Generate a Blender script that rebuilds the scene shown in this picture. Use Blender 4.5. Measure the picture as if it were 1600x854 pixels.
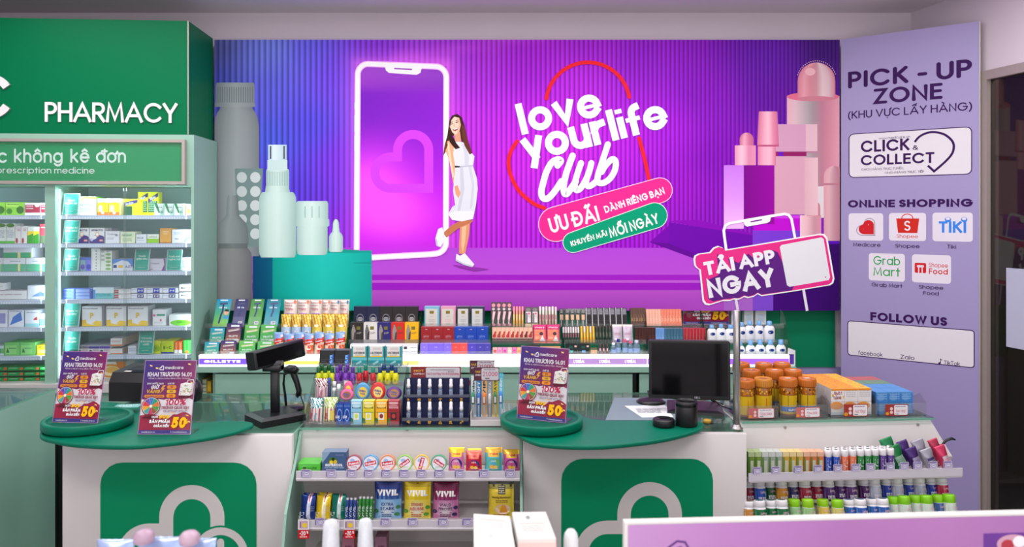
import bpy, math, random, unicodedata
from mathutils import Vector, Matrix
for _o in list(bpy.data.objects): bpy.data.objects.remove(_o)
S = bpy.context.scene
COL = S.collection
R = math.radians
sin, cos, PI = math.sin, math.cos, math.pi
random.seed(4)
# ---------------------------------------------------------------- camera, light, exposure
FPX, CX, CY, EYE = 1200.0, 800.0, 338.0, 1.70     # focal length (px of a 1600 wide frame), vanishing point, eye height
cd = bpy.data.cameras.new('camera'); cam = bpy.data.objects.new('camera', cd); COL.objects.link(cam)
cd.sensor_width = 36; cd.lens = 36 * FPX / 1600; cd.shift_y = -(427 - CY) / 1600
cd.clip_start = 0.05; cam.location = (0, 0, EYE); cam.rotation_euler = (R(90), 0, 0)
cd.dof.use_dof = True; cd.dof.focus_distance = 3.5; cd.dof.aperture_fstop = 4.5
S.camera = cam
S.view_settings.view_transform = 'Standard'
S.view_settings.look = 'None'
S.view_settings.gamma = 1
S.view_settings.exposure = 0.0
S.view_settings.use_curve_mapping = False
wd = bpy.data.worlds.new('world'); S.world = wd; wd.use_nodes = True
wd.node_tree.nodes['Background'].inputs[0].default_value = (1.0, .97, 1.0, 1)
wd.node_tree.nodes['Background'].inputs[1].default_value = 0.8
def area(name, loc, sx, sy, power, rot=(0, 0, 0), col=(1, 1, 1), spread=180):
    l = bpy.data.lights.new(name, 'AREA'); l.shape = 'RECTANGLE'; l.size = sx; l.size_y = sy
    l.energy = power; l.color = col; l.spread = R(spread)
    o = bpy.data.objects.new(name, l); COL.objects.link(o); o.location = loc; o.rotation_euler = rot
    return o
# recessed ceiling panels of the shop (above and in front of the picture)
for i, (x, y, p) in enumerate([(-2.0, 2.3, 20), (0, 2.3, 17), (2.0, 2.3, 15), (-2.2, 3.55, 12), (-.7, 3.55, 15), (.8, 3.55, 15), (2.0, 3.4, 9),
                               (-1.2, .7, 24), (1.2, .7, 18)]):
    area('ceiling_panel_light', (x, y, 2.93), 1.2, .3, p, col=(1, .985, .98))
area('front_fill_light', (0, -1.35, 1.55), 6.0, 2.3, 56, (R(90), 0, 0), (1, .99, 1))     # added fill behind the camera, brightens the counter fronts and banner
# ---------------------------------------------------------------- colours and materials
def C(c, g=1.0):
    if isinstance(c, str):
        c = c.lstrip('#')
        if len(c) == 3: c = ''.join(k * 2 for k in c)
        c = tuple(int(c[i:i + 2], 16) for i in (0, 2, 4))
    o = []
    for k in c[:3]:
        k = min(max(k / 255.0, 0), 1)
        o.append(min(.95, g * (k / 12.92 if k <= .04045 else ((k + .055) / 1.055) ** 2.4)))
    return (o[0], o[1], o[2], 1.0)
def mixc(a, b, t): return tuple(a[i] * (1 - t) + b[i] * t for i in range(3))
MATS = {}
def mat(name, col=None, rough=.5, metal=0.0, noise=.05, scale=30, bump=0.0, spec=.5, coat=0.0, emis=0.0):
    """procedural surface; col None reads the printed colour stored on the mesh"""
    m = bpy.data.materials.new(name); m.use_nodes = True; nt = m.node_tree; N = nt.nodes; L = nt.links
    b = N['Principled BSDF']; b.inputs['Roughness'].default_value = rough; b.inputs['Metallic'].default_value = metal
    b.inputs['Specular IOR Level'].default_value = spec; b.inputs['Coat Weight'].default_value = coat
    tc = N.new('ShaderNodeTexCoord'); nz = N.new('ShaderNodeTexNoise'); nz.inputs['Scale'].default_value = scale
    L.new(tc.outputs['Object'], nz.inputs['Vector'])
    mx = N.new('ShaderNodeMixRGB'); mx.blend_type = 'MULTIPLY'; mx.inputs[0].default_value = noise
    if col is None:
        at = N.new('ShaderNodeAttribute'); at.attribute_name = 'Col'; L.new(at.outputs['Color'], mx.inputs[1])
    else: mx.inputs[1].default_value = C(col)
    L.new(nz.outputs['Fac'], mx.inputs[2]); L.new(mx.outputs[0], b.inputs['Base Color'])
    if bump:
        bp = N.new('ShaderNodeBump'); bp.inputs['Strength'].default_value = bump; bp.inputs['Distance'].default_value = .002
        L.new(nz.outputs['Fac'], bp.inputs['Height']); L.new(bp.outputs[0], b.inputs['Normal'])
    if emis:
        L.new(mx.outputs[0], b.inputs['Emission Color']); b.inputs['Emission Strength'].default_value = emis
    MATS[name] = m; return m
mat('card', None, .45, spec=.35); mat('gloss', None, .22, coat=.3, bump=.15, scale=18); mat('plastic', None, .32)
mat('foil', None, .26, .35, bump=.5, scale=26); mat('print', None, .55, spec=.1, noise=.03)
mat('mural_print', None, .6, spec=.12, noise=.02)
mat('white_laminate', '#d2cccb', .42, noise=.04, scale=6); mat('mint', '#93bba9', .4, noise=.06, scale=5)
mat('mint_dark', '#85a89b', .4, noise=.06, scale=5); mat('green_gloss', '#006f45', .42, noise=.05, scale=4, spec=.1)
mat('green_top', '#006e54', .36, spec=.16, noise=.06, scale=6); mat('emblem_green', '#008a5c', .45, spec=.12, noise=.05, scale=4); mat('green_panel', '#007a54', .5, spec=.15, noise=.05, scale=5)
mat('wall_paint', '#dccfd9', .8, noise=.08, scale=3, bump=.1); mat('ceiling_paint', '#f0e4ec', .85, noise=.08, scale=3, bump=.1)
mat('floor_tile', '#9a9896', .35, noise=.15, scale=4); mat('lilac', '#9d90bf', .5, noise=.05, scale=4)
mat('black_plastic', '#131316', .38, noise=.2, scale=90, bump=.1); mat('black_gloss', '#0b0b0d', .12, noise=.1)
mat('rubber', '#1b1b1d', .7, noise=.2, scale=60); mat('steel', '#b8b4b2', .28, .9, noise=.1, scale=40); mat('alu', '#b4a8a2', .4, .3, noise=.1)
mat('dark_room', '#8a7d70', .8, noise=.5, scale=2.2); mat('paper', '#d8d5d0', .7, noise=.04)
mat('light_bar', '#ffffff', .5, emis=1.25); mat('light_sign', None, .5, emis=.75); mat('led', '#dff4ff', .5, emis=3.0)
mat('cyan_back', '#a9cfd3', .5, noise=.06, scale=5); mat('greyglass', '#7e8a94', .3, noise=.06); mat('wire', '#111111', .5)
def clear(name, tint, refl=1.0, body=0.0, bodycol='#ffffff', rough=.03):
    """clear acrylic or glass: lets light through, mirrors at grazing angles, with a faint milky body"""
    m = bpy.data.materials.new(name); m.use_nodes = True; nt = m.node_tree; N = nt.nodes; L = nt.links
    N.remove(N['Principled BSDF']); out = N['Material Output']
    t = N.new('ShaderNodeBsdfTransparent'); t.inputs[0].default_value = C(tint)
    g = N.new('ShaderNodeBsdfGlossy'); g.inputs['Roughness'].default_value = rough; g.inputs[0].default_value = (refl, refl, refl, 1)
    fr = N.new('ShaderNodeFresnel'); ge = N.new('ShaderNodeNewGeometry'); io = N.new('ShaderNodeMath'); io.operation = 'MULTIPLY_ADD'
    io.inputs[1].default_value = 1 / 1.45 - 1.45; io.inputs[2].default_value = 1.45; L.new(ge.outputs['Backfacing'], io.inputs[0]); L.new(io.outputs[0], fr.inputs[0])   # same mirror strength from inside and outside
    mx = N.new('ShaderNodeMixShader'); L.new(fr.outputs[0], mx.inputs[0]); L.new(t.outputs[0], mx.inputs[1]); L.new(g.outputs[0], mx.inputs[2])
    d = N.new('ShaderNodeBsdfDiffuse'); d.inputs[0].default_value = C(bodycol)
    nz = N.new('ShaderNodeTexNoise'); nz.inputs['Scale'].default_value = 12; mt = N.new('ShaderNodeMath'); mt.operation = 'MULTIPLY_ADD'
    mt.inputs[1].default_value = body * .3; mt.inputs[2].default_value = body * .85; L.new(nz.outputs['Fac'], mt.inputs[0])
    m2 = N.new('ShaderNodeMixShader'); L.new(mt.outputs[0], m2.inputs[0]); L.new(mx.outputs[0], m2.inputs[1]); L.new(d.outputs[0], m2.inputs[2])
    L.new(m2.outputs[0], out.inputs['Surface']); MATS[name] = m
clear('glass', '#f6fbf9', .8, .012); clear('glass_edge', '#a8e0cc', .6, .35, '#a8dccb'); clear('acrylic', '#fcfefe', .4, .008)
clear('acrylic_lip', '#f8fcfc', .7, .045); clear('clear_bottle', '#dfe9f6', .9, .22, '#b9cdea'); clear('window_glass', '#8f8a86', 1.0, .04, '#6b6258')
clear('milky', '#eef2f5', .6, .55, '#eef0f4', .2); clear('counter_glass', '#dfeee8', .5, .03, '#b9cfc6')
# ---------------------------------------------------------------- mesh builder
class MB:
    def __init__(s, *mats):
        s.v = []; s.f = []; s.c = []; s.m = []; s.s = []; s.mats = mats or ('card',)
    def face(s, pts, col=(200, 200, 200), m=0, sm=False):
        i = len(s.v); s.v.extend(tuple(p) for p in pts); s.f.append(tuple(range(i, i + len(pts)))); s.c.append(col); s.m.append(m); s.s.append(sm)
    def box(s, x0, x1, y0, y1, z0, z1, col=(200, 200, 200), m=0, top=None, side=None, sh=0):
        """sh shifts the top edge back along y (a leaning slab)"""
        p = [(x0, y0, z0), (x1, y0, z0), (x1, y1, z0), (x0, y1, z0), (x0, y0 + sh, z1), (x1, y0 + sh, z1), (x1, y1 + sh, z1), (x0, y1 + sh, z1)]
        i = len(s.v); s.v.extend(p)
        for k, q in enumerate([(0, 1, 5, 4), (1, 2, 6, 5), (2, 3, 7, 6), (3, 0, 4, 7), (4, 5, 6, 7), (3, 2, 1, 0)]):
            s.f.append(tuple(i + a for a in q)); s.m.append(m); s.s.append(False)
            s.c.append(top if (k == 4 and top) else side if (k in (1, 3) and side) else col)
    def rbox(s, x0, x1, y0, y1, z0, z1, r, col=(200, 200, 200), m=0, axis='z', n=4):
        """box whose edges along AXIS are rounded with radius r, and whose two end rims are chamfered"""
        ax = {'z': (0, 1, 2), 'y': (0, 2, 1), 'x': (1, 2, 0)}[axis]; lo = (x0, y0, z0); hi = (x1, y1, z1)
        a0, b0, c0 = (lo[k] for k in ax); a1, b1, c1 = (hi[k] for k in ax); ch = min(r * .4, (c1 - c0) * .3)
        def ring(c, ins):
            rr = max(r - ins, 1e-5); P = []
            for (cx, cy, st) in ((a1 - r, b1 - r, 0), (a0 + r, b1 - r, 90), (a0 + r, b0 + r, 180), (a1 - r, b0 + r, 270)):
                for k in range(n + 1):
                    t = R(st + 90 * k / n); q = [0, 0, 0]; q[ax[0]] = cx + rr * cos(t); q[ax[1]] = cy + rr * sin(t); q[ax[2]] = c; P.append(tuple(q))
            return P
        rings = [ring(c0, ch), ring(c0 + ch, 0), ring(c1 - ch, 0), ring(c1, ch)]
        s.loft(rings, col, m, True, True)
    def loft(s, rings, col, m=0, sm=True, caps=True):
        i = len(s.v); n = len(rings[0])
        for r_ in rings: s.v.extend(r_)
        for a in range(len(rings) - 1):
            cc = col[a] if isinstance(col, list) else col
            for k in range(n):
                s.f.append((i + a * n + k, i + a * n + (k + 1) % n, i + (a + 1) * n + (k + 1) % n, i + (a + 1) * n + k)); s.c.append(cc); s.m.append(m); s.s.append(sm)
        if caps:
            for a, rv in ((0, True), (len(rings) - 1, False)):
                cc = col[min(a, len(col) - 1)] if isinstance(col, list) else col
                q = [i + a * n + k for k in range(n)]; s.f.append(tuple(q[::-1] if rv else q)); s.c.append(cc); s.m.append(m); s.s.append(False)
    def lathe(s, prof, col, m=0, n=24, o=(0, 0, 0), sx=1.0, sy=1.0, axis='z', caps=True):
        """prof: (radius, height) pairs; col: one colour or one per segment"""
        def pt(r, h, t):
            a, b = r * cos(t) * sx, r * sin(t) * sy
            return (o[0] + a, o[1] + b, o[2] + h) if axis == 'z' else (o[0] + a, o[1] + h, o[2] + b) if axis == 'y' else (o[0] + h, o[1] + a, o[2] + b)
        s.loft([[pt(max(r, 1e-5), h, 2 * PI * k / n) for k in range(n)] for r, h in prof], col, m, True, caps)
    def tube(s, pts, r, col=(20, 20, 20), m=0, n=8):
        pts = [Vector(p) for p in pts]; rings = []
        rr = r if isinstance(r, (list, tuple)) else [r] * len(pts)
        for k, p in enumerate(pts):
            d = (pts[min(k + 1, len(pts) - 1)] - pts[max(k - 1, 0)]).normalized()
            u = d.cross(Vector((0, 0, 1)) if abs(d.z) < .9 else Vector((0, 1, 0))).normalized(); w = d.cross(u)
            rings.append([tuple(p + rr[k] * (cos(2 * PI * j / n) * u + sin(2 * PI * j / n) * w)) for j in range(n)])
        s.loft(rings, col, m)
    def prism(s, pts, z0, z1, col=(200, 200, 200), m=0, top=None, mp=None):
        """closed outline (x, y) raised from z0 to z1; mp remaps points"""
        mp = mp or (lambda x, y, z: (x, y, z)); n = len(pts)
        s.face([mp(x, y, z1) for x, y in pts], top or col, m); s.face([mp(x, y, z0) for x, y in pts][::-1], col, m)
        for k in range(n):
            a, b = pts[k], pts[(k + 1) % n]
            s.face([mp(*a, z0), mp(*b, z0), mp(*b, z1), mp(*a, z1)], col, m)
    def mesh(s, name):
        me = bpy.data.meshes.new(name); me.from_pydata(s.v, [], s.f)
        at = me.color_attributes.new('Col', 'FLOAT_COLOR', 'CORNER'); buf = []; cache = {}
        for f, c in zip(s.f, s.c):
            if isinstance(c, list):
                for k in c: buf.extend(C(k))
            else:
                q = cache.get(c)
                if q is None: q = cache[c] = C(c)
                buf.extend(q * len(f))
        at.data.foreach_set('color', buf)
        for k in s.mats: me.materials.append(MATS[k])
        me.polygons.foreach_set('material_index', s.m); me.polygons.foreach_set('use_smooth', s.s)
        me.update(); return me
    def add(s, name, parent=None, loc=None, rot=None):
        return obj(name, s.mesh(name), parent, loc, rot)
def obj(name, me, parent=None, loc=None, rot=None):
    o = bpy.data.objects.new(name, me); COL.objects.link(o)
    if parent: o.parent = parent
    if loc: o.location = loc
    if rot: o.rotation_euler = rot
    return o
def tag(o, label=None, cat=None, group=None, kind=None):
    for k, v in (('label', label), ('category', cat), ('group', group), ('kind', kind)):
        if v: o[k] = v
    return o
def empty(name, loc=(0, 0, 0), rz=0, label=None, cat=None, group=None, kind=None):
    o = obj(name, None, None, loc, (0, 0, rz)); o.empty_display_size = .05; return tag(o, label, cat, group, kind)
ORD = 'first second third fourth fifth sixth seventh eighth ninth tenth eleventh twelfth thirteenth fourteenth fifteenth sixteenth seventeenth eighteenth nineteenth twentieth'.split()
NUM = 'zero one two three four five six seven eight nine ten eleven twelve thirteen fourteen fifteen sixteen seventeen eighteen nineteen twenty'.split()
def nth(i, n): return 'leftmost' if i == 0 else 'rightmost' if i == n - 1 else ORD[i] + ' from left'
# ---------------------------------------------------------------- stroke lettering
def dome(cx_y, hw, ht, n=8): return [(cx_y - ht * cos(PI / 2 * k / n), hw * sin(PI / 2 * k / n)) for k in range(n + 1)]
def flow(pts, n=6):
    """smooth open curve through points"""
    P = [pts[0]] + list(pts) + [pts[-1]]; o = []
    for i in range(1, len(P) - 2):
        for j in range(n):
            t = j / n; o.append(tuple(.5 * (2 * P[i][c] + (P[i + 1][c] - P[i - 1][c]) * t + (2 * P[i - 1][c] - 5 * P[i][c] + 4 * P[i + 1][c] - P[i + 2][c]) * t * t + (3 * P[i][c] - P[i - 1][c] - 3 * P[i + 1][c] + P[i + 2][c]) * t ** 3) for c in (0, 1)))
    return o + [pts[-1]]
def arc(cx, cy, rx, ry, a0, a1, n=None):
    n = n or max(4, int(abs(a1 - a0) / 18))
    return [(cx + rx * cos(R(a0 + (a1 - a0) * k / n)), cy + ry * sin(R(a0 + (a1 - a0) * k / n))) for k in range(n + 1)]
O7 = arc(.35, .35, .35, .35, 0, 360, 24)
GL = {
 'A': (.9, [[(0, 0), (.45, 1), (.9, 0)], [(.17, .32), (.73, .32)]]),
 'B': (.58, [[(0, 0), (0, 1), (.3, 1)] + arc(.3, .76, .24, .24, 90, -90) + [(0, .52)], [(.3, .52)] + arc(.32, .26, .26, .26, 90, -90) + [(0, 0)]]),
 'C': (.92, [arc(.5, .5, .5, .5, 42, 318)]), 'D': (.8, [[(0, 0), (0, 1), (.3, 1)] + arc(.3, .5, .5, .5, 90, -90) + [(0, 0)]]),
 'E': (.5, [[(.5, 1), (0, 1), (0, 0), (.5, 0)], [(0, .52), (.46, .52)]]), 'F': (.48, [[(.48, 1), (0, 1), (0, 0)], [(0, .52), (.44, .52)]]),
 'G': (1.0, [arc(.5, .5, .5, .5, 42, 360) + [(.56, .5)]]), 'H': (.68, [[(0, 0), (0, 1)], [(.68, 0), (.68, 1)], [(0, .52), (.68, .52)]]),
 'I': (0, [[(0, 0), (0, 1)]]), 'J': (.42, [[(.42, 1), (.42, .22)] + arc(.21, .22, .21, .22, 0, -180)]),
 'K': (.62, [[(0, 0), (0, 1)], [(.58, 1), (0, .42)], [(.17, .58), (.62, 0)]]), 'L': (.44, [[(0, 1), (0, 0), (.44, 0)]]),
 'M': (.9, [[(0, 0), (.1, 1), (.45, .1), (.8, 1), (.9, 0)]]), 'N': (.7, [[(0, 0), (0, 1), (.7, 0), (.7, 1)]]),
 'O': (1.0, [arc(.5, .5, .5, .5, 0, 360, 28)]), 'P': (.55, [[(0, 0), (0, 1), (.28, 1)] + arc(.28, .73, .27, .27, 90, -90) + [(0, .46)]]),
 'Q': (1.0, [arc(.5, .5, .5, .5, 0, 360, 28), [(.62, .3), (1, -.05)]]),
 'R': (.58, [[(0, 0), (0, 1), (.3, 1)] + arc(.3, .73, .27, .27, 90, -90) + [(0, .46)], [(.26, .46), (.58, 0)]]),
 'S': (.5, [arc(.25, .755, .23, .245, 35, 270) + arc(.25, .26, .25, .25, 90, -145)]), 'T': (.58, [[(0, 1), (.58, 1)], [(.29, 1), (.29, 0)]]),
 'U': (.66, [[(0, 1), (0, .33)] + arc(.33, .33, .33, .33, 180, 360) + [(.66, 1)]]), 'V': (.78, [[(0, 1), (.39, 0), (.78, 1)]]),
 'W': (1.1, [[(0, 1), (.28, 0), (.55, .95), (.82, 0), (1.1, 1)]]), 'X': (.7, [[(0, 0), (.7, 1)], [(0, 1), (.7, 0)]]),
 'Y': (.7, [[(0, 1), (.35, .45), (.7, 1)], [(.35, .45), (.35, 0)]]), 'Z': (.62, [[(0, 1), (.62, 1), (0, 0), (.62, 0)]]),
 'a': (.7, [O7, [(.7, .7), (.7, 0)]]), 'b': (.7, [O7, [(0, 1), (0, 0)]]), 'c': (.62, [arc(.35, .35, .35, .35, 45, 315)]), 'd': (.7, [O7, [(.7, 1), (.7, 0)]]),
 'e': (.7, [[(0, .35), (.7, .35)] + arc(.35, .35, .35, .35, 0, 318)]), 'f': (.34, [[(.12, 0), (.12, .78)] + arc(.32, .78, .2, .22, 180, 85), [(-.04, .66), (.32, .66)]]),
 'g': (.7, [O7, [(.7, .7), (.7, 0)] + arc(.36, 0, .34, .3, 0, -150)]), 'h': (.56, [[(0, 1), (0, 0)], [(0, .4)] + arc(.28, .42, .28, .28, 180, 0) + [(.56, 0)]]),
 'i': (0, [[(0, .68), (0, 0)], [(0, .95), (0, .99)]]), 'j': (.1, [[(.1, .7), (.1, -.28)], [(.1, .95), (.1, .99)]]), 'k': (.54, [[(0, 1), (0, 0)], [(.5, .7), (0, .26)], [(.16, .4), (.54, 0)]]),
 'l': (0, [[(0, 1), (0, 0)]]), 'm': (.96, [[(0, .7), (0, 0)], [(0, .42)] + arc(.24, .44, .24, .26, 180, 0) + [(.48, 0)], [(.48, .42)] + arc(.72, .44, .24, .26, 180, 0) + [(.96, 0)]]),
 'n': (.56, [[(0, .7), (0, 0)], [(0, .4)] + arc(.28, .42, .28, .28, 180, 0) + [(.56, 0)]]), 'o': (.7, [O7]), 'p': (.7, [O7, [(0, .7), (0, -.3)]]), 'q': (.7, [O7, [(.7, .7), (.7, -.3)]]),
 'r': (.34, [[(0, .7), (0, 0)], [(0, .42)] + arc(.24, .44, .24, .26, 180, 75)]), 's': (.4, [arc(.2, .53, .18, .17, 35, 270) + arc(.2, .18, .2, .18, 90, -145)]),
 't': (.34, [[(.15, .95), (.15, 0)], [(-.03, .66), (.34, .66)]]), 'u': (.56, [[(0, .7), (0, .28)] + arc(.28, .28, .28, .28, 180, 360), [(.56, .7), (.56, 0)]]),
 'v': (.58, [[(0, .7), (.29, 0), (.58, .7)]]), 'w': (.86, [[(0, .7), (.21, 0), (.43, .66), (.65, 0), (.86, .7)]]), 'x': (.52, [[(0, 0), (.52, .7)], [(0, .7), (.52, 0)]]),
 'y': (.58, [[(0, .7), (.3, .02)], [(.58, .7), (.18, -.3)]]), 'z': (.5, [[(0, .7), (.5, .7), (0, 0), (.5, 0)]]),
 '0': (.6, [arc(.3, .5, .3, .5, 0, 360, 24)]), '1': (.22, [[(0, .8), (.22, 1), (.22, 0)]]), '2': (.55, [arc(.28, .72, .27, .28, 165, -30) + [(0, 0), (.56, 0)]]),
 '3': (.52, [arc(.25, .75, .24, .25, 150, -90) + arc(.25, .26, .27, .26, 90, -150)]), '4': (.62, [[(.45, 0), (.45, 1), (0, .28), (.62, .28)]]),
 '5': (.54, [[(.5, 1), (.1, 1), (.04, .52)] + arc(.25, .32, .29, .32, 110, -140)]), '6': (.58, [arc(.29, .3, .29, .3, 0, 360, 20), [(.04, .42), (.42, 1)]]),
 '7': (.54, [[(0, 1), (.54, 1), (.16, 0)]]), '8': (.54, [arc(.27, .76, .23, .24, 0, 360, 18), arc(.27, .26, .27, .26, 0, 360, 18)]), '9': (.58, [arc(.29, .7, .29, .3, 0, 360, 20), [(.54, .58), (.16, 0)]]),
 '.': (0, [[(0, 0), (0, .03)]]), ',': (0, [[(.02, .05), (-.05, -.14)]]), '-': (.3, [[(0, .42), (.3, .42)]]), ':': (0, [[(0, .1), (0, .13)], [(0, .55), (0, .58)]]), "'": (0, [[(0, 1), (0, .75)]]),
 '%': (.8, [arc(.16, .8, .16, .2, 0, 360, 14), arc(.64, .2, .16, .2, 0, 360, 14), [(.12, 0), (.68, 1)]]), '/': (.4, [[(0, 0), (.4, 1)]]), '!': (0, [[(0, 1), (0, .34)], [(0, 0), (0, .03)]]),
 '(': (.2, [arc(.5, .4, .5, .75, 125, 235)]), ')': (.2, [arc(-.3, .4, .5, .75, 55, -55)]), '+': (.5, [[(0, .4), (.5, .4)], [(.25, .15), (.25, .65)]]), ' ': (.22, []),
 '&': (.6, [[(.62, 0), (.16, .62)] + arc(.3, .8, .17, .2, 210, -40) + arc(.26, .24, .26, .25, 100, 320) + [(.64, .42)]]),
}
GL['Đ'] = (GL['D'][0], GL['D'][1] + [[(-.14, .52), (.32, .52)]]); GL['đ'] = (.7, GL['d'][1] + [[(.45, .87), (.9, .87)]])
HV = {'r': lambda a: [[(0, .7), (0, 0)], arc(.34, .38, .34, .32, 165, 88)], 'i': lambda a: [[(0, .6), (0, 0)], ([(-a, .98), (a, .98)], .62)], 'f': lambda a: [[(.14, 0), (.14, .74)] + arc(.36, .74, .22, .26, 180, 90), ([(-.06, .53), (.36, .53)], .62)],
      'e': lambda a: [([(.06, .34), (.66, .34)], .5), arc(.35, .35, .35, .35, 4, 322)]}   # heavier cuts of three letters
ACC = {'\u0300': [[(-.14, .26), (.06, .1)]], '\u0301': [[(.14, .26), (-.06, .1)]], '\u0303': [[(-.2, .12), (-.1, .22), (.08, .12), (.2, .22)]],
       '\u0309': [arc(0, .24, .09, .08, 160, -60) + [(0, .1)]], '\u0323': [[(0, -1), (0, -.98)]], '\u0302': [[(-.2, .1), (0, .25), (.2, .1)]], '\u0306': [arc(0, .28, .18, .16, 200, 340)]}
class Art:
    """flat printing: 2-D shapes laid on a surface through map(x, y, lift)"""
    def __init__(s, mb, mp, m=0, up=1, step=.00015, lift=.0004):
        s.mb, s.mp, s.m, s.up, s.step, s.l = mb, mp, m, up, min(step, .000015), lift
    def poly(s, pts, col):
        s.l += s.step; s.mb.face([s.mp(x, y, s.l) for x, y in pts], col, s.m)
    def rect(s, x0, y0, x1, y1, col): s.poly([(x0, y0), (x1, y0), (x1, y1), (x0, y1)], col)
    def gradx(s, x0, x1, y0, y1, cols):
        s.l += s.step; n = len(cols) - 1
        for k in range(n):
            a, b = x0 + (x1 - x0) * k / n, x0 + (x1 - x0) * (k + 1) / n
            s.mb.face([s.mp(a, y0, s.l), s.mp(b, y0, s.l), s.mp(b, y1, s.l), s.mp(a, y1, s.l)], [cols[k], cols[k + 1], cols[k + 1], cols[k]], s.m)
    def grady(s, x0, x1, y0, y1, cols):
        s.l += s.step; n = len(cols) - 1
        for k in range(n):
            a, b = y0 + (y1 - y0) * k / n, y0 + (y1 - y0) * (k + 1) / n
            s.mb.face([s.mp(x0, a, s.l), s.mp(x1, a, s.l), s.mp(x1, b, s.l), s.mp(x0, b, s.l)], [cols[k], cols[k], cols[k + 1], cols[k + 1]], s.m)
    def turned(s, cx, prof, cols, lo=-1e9, hi=1e9):
        """printed picture of a turned body: (y, half width) outline filled with a left-to-right gradient"""
        s.l += s.step; n = len(cols) - 1
        for (y0, h0), (y1, h1) in zip(prof, prof[1:]):
            for k in range(n):
                t0, t1 = k / n * 2 - 1, (k + 1) / n * 2 - 1; q = [(cx + h0 * t0, y0), (cx + h0 * t1, y0), (cx + h1 * t1, y1), (cx + h1 * t0, y1)]
                s.mb.face([s.mp(min(max(x, lo), hi), y, s.l) for x, y in q], [cols[k], cols[k + 1], cols[k + 1], cols[k]], s.m)
    def ell(s, cx, cy, rx, ry, col, n=22): s.poly(arc(cx, cy, rx, ry, 0, 360 - 360 / n, n - 1), col)
    def rrect(s, x0, y0, x1, y1, r, col):
        if y1 < y0: y0, y1 = y1, y0
        s.poly(arc(x1 - r, y1 - r, r, r, 0, 90, 5) + arc(x0 + r, y1 - r, r, r, 90, 180, 5) + arc(x0 + r, y0 + r, r, r, 180, 270, 5) + arc(x1 - r, y0 + r, r, r, 270, 360, 5), col)
    def stroke(s, pts, w, col, cap=0, closed=False, xf=None):
        """cap 0 butt, 1 round, 2 square"""
        P = [Vector((p[0], p[1])) for p in pts]
        Q = [P[0]]
        for p in P[1:]:
            if (p - Q[-1]).length > 1e-6: Q.append(p)
        P = Q
        if len(P) < 2: return
        if (P[0] - P[-1]).length < 1e-5: closed = True; P = P[:-1]
        n = len(P); h = w / 2; A = []; B = []
        if cap == 2 and not closed:
            P[0] = P[0] + (P[0] - P[1]).normalized() * h; P[-1] = P[-1] + (P[-1] - P[-2]).normalized() * h
        for k in range(n):
            d0 = (P[k] - P[k - 1]).normalized() if (k or closed) else None
            d1 = (P[(k + 1) % n] - P[k]).normalized() if (k < n - 1 or closed) else None
            d0 = d0 or d1; d1 = d1 or d0
            t = d0 + d1
            t = t.normalized() if t.length > 1e-4 else d0
            nn = Vector((-t.y, t.x)); f = min(1.9, 1 / max(.3, nn.dot(Vector((-d0.y, d0.x)))))
            A.append(P[k] + nn * h * f); B.append(P[k] - nn * h * f)
        s.l += s.step
        T = xf or (lambda p: (p[0], p[1]))
        s.q = 0; sg = s.step * .6 / (n + 1)
        def put(q): s.q += 1; s.mb.face([s.mp(*T(p), s.l + s.q * sg) for p in q], col, s.m)
        for k in range(n if closed else n - 1):
            j = (k + 1) % n; put([A[k], A[j], B[j], B[k]])
        if cap == 1 and not closed:
            for p, d in ((P[0], P[0] - P[1]), (P[-1], P[-1] - P[-2])):
                a = math.degrees(math.atan2(d.y, d.x)); put([Vector(q) for q in arc(p.x, p.y, h, h, a - 90, a + 90, 8)])
    def text(s, txt, x, y, H, col, wt=.16, fit=None, rot=0, align=0, gap=.1, sh=0, cap=2, sx=1.0, keep=False):
        """H is the outer cap height; (x, y) the start of the baseline; align 0 left, .5 centre"""
        w = H * wt; h = H - w; pen = 0; items = []
        for ch in txt:
            dec = unicodedata.normalize('NFD', ch) if ch not in 'Đđ' else ch
            b = dec[0]
            if b not in GL: b = b.upper() if b.upper() in GL else '-'
            gw, st = GL[b]; st = list(st); top = 1.0 if (b.isupper() or b in 'bdfhkl') else .7
            for a in dec[1:]:
                if a == '\u031b': st = st + [[(gw - .02, top - .04), (gw + .1, top - .02), (gw + .16, top + .14)]]
                elif a in ACC:
                    up = .16 * (dec[1:].index(a) if '\u031b' not in dec else 0)
                    for q in ACC[a]: st = st + [[(gw / 2 + px + up * .8, (top + py + wt * .5 + up * .6) if a != '\u0323' else (py + .78 - wt * .6)) for px, py in q]]
            if wt > .2 and b in HV: st = HV[b](.19 * wt / (1 - wt))
            items.append((pen, st)); pen += gw * h + (w if b != ' ' else 0) + gap * H
        tot = max(pen - gap * H, 1e-6)
        if fit and keep and len(items) > 1:      # heavy letters keep their shape; the spaces between them take up the difference
            dg = max((fit - tot) / (len(items) - 1), -gap * H - .01 * H); items = [(p + dg * i, q) for i, (p, q) in enumerate(items)]; tot += dg * (len(items) - 1)
        k = fit / tot if fit else sx; ox = -align * tot * k
        cr, sr = cos(R(rot)), sin(R(rot))
        def T(p):
            px, py = p[0] * k + ox + sh * p[1], p[1]
            return (x + px * cr - py * sr, y + s.up * (px * sr + py * cr))
        for pn, st in items:
            for q in st:
                f = 1
                if isinstance(q, tuple): q, f = q
                s.stroke([(pn + w / 2 + a * h, w / 2 + b_ * h) for a, b_ in q], w * f, col, cap, xf=T)
        return tot * k
    def lines(s, x0, x1, y, n, dy, th, col):
        """rows of tiny print too small to read"""
        for k in range(n):
            x = x0; yy = y - k * dy
            while x < x1 - .1 * (x1 - x0):
                L = random.uniform(.12, .3) * (x1 - x0); s.rect(x, yy, min(x + L, x1), yy + th, col); x += L + .04 * (x1 - x0)
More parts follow.
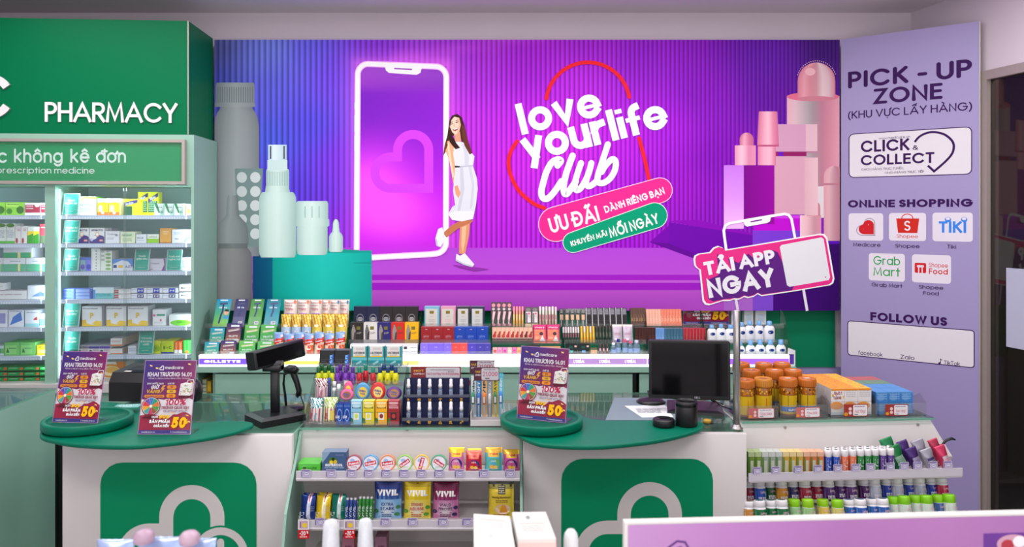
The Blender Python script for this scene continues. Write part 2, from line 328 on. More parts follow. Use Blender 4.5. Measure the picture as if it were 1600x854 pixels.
    def heart(s, cx, cy, sz, w, col):
        """open heart with one square corner low on the right"""
        r = sz * .29
        p = [(cx + sz * .5, cy - s.up * sz * .5), (cx - sz * .5 + r, cy - s.up * sz * .5)]
        a0 = [(cx - sz * .5 + r, cy - s.up * (sz * .5 - r))]
        p = [(cx + .5 * sz, cy - s.up * .5 * sz), (cx - .5 * sz + r, cy - s.up * .5 * sz)] + [(cx - .5 * sz + r + r * cos(R(a)), cy + s.up * (-.5 * sz + r + r * sin(R(a)))) for a in range(260, 89, -10)]
        p += [(cx + .5 * sz - 2 * r, cy + s.up * (-.5 * sz + 2 * r))] + [(cx + .5 * sz - r + r * cos(R(a)), cy + s.up * (.5 * sz - r + r * sin(R(a)))) for a in range(180, -1, -10)] + [(cx + .5 * sz, cy - s.up * .5 * sz)]
        s.stroke(p[:-1], w, col, closed=True)
# ---------------------------------------------------------------- where things stand
def P3(px, py, Y): return Vector(((px - CX) / FPX * Y, Y, EYE - (py - CY) / FPX * Y))
class Frame:
    """a set of upright planes turned by TH about the vertical through (ox, oy)"""
    def __init__(s, ox, oy, th): s.ox, s.oy, s.th, s.c, s.s = ox, oy, R(th), cos(R(th)), sin(R(th))
    def uz(s, px, py, d=0.0):
        k = (px - CX) / FPX
        u = (k * (s.oy + d * s.c) - s.ox + d * s.s) / (s.c - k * s.s); Y = s.oy + u * s.s + d * s.c
        return u, EYE - (py - CY) / FPX * Y
    def w(s, u, d, z): return (s.ox + u * s.c - d * s.s, s.oy + u * s.s + d * s.c, z)
FR0 = Frame(0, 0, 0)
def ident(ox=0.0, y=0.0, oz=0.0): return lambda x, z, l: (ox + x, y - l, oz + z)
# ================================================================ the room
YW, YM = 4.74, 4.62                    # back wall, front of the big banner
def struct(name, mb): return tag(mb.add(name), kind='structure')
b = MB('floor_tile'); b.box(-4.5, 3.6, -1.5, 4.9, -.1, 0); struct('floor', b)
b = MB('ceiling_paint'); b.box(-4.5, 3.8, -1.5, 4.9, 2.955, 3.05); struct('ceiling', b)
b = MB('wall_paint'); b.box(-4.5, 2.75, YW, YW + .12, 0, 2.955); struct('wall_back', b)
b = MB('lilac'); b.box(-1.79, 2.62, YW - .012, YW, 0, .775); struct('trim_1', b)
b = MB('green_panel'); b.box(-1.80, 1.985, YW - .02, YW, .775, 1.16); struct('trim_2', b)
b = MB('wall_paint'); b.box(-4.6, -4.5, -1.5, 4.9, 0, 2.955); struct('wall_left', b)
# right wall, turned a little, with a glazed opening
RW = Frame(2.585, 4.21, -76.95)
def rw(u, d, z): return RW.w(u, d, z)
def wbox(mb, F, u0, u1, d0, d1, z0, z1, col=(200, 200, 200), m=0):
    i = len(mb.v); mb.box(u0, u1, d0, d1, z0, z1, col, m)
    for k in range(i, len(mb.v)): mb.v[k] = F.w(*mb.v[k])
b = MB('wall_paint'); wbox(b, RW, -.6, 4.9, 0, .1, 2.49, 2.955); wbox(b, RW, -.6, .0, 0, .1, 0, 2.49); struct('wall_right', b)
wr = empty('window_1', rw(0, 0, 0), RW.th, kind='structure')
b = MB('alu')
for u0, u1, z0, z1 in ((.0, .05, 0, 2.49), (.05, 2.2, 2.44, 2.49), (2.15, 2.2, 0, 2.44), (.05, 2.15, 0, .06)): b.box(u0, u1, -.03, .03, z0, z1)
b.add('window_frame', wr)
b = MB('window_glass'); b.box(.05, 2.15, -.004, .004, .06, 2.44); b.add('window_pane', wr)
area('store_room_fill', rw(1.2, .7, 2.9), .6, .3, 48)  # added fill lamp, lifts the dark space behind the glass
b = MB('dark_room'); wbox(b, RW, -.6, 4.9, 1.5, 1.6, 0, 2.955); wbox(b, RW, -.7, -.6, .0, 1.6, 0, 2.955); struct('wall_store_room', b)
b = MB('floor_tile'); wbox(b, RW, -.6, 4.9, .1, 1.6, -.1, 0); struct('floor_store_room', b)
b = MB('ceiling_paint'); wbox(b, RW, -.6, 4.9, .1, 1.6, 2.955, 3.05); struct('ceiling_store_room', b)
# dim fittings beyond the glass
b = MB('plastic'); b.box(-.5, .5, -.2, .2, 0, .95, (74, 60, 48)); b.box(-.52, .52, -.22, .22, .95, .99, (96, 78, 60)); 
for z in (.3, .62): b.box(-.48, .48, -.206, -.2, z, z + .012, (40, 32, 26))
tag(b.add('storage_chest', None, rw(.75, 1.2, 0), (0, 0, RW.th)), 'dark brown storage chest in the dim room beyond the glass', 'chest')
sh_ = empty('storage_rack', rw(.45, 1.42, 0), RW.th, 'dim grey storage rack in the room beyond the glass', 'rack')
for k, z in enumerate((1.2, 1.55, 1.9)):
    b = MB('plastic'); b.box(-.9, 1.4, -.12, .06, z, z + .025, (120, 108, 104)); b.box(-.9, 1.4, -.125, -.12, z - .02, z + .03, (150, 120, 130) if k == 1 else (132, 124, 116)); b.add('shelf', sh_)
b = MB('alu'); 
for u in (-.9, 1.38): b.box(u, u + .02, -.12, .06, 0, 2.1)
b.add('frame', sh_)
# white sheet on the glass
u0, z1 = RW.uz(1572, 418, -.006); u1, z0 = RW.uz(1650, 556, -.006)
b = MB('print'); b.box(u0, u1, -.0052, -.0042, z0, z1, (190, 192, 212))
tag(b.add('paper_sheet', None, rw(0, 0, 0), (0, 0, RW.th)), 'plain pale paper sheet stuck on the dark shop window', 'paper')
# ================================================================ big printed banner over the counter
def mp_m(px, py, l): p = P3(px, py, YM); return (p.x, p.y - l, p.z)
mu = empty('mural_banner', (0, YM, 0), 0, 'huge purple printed banner with a giant phone, slogan and cosmetics above the back counter', 'banner')
def mural_part(name, mb): return mb.add(name, mu, (0, -YM, 0))
def bg(x, y):
    tw = 0; r = [0, 0, 0]
    for (cx, cy, c) in BGP:
        w = 1 / (((x - cx) ** 2 + (y - cy) ** 2) + 900) ** 1.6
        tw += w
        for k in range(3): r[k] += w * c[k]
    return [k / tw for k in r]
BGP = [(345, 70, (85, 90, 150)), (345, 130, (70, 80, 185)), (400, 90, (110, 125, 225)), (430, 75, (118, 135, 230)), (420, 130, (95, 95, 225)), (480, 80, (105, 95, 240)), (480, 200, (85, 75, 225)), (425, 220, (75, 95, 220)),
       (450, 300, (85, 62, 215)), (520, 120, (118, 72, 238)), (530, 250, (125, 52, 232)), (540, 370, (140, 40, 225)), (470, 350, (110, 50, 210)), (600, 72, (130, 50, 218)), (700, 72, (160, 50, 215)), (640, 85, (165, 60, 225)),
       (760, 80, (172, 48, 215)), (740, 200, (190, 45, 228)), (760, 330, (190, 32, 222)), (820, 110, (165, 30, 212)), (830, 200, (198, 35, 238)), (920, 75, (165, 35, 212)), (900, 130, (190, 42, 228)), (900, 300, (205, 35, 238)),
       (880, 210, (218, 45, 248)), (800, 260, (205, 38, 240)), (980, 220, (190, 32, 232)), (1000, 90, (148, 30, 205)), (1040, 200, (172, 28, 222)), (1060, 300, (165, 22, 208)), (1100, 150, (138, 22, 195)), (1120, 250, (135, 15, 190)),
       (1120, 330, (145, 18, 196)), (1200, 90, (105, 30, 178)), (1295, 80, (66, 24, 118)), (1210, 150, (105, 20, 168)), (960, 365, (165, 20, 212)), (800, 365, (182, 30, 220)), (1300, 150, (80, 22, 140)), (700, 375, (185, 35, 215))]
b = MB('mural_print', 'alu')
X0, X1, Y0, Y1 = 335, 1312, 62, 387
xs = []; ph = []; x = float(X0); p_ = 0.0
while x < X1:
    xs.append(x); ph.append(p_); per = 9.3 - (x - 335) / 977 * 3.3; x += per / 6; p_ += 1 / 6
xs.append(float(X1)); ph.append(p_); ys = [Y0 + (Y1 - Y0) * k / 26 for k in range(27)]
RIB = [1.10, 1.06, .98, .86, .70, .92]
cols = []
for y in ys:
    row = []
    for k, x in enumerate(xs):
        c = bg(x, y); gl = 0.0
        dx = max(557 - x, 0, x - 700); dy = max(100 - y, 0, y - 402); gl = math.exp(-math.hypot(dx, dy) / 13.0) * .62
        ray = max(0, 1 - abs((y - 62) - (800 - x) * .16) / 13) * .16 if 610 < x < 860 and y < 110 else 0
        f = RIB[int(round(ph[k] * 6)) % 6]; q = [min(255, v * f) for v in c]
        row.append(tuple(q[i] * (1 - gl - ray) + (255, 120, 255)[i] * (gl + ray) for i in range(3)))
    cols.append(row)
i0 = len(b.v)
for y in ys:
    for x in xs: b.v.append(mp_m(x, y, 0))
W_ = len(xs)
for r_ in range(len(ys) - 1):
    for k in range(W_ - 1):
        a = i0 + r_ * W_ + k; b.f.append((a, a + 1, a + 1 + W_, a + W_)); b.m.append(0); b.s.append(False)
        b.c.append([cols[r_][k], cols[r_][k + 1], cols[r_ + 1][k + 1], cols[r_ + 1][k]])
A = Art(b, mp_m, 0, -1, .00001, 0)
A.grady(335, 1312, 387, 429, [(180, 70, 215), (186, 76, 216), (190, 80, 218)]); A.gradx(335, 1312, 429, 437.5, [(165, 30, 200)] * 2); A.rect(335, 437.5, 1312, 441.5, (196, 92, 214))
A.rect(335, 441.5, 1312, 453, (160, 26, 196)); A.grady(335, 1312, 453, 485, [(186, 82, 198), (178, 74, 196), (176, 72, 192)])
A.l = .00002
pa, pb = P3(335, 62, YM), P3(1312, 485, YM)
b.box(pa.x, pb.x, YM + .0004, YM + .028, pb.z, pa.z, (205, 200, 205), 1)
for x in (-1.5, 0, 1.5): b.box(x, x + .05, YM + .028, YW - .003, pa.z - .3, pa.z - .2, (205, 200, 205), 1)
A.l = .0006
# step, podium and blocks on the right of the picture
A.poly([(1015, 378), (1044, 377), (1110, 400), (1110, 412), (1080, 402)], (100, 0, 150)); A.poly([(1015, 378), (1045, 352), (1045, 380)], (120, 0, 175))
A.poly([(1045, 345), (1090, 343), (1180, 366), (1180, 372)], (140, 5, 185)); A.poly([(1045, 347), (1180, 368), (1180, 420), (1100, 402), (1045, 380)], (112, 0, 172))
A.rect(1176, 375, 1208, 485, (128, 74, 206)); A.gradx(1208, 1312, 378, 485, [(66, 0, 120), (62, 0, 112), (50, 0, 95)]); A.gradx(1262, 1312, 371, 381, [(100, 20, 200), (84, 10, 170)])
A.rect(1131, 453, 1176, 485, (172, 100, 200)); A.poly([(1176, 360), (1250, 358), (1250, 378), (1176, 378)], (126, 60, 215)); A.rect(1178, 336, 1252, 360, (196, 10, 212)); A.rect(1178, 336, 1252, 341, (215, 60, 235))
A.grady(1131, 1162, 258, 357, [(205, 125, 238), (226, 150, 248), (246, 190, 255)]); A.gradx(1162, 1210, 258, 350, [(128, 0, 140), (156, 0, 165)])
PK = [(236, 150, 180), (246, 190, 205), (214, 176, 188), (190, 150, 165), (205, 150, 170), (225, 168, 184)]
A.turned(1270.5, [(150, 41), (312, 41)], [(232, 175, 190), (222, 188, 196), (190, 172, 178), (166, 148, 154), (190, 128, 148), (214, 140, 160), (225, 160, 176)]); A.ell(1270, 151, 41, 7, (226, 110, 140))
DM = [(214, 128, 148), (232, 160, 172), (216, 140, 154), (206, 146, 156), (228, 200, 204), (222, 186, 192), (204, 120, 140)]
A.turned(1275.7, dome(127, 29.4, 29.5) + [(154, 29.4)], DM); A.ell(1275.7, 154, 29.4, 4, (206, 128, 146)); A.ell(1266, 112, 8, 6, (240, 184, 190))
for k in range(24):
    t = R(20 + k * 6.2); A.ell(1276 + 31 * cos(t), 126 - 31 * sin(t), .8, .8, (240, 190, 205), 6)
A.rect(1276, 291, 1288, 340, (226, 215, 220)); A.turned(1303, dome(276, 16, 17) + [(376, 16)], [(222, 160, 172), (226, 176, 184), (196, 148, 160), (190, 122, 140), (206, 140, 156)], hi=1312); A.rect(1287, 286, 1312, 289, (190, 120, 138))
A.turned(1266.5, [(336, 16.5), (376, 16.5)], [(246, 206, 212), (238, 190, 198), (206, 150, 164), (220, 150, 166)]); A.turned(1271, dome(324, 10.5, 11) + [(337, 10.5)], [(206, 128, 142), (232, 168, 178), (200, 120, 136)])
A.rect(1210, 194, 1259, 236, (214, 160, 190)); A.rect(1259, 194, 1277, 236, (228, 186, 198)); A.rect(1210, 236, 1277, 239, (190, 130, 158)); A.rect(1212, 237, 1260, 244, (150, 30, 100)); A.rect(1216, 237, 1224, 244, (110, 20, 190))
A.rect(1210, 244, 1257, 335, (220, 165, 186)); A.gradx(1257, 1278, 246, 336, [(226, 178, 190), (236, 196, 204)])
A.turned(1200, [(174, 14), (176, 14.5), (227, 17)], [(214, 116, 150), (240, 160, 186), (252, 194, 210), (232, 142, 172), (210, 110, 146)]); A.turned(1198, [(228, 14), (258, 14)], [(226, 130, 162), (246, 176, 198), (250, 190, 208), (222, 120, 156)]); A.rect(1184, 226, 1217, 229, (196, 90, 130))
A.turned(1164.5, [(227, 16.5), (258, 16.5)], [(232, 150, 185), (252, 200, 216), (226, 140, 176), (236, 150, 182)]); A.turned(1166.5, dome(218, 11, 11) + [(227, 11)], [(200, 104, 140), (240, 170, 194), (214, 120, 156), (196, 100, 136)])
# bottles and the teal block on the left
A.poly([(395, 384), (430, 380), (520, 388), (580, 392), (580, 398), (395, 398)], (14, 150, 138)); A.gradx(395, 437, 395, 485, [(0, 70, 110), (0, 84, 120), (0, 110, 134)]); A.gradx(426, 581, 394, 485, [(8, 160, 146), (22, 186, 172), (34, 200, 186), (26, 190, 176), (14, 170, 158)]); A.rect(426, 391, 581, 395, (20, 160, 148))
G1 = [(132, 138, 142), (150, 158, 160), (162, 168, 170), (146, 152, 156), (120, 126, 132)]
A.turned(369.5, [(166, 24), (171, 26), (176, 30), (184, 33), (196, 35), (212, 35.6), (400, 35.6)], G1, lo=335.5); A.turned(367.5, [(129, 29), (133, 30.5), (163, 30.5)], [(126, 136, 140), (150, 160, 164), (160, 168, 170), (146, 154, 158), (126, 136, 140)]); A.turned(367.5, [(161, 31.5), (167, 31.5)], [(130, 138, 142), (166, 172, 174), (132, 140, 144)], lo=335.5)
for k in range(16): A.rect(340 + k * 3.6, 136, 341.3 + k * 3.6, 160, (112, 122, 126))
A.poly([(367, 263), (411, 263), (405, 385), (372, 385)], (118, 142, 140))
for k in range(5):
    A.ell(378, 277 + k * 22, 8, 8.5, (198, 206, 206)); A.ell(399, 277 + k * 22, 8, 8.5, (206, 214, 214))
DK = [(124, 124, 126), (146, 148, 148), (150, 150, 150), (134, 134, 136), (108, 108, 112)]
A.turned(363.5, [(305, 7), (309, 8.5), (336, 10), (342, 15), (348, 21), (360, 24.5), (382, 25.5)], [(132, 142, 142), (156, 164, 164), (140, 148, 148), (112, 120, 122)]); A.turned(364, [(380, 23), (388, 23)], [(108, 116, 116), (128, 134, 134), (100, 106, 108)]); A.turned(363, [(388, 25), (394, 29.5), (404, 31), (485, 31)], DK, lo=335.5)
LT = [(168, 198, 192), (206, 230, 222), (216, 238, 230), (196, 222, 214), (160, 192, 186)]
A.turned(434, [(300, 24), (303, 26.5), (308, 28.6), (316, 29.2), (390, 29.2), (397, 28.4), (402, 26)], LT); A.turned(433.5, [(290, 18), (300, 19.5)], LT); A.turned(434, [(264, 17), (267, 18), (291, 18)], LT)
for k in range(13): A.rect(418 + k * 2.6, 268, 418.9 + k * 2.6, 290, (150, 184, 178))
A.gradx(419, 448, 226, 265, [(182, 212, 226), (226, 240, 244), (205, 226, 232), (180, 205, 215)]); A.rect(422, 228, 424, 248, (60, 50, 70)); A.rect(443, 228, 445, 248, (60, 50, 70)); A.rect(418, 250, 449, 266, (206, 228, 226))
A.turned(488, [(348, 22), (356, 24), (390, 24), (396, 23), (398, 20)], LT); A.turned(488, [(314, 23), (317, 25), (342, 25)], LT); A.turned(488.5, [(342, 26), (352, 26.4), (354, 24)], LT)
for k in range(3): A.rect(476 + k * 11, 322, 477.5 + k * 11, 340, (150, 186, 180))
A.turned(525, dome(352, 5, 10) + [(354, 5), (362, 6), (363, 7), (366, 9.5), (370, 11), (391, 11), (393.5, 9)], LT)
mural_part('printed_panel', b)
# giant phone
b = MB('mural_print'); A = Art(b, mp_m, 0, -1, .00001, .0036)
n = 14; m_ = 20; FP = []
for j in range(m_ + 1):
    y = 100 + 302 * j / m_; row = []
    for k in range(n + 1):
        x = 560 + 138 * k / n; u, v = k / n, j / m_
        c = mixc((150, 50, 200), (128, 36, 190), u) if v < .12 else mixc((122, 30, 192), (140, 30, 205), u)
        gx = math.exp(-(((u - .12) / .5) ** 2 + ((v - .62) / .2) ** 2)); g2 = math.exp(-(((u - .45) / .55) ** 2 + ((v - .80) / .16) ** 2)); g3 = math.exp(-((v - .02) / .09) ** 2) * .5
        c = mixc(c, (196, 20, 228), min(1, max(0, (v - .3) * 1.8))); c = mixc(c, (250, 80, 255), min(1, .9 * gx + .75 * g2)); c = mixc(c, (176, 96, 210), g3)
        if v > .93: c = mixc(c, (190, 70, 220), (v - .93) * 10)
        row.append(c)
    FP.append(row)
for j in range(m_):
    for k in range(n):
        q = [(559 + 138.5 * (k + a) / n, (100 + 4 * (k + a) / n) * (1 - (j + c) / m_) + (402 - 6 * (k + a) / n) * (j + c) / m_) for a, c in ((0, 0), (1, 0), (1, 1), (0, 1))]
        b.face([mp_m(x, y, .0034) for x, y in q], [FP[j][k], FP[j][k + 1], FP[j + 1][k + 1], FP[j + 1][k]])
A.heart(628, 252, 84, 14, (212, 66, 234))
fr = [(581, 402), (672, 397)] + [(680 + 17 * cos(R(a)), 378 - 18 * sin(R(a))) for a in range(280, 361, 12)] + [(697.5, 122)] + [(681 + 16.5 * cos(R(a)), 121 - 17 * sin(R(a))) for a in range(0, 91, 12)] + [(575 + 16 * cos(R(a)), 117 - 17 * sin(R(a))) for a in range(90, 181, 12)] + [(557.5, 390)]
A.stroke(fr, 9.5, (252, 190, 255)); A.stroke(fr, 6.5, (255, 255, 255)); A.poly([(601, 100), (660, 103), (657, 114), (651, 117), (608, 114), (603, 110)], (255, 255, 255)); A.stroke([(617, 107.2), (643, 108.5)], 2.2, (160, 60, 190), 1)
for y0, y1 in ((160, 170), (180, 206), (212, 236)): A.rect(554, y0, 556, y1, (255, 240, 255))
A.rect(553, 391, 581, 395, (20, 160, 148)); A.gradx(553, 581, 395, 410, [(23, 185, 172), (14, 170, 158)])
mural_part('phone_graphic', b)
# printed woman leaning on the phone
b = MB('mural_print'); A = Art(b, mp_m, 0, -1, .00001, .0044)
def q_(pts): return [(660 + x * .3101, 165 + y * .3103) for x, y in pts]
def pp(pts, c): A.poly(q_(pts), c)
pp([(150, 800), (262, 812), (340, 822), (262, 832), (190, 815)], (150, 50, 170))
pp([(136, 75), (150, 50), (176, 42), (198, 58), (212, 100), (226, 165), (252, 242), (236, 246), (205, 190), (190, 150), (150, 150), (130, 212), (104, 254), (112, 200), (126, 150)], (66, 34, 28))
pp([(190, 580), (258, 575), (236, 602), (180, 618), (122, 664), (104, 640), (150, 600)], (198, 118, 82)); pp([(190, 612), (240, 592), (236, 650), (216, 748), (184, 744), (186, 680)], (226, 150, 112)); pp([(200, 612), (222, 602), (216, 680), (204, 742), (196, 700)], (246, 190, 150))
pp([(120, 182), (150, 170), (162, 190), (157, 240), (165, 320), (174, 390), (192, 440), (184, 463), (166, 440), (150, 360), (135, 270), (115, 225)], (238, 172, 132)); pp([(122, 190), (134, 186), (146, 270), (160, 360), (152, 362), (136, 272)], (252, 214, 176))
pp([(158, 138), (190, 130), (196, 184), (165, 178)], (222, 160, 128)); pp([(165, 180), (205, 184), (236, 220), (262, 255), (256, 302), (165, 306), (155, 240)], (226, 226, 234)); pp([(200, 190), (222, 210), (236, 262), (232, 300), (214, 300), (212, 240)], (208, 208, 220))
pp([(165, 308), (255, 303), (276, 370), (279, 420), (270, 500), (255, 570), (200, 582), (150, 575), (130, 546), (150, 510), (165, 500), (155, 430)], (222, 222, 230)); pp([(190, 310), (205, 310), (212, 420), (190, 530), (178, 530), (192, 420)], (204, 204, 216)); pp([(232, 306), (246, 305), (262, 400), (252, 510), (240, 520), (250, 400)], (206, 206, 218)); pp([(130, 546), (165, 530), (255, 530), (262, 540), (255, 570), (200, 582), (150, 575)], (234, 234, 240))
pp([(163, 302), (190, 304), (190, 311), (165, 312)], (44, 36, 50)); pp([(190, 304), (257, 298), (257, 305), (190, 311)], (190, 190, 205))
pp([(162, 406), (178, 400), (192, 440), (182, 466), (168, 444)], (232, 160, 122))
pp([(140, 72), (158, 52), (184, 60), (194, 95), (188, 126), (170, 146), (152, 136), (138, 106)], (248, 208, 184)); pp([(176, 62), (186, 62), (194, 95), (188, 126), (172, 145), (180, 120), (184, 92)], (236, 184, 158))
pp([(153, 118), (180, 108), (178, 122), (166, 128), (156, 125)], (150, 40, 44)); pp([(155, 118), (178, 110), (176, 117), (162, 122)], (255, 250, 246)); pp([(145, 92), (156, 88), (156, 92), (146, 95)], (60, 36, 34)); pp([(168, 84), (182, 79), (182, 84), (169, 88)], (60, 36, 34)); pp([(158, 92), (163, 92), (166, 104), (158, 105)], (232, 178, 150)); pp([(143, 84), (155, 79), (155, 82), (144, 87)], (70, 40, 34)); pp([(167, 76), (182, 70), (182, 73), (168, 79)], (70, 40, 34))
pp([(136, 78), (150, 50), (176, 42), (200, 60), (206, 90), (190, 62), (160, 56), (146, 74), (140, 110)], (56, 28, 24)); pp([(138, 140), (150, 148), (172, 190), (190, 212), (168, 220), (150, 200), (136, 180)], (52, 26, 24)); pp([(196, 90), (214, 110), (228, 168), (250, 240), (238, 246), (212, 200), (200, 150)], (104, 54, 38)); pp([(112, 200), (124, 170), (128, 200), (106, 250)], (110, 58, 40))
pp([(80, 620), (100, 612), (110, 640), (105, 660), (117, 668), (92, 712), (70, 702), (65, 670)], (240, 240, 246)); pp([(65, 670), (72, 668), (80, 705), (92, 712), (72, 706)], (200, 200, 214)); pp([(172, 745), (190, 755), (214, 742), (262, 798), (252, 811), (214, 800), (168, 776)], (242, 242, 248)); pp([(168, 770), (214, 795), (254, 805), (250, 812), (212, 802), (168, 780)], (206, 206, 218))
mural_part('printed_figure', b)
# slogan
b = MB('mural_print'); A = Art(b, mp_m, 0, -1, .00001, .0044); RD = (236, 36, 48); WH = (255, 255, 255)
A.stroke([(918.5 + 65.5 * cos(R(a)), 163 - 65.5 * sin(R(a))) for a in range(172, 7, -6)], 6, RD, 1); A.stroke(flow([(808, 221), (801, 231), (796, 243), (794.5, 256), (797, 270), (802.5, 284), (811, 298), (822, 309), (836, 319), (851, 325)]), 6, RD, 1); A.stroke([(998.5, 216), (1007, 248), (1014, 281)], 6, RD, 1)
A.text('love', 815.5, 211, 49, WH, .225, fit=131, rot=13.5, gap=.0, keep=True); A.text('your', 822, 254.5, 49, WH, .225, fit=134, rot=14, gap=.0, keep=True); A.text('life', 957, 220.5, 49, WH, .225, fit=92, rot=14, gap=.0, keep=True)
def cl(pts, w): A.stroke(flow([(785 + x * .2868, 85 + y * .2868) for x, y in pts]), w, WH, 1)
cl([(300, 605), (318, 580), (300, 572), (268, 590), (240, 640), (222, 700), (212, 750), (222, 782), (250, 782), (285, 745), (322, 690)], 10); cl([(382, 552), (350, 640), (334, 710), (336, 752), (352, 758), (380, 720), (400, 690)], 10); cl([(428, 592), (405, 660), (394, 710), (402, 738), (424, 730), (450, 690), (472, 640), (484, 592)], 9.5); cl([(474, 630), (456, 690), (464, 716), (486, 712), (512, 690)], 9.5); cl([(574, 490), (548, 570), (520, 660), (520, 694), (548, 700), (585, 676), (612, 630), (616, 582), (596, 572), (562, 604), (540, 640)], 9.5)
def capsule(x0, y0, r0, x1, y1, r1, col):
    d = math.atan2(y1 - y0, x1 - x0); L = math.hypot(x1 - x0, y1 - y0); e = math.asin((r0 - r1) / L); P = []
    for k in range(15): t = d + PI / 2 + e * -1 + (PI + 2 * e) * k / 14 if False else d + PI / 2 - e + (PI + 2 * e) * k / 14; P.append((x0 + r0 * cos(t), y0 + r0 * sin(t)))
    for k in range(15): t = d - PI / 2 + e + (PI - 2 * e) * k / 14; P.append((x1 + r1 * cos(t), y1 + r1 * sin(t)))
    A.poly(P, col)
capsule(868.5, 350, 27.6, 1031, 297, 19.8, (255, 214, 240)); capsule(868.5, 350, 26.6, 1031, 297, 18.8, (250, 44, 142))
A.text('ƯU ĐÃI', 861.5, 364.5, 24, WH, .19, fit=79, rot=15); A.text('DÀNH RIÊNG BẠN', 946, 332.8, 11, WH, .2, fit=98, rot=18)
capsule(895.4, 378.5, 16.4, 1022.5, 336.5, 20.4, (225, 255, 240)); capsule(895.4, 378.5, 15.4, 1022.5, 336.5, 19.4, (0, 158, 116))
A.text('KHUYẾN MÃI', 893, 385, 8.5, WH, .2, fit=59, rot=17); A.text('MỖI NGÀY', 954, 371.5, 16.5, WH, .19, fit=80, rot=17)
mural_part('slogan', b)
# app call-out
b = MB('mural_print'); A = Art(b, mp_m, 0, -1, .00001, .0044)
def z7(pts): return [(1080 + x * .2107, 320 + y * .2107) for x, y in pts]
A.stroke(z7([(330, 700), (345, 784)]), 4.2, (232, 224, 236)); A.stroke(z7([(828, 610), (858, 784)]), 4.2, (236, 228, 240)); A.stroke(z7([(258, 330), (244, 230), (240, 190), (250, 155), (282, 135), (380, 118), (590, 82), (690, 66), (722, 74), (742, 104), (768, 245)]), 4.2, WH); A.poly(z7([(380, 112), (592, 76), (582, 122), (560, 134), (412, 160), (394, 150)]), WH); A.stroke(z7([(442, 124), (520, 110)]), 2, (120, 20, 150), 1)
out = [(15, 400), (22, 375), (50, 360), (132, 350), (160, 316), (195, 302), (228, 314), (244, 332), (950, 212), (985, 214), (1008, 240), (1060, 545), (1052, 578), (1030, 594), (760, 640), (520, 676), (490, 660), (462, 680), (420, 690), (390, 682), (350, 702), (310, 700), (285, 712), (230, 712), (200, 722), (130, 744), (100, 738), (82, 712), (58, 480), (32, 462), (20, 445)]
A.poly(z7(out), WH); ci = (560, 480)
A.poly(z7([(ci[0] + (x - ci[0]) * .975, ci[1] + (y - ci[1]) * .955) for x, y in out]), (236, 52, 138))
A.poly(z7([(190, 360), (300, 480), (270, 395), (350, 430), (420, 360), (470, 400), (590, 330), (640, 350), (760, 600), (745, 632), (520, 664), (490, 650), (460, 668), (420, 678), (390, 670), (350, 690), (300, 690), (230, 700), (160, 715), (125, 695), (110, 560), (200, 520)]), (96, 36, 130))
A.text('TẢI APP', 1102, 430.5, 21.5, (244, 240, 246), .24, fit=112, rot=10.5, gap=.06); A.text('NGAY', 1107.5, 465.5, 29, (240, 238, 242), .25, fit=106, rot=10.5, gap=.05)
A.poly(z7([(655, 312), (668, 296), (962, 240), (980, 252), (1028, 535), (1018, 556), (728, 606), (708, 594)]), (236, 234, 238)); A.ell(1289.5, 432.5, 1, 1, (220, 40, 60))
mural_part('app_callout', b)
# ================================================================ lilac pick-up sign panel on the right
pL = P3(1312, 338, YM); Y1_ = (1.7 + 276 / 1200 * YM - 1.7) * 1200 / 305; pR = P3(1530, 338, Y1_)
PF = Frame(pL.x, pL.y, math.degrees(math.atan2(pR.y - pL.y, pR.x - pL.x))); PW = math.hypot(pR.x - pL.x, pR.y - pL.y); ztop = EYE + 276 / 1200 * YM
ps = empty('sign_panel', (PF.ox, PF.oy, 0), PF.th, 'tall lilac pick-up zone sign panel standing beside the banner', 'sign')
b = MB('lilac', 'alu'); b.box(.008, PW, 0, .03, 0, ztop, m=0); b.box(PW, PW + .006, -.002, .032, 0, ztop, m=1); b.add('panel', ps)
INK = (58, 22, 84)
def ap(mb): return Art(mb, lambda x, z, l: (x, -l, z), 0, 1, .00012, .0006)
def line_on(A, F, txt, pxy, pxe, Hpx, col, wt=.16, **k):
    u0, z0 = F.uz(*pxy); u1, z1 = F.uz(pxe[0], pxe[1]); _, zt = F.uz(pxy[0], pxy[1] - Hpx)
    A.text(txt, u0, z0, zt - z0, col, wt, fit=u1 - u0, rot=math.degrees(math.atan2(z1 - z0, u1 - u0)) * .0, **k)
b = MB('print'); A = ap(b)
line_on(A, PF, 'PICK - UP', (1325, 138.5), (1519, 92), 26, INK, .19, cap=1); line_on(A, PF, 'ZONE', (1365, 163), (1473, 152), 24, INK, .19, cap=1); line_on(A, PF, '(KHU VỰC LẤY HÀNG)', (1325, 186), (1519, 168), 12, INK, .14, cap=1)
line_on(A, PF, 'ONLINE SHOPPING', (1325, 324), (1520, 322), 11.5, INK, .24); line_on(A, PF, 'FOLLOW US', (1360, 500), (1480, 508), 13, INK, .24)
for t, x0, x1, y in (('Medicare', 1333, 1376, 384.5), ('Shopee', 1399, 1437, 386.5), ('Tiki', 1480, 1494, 388), ('Grab Mart', 1362, 1410, 447), ('Shopee', 1436, 1474, 450.5), ('Food', 1443, 1467, 460)): line_on(A, PF, t, (x0, y), (x1, y), 6, INK, .12)
b.add('lettering', ps)
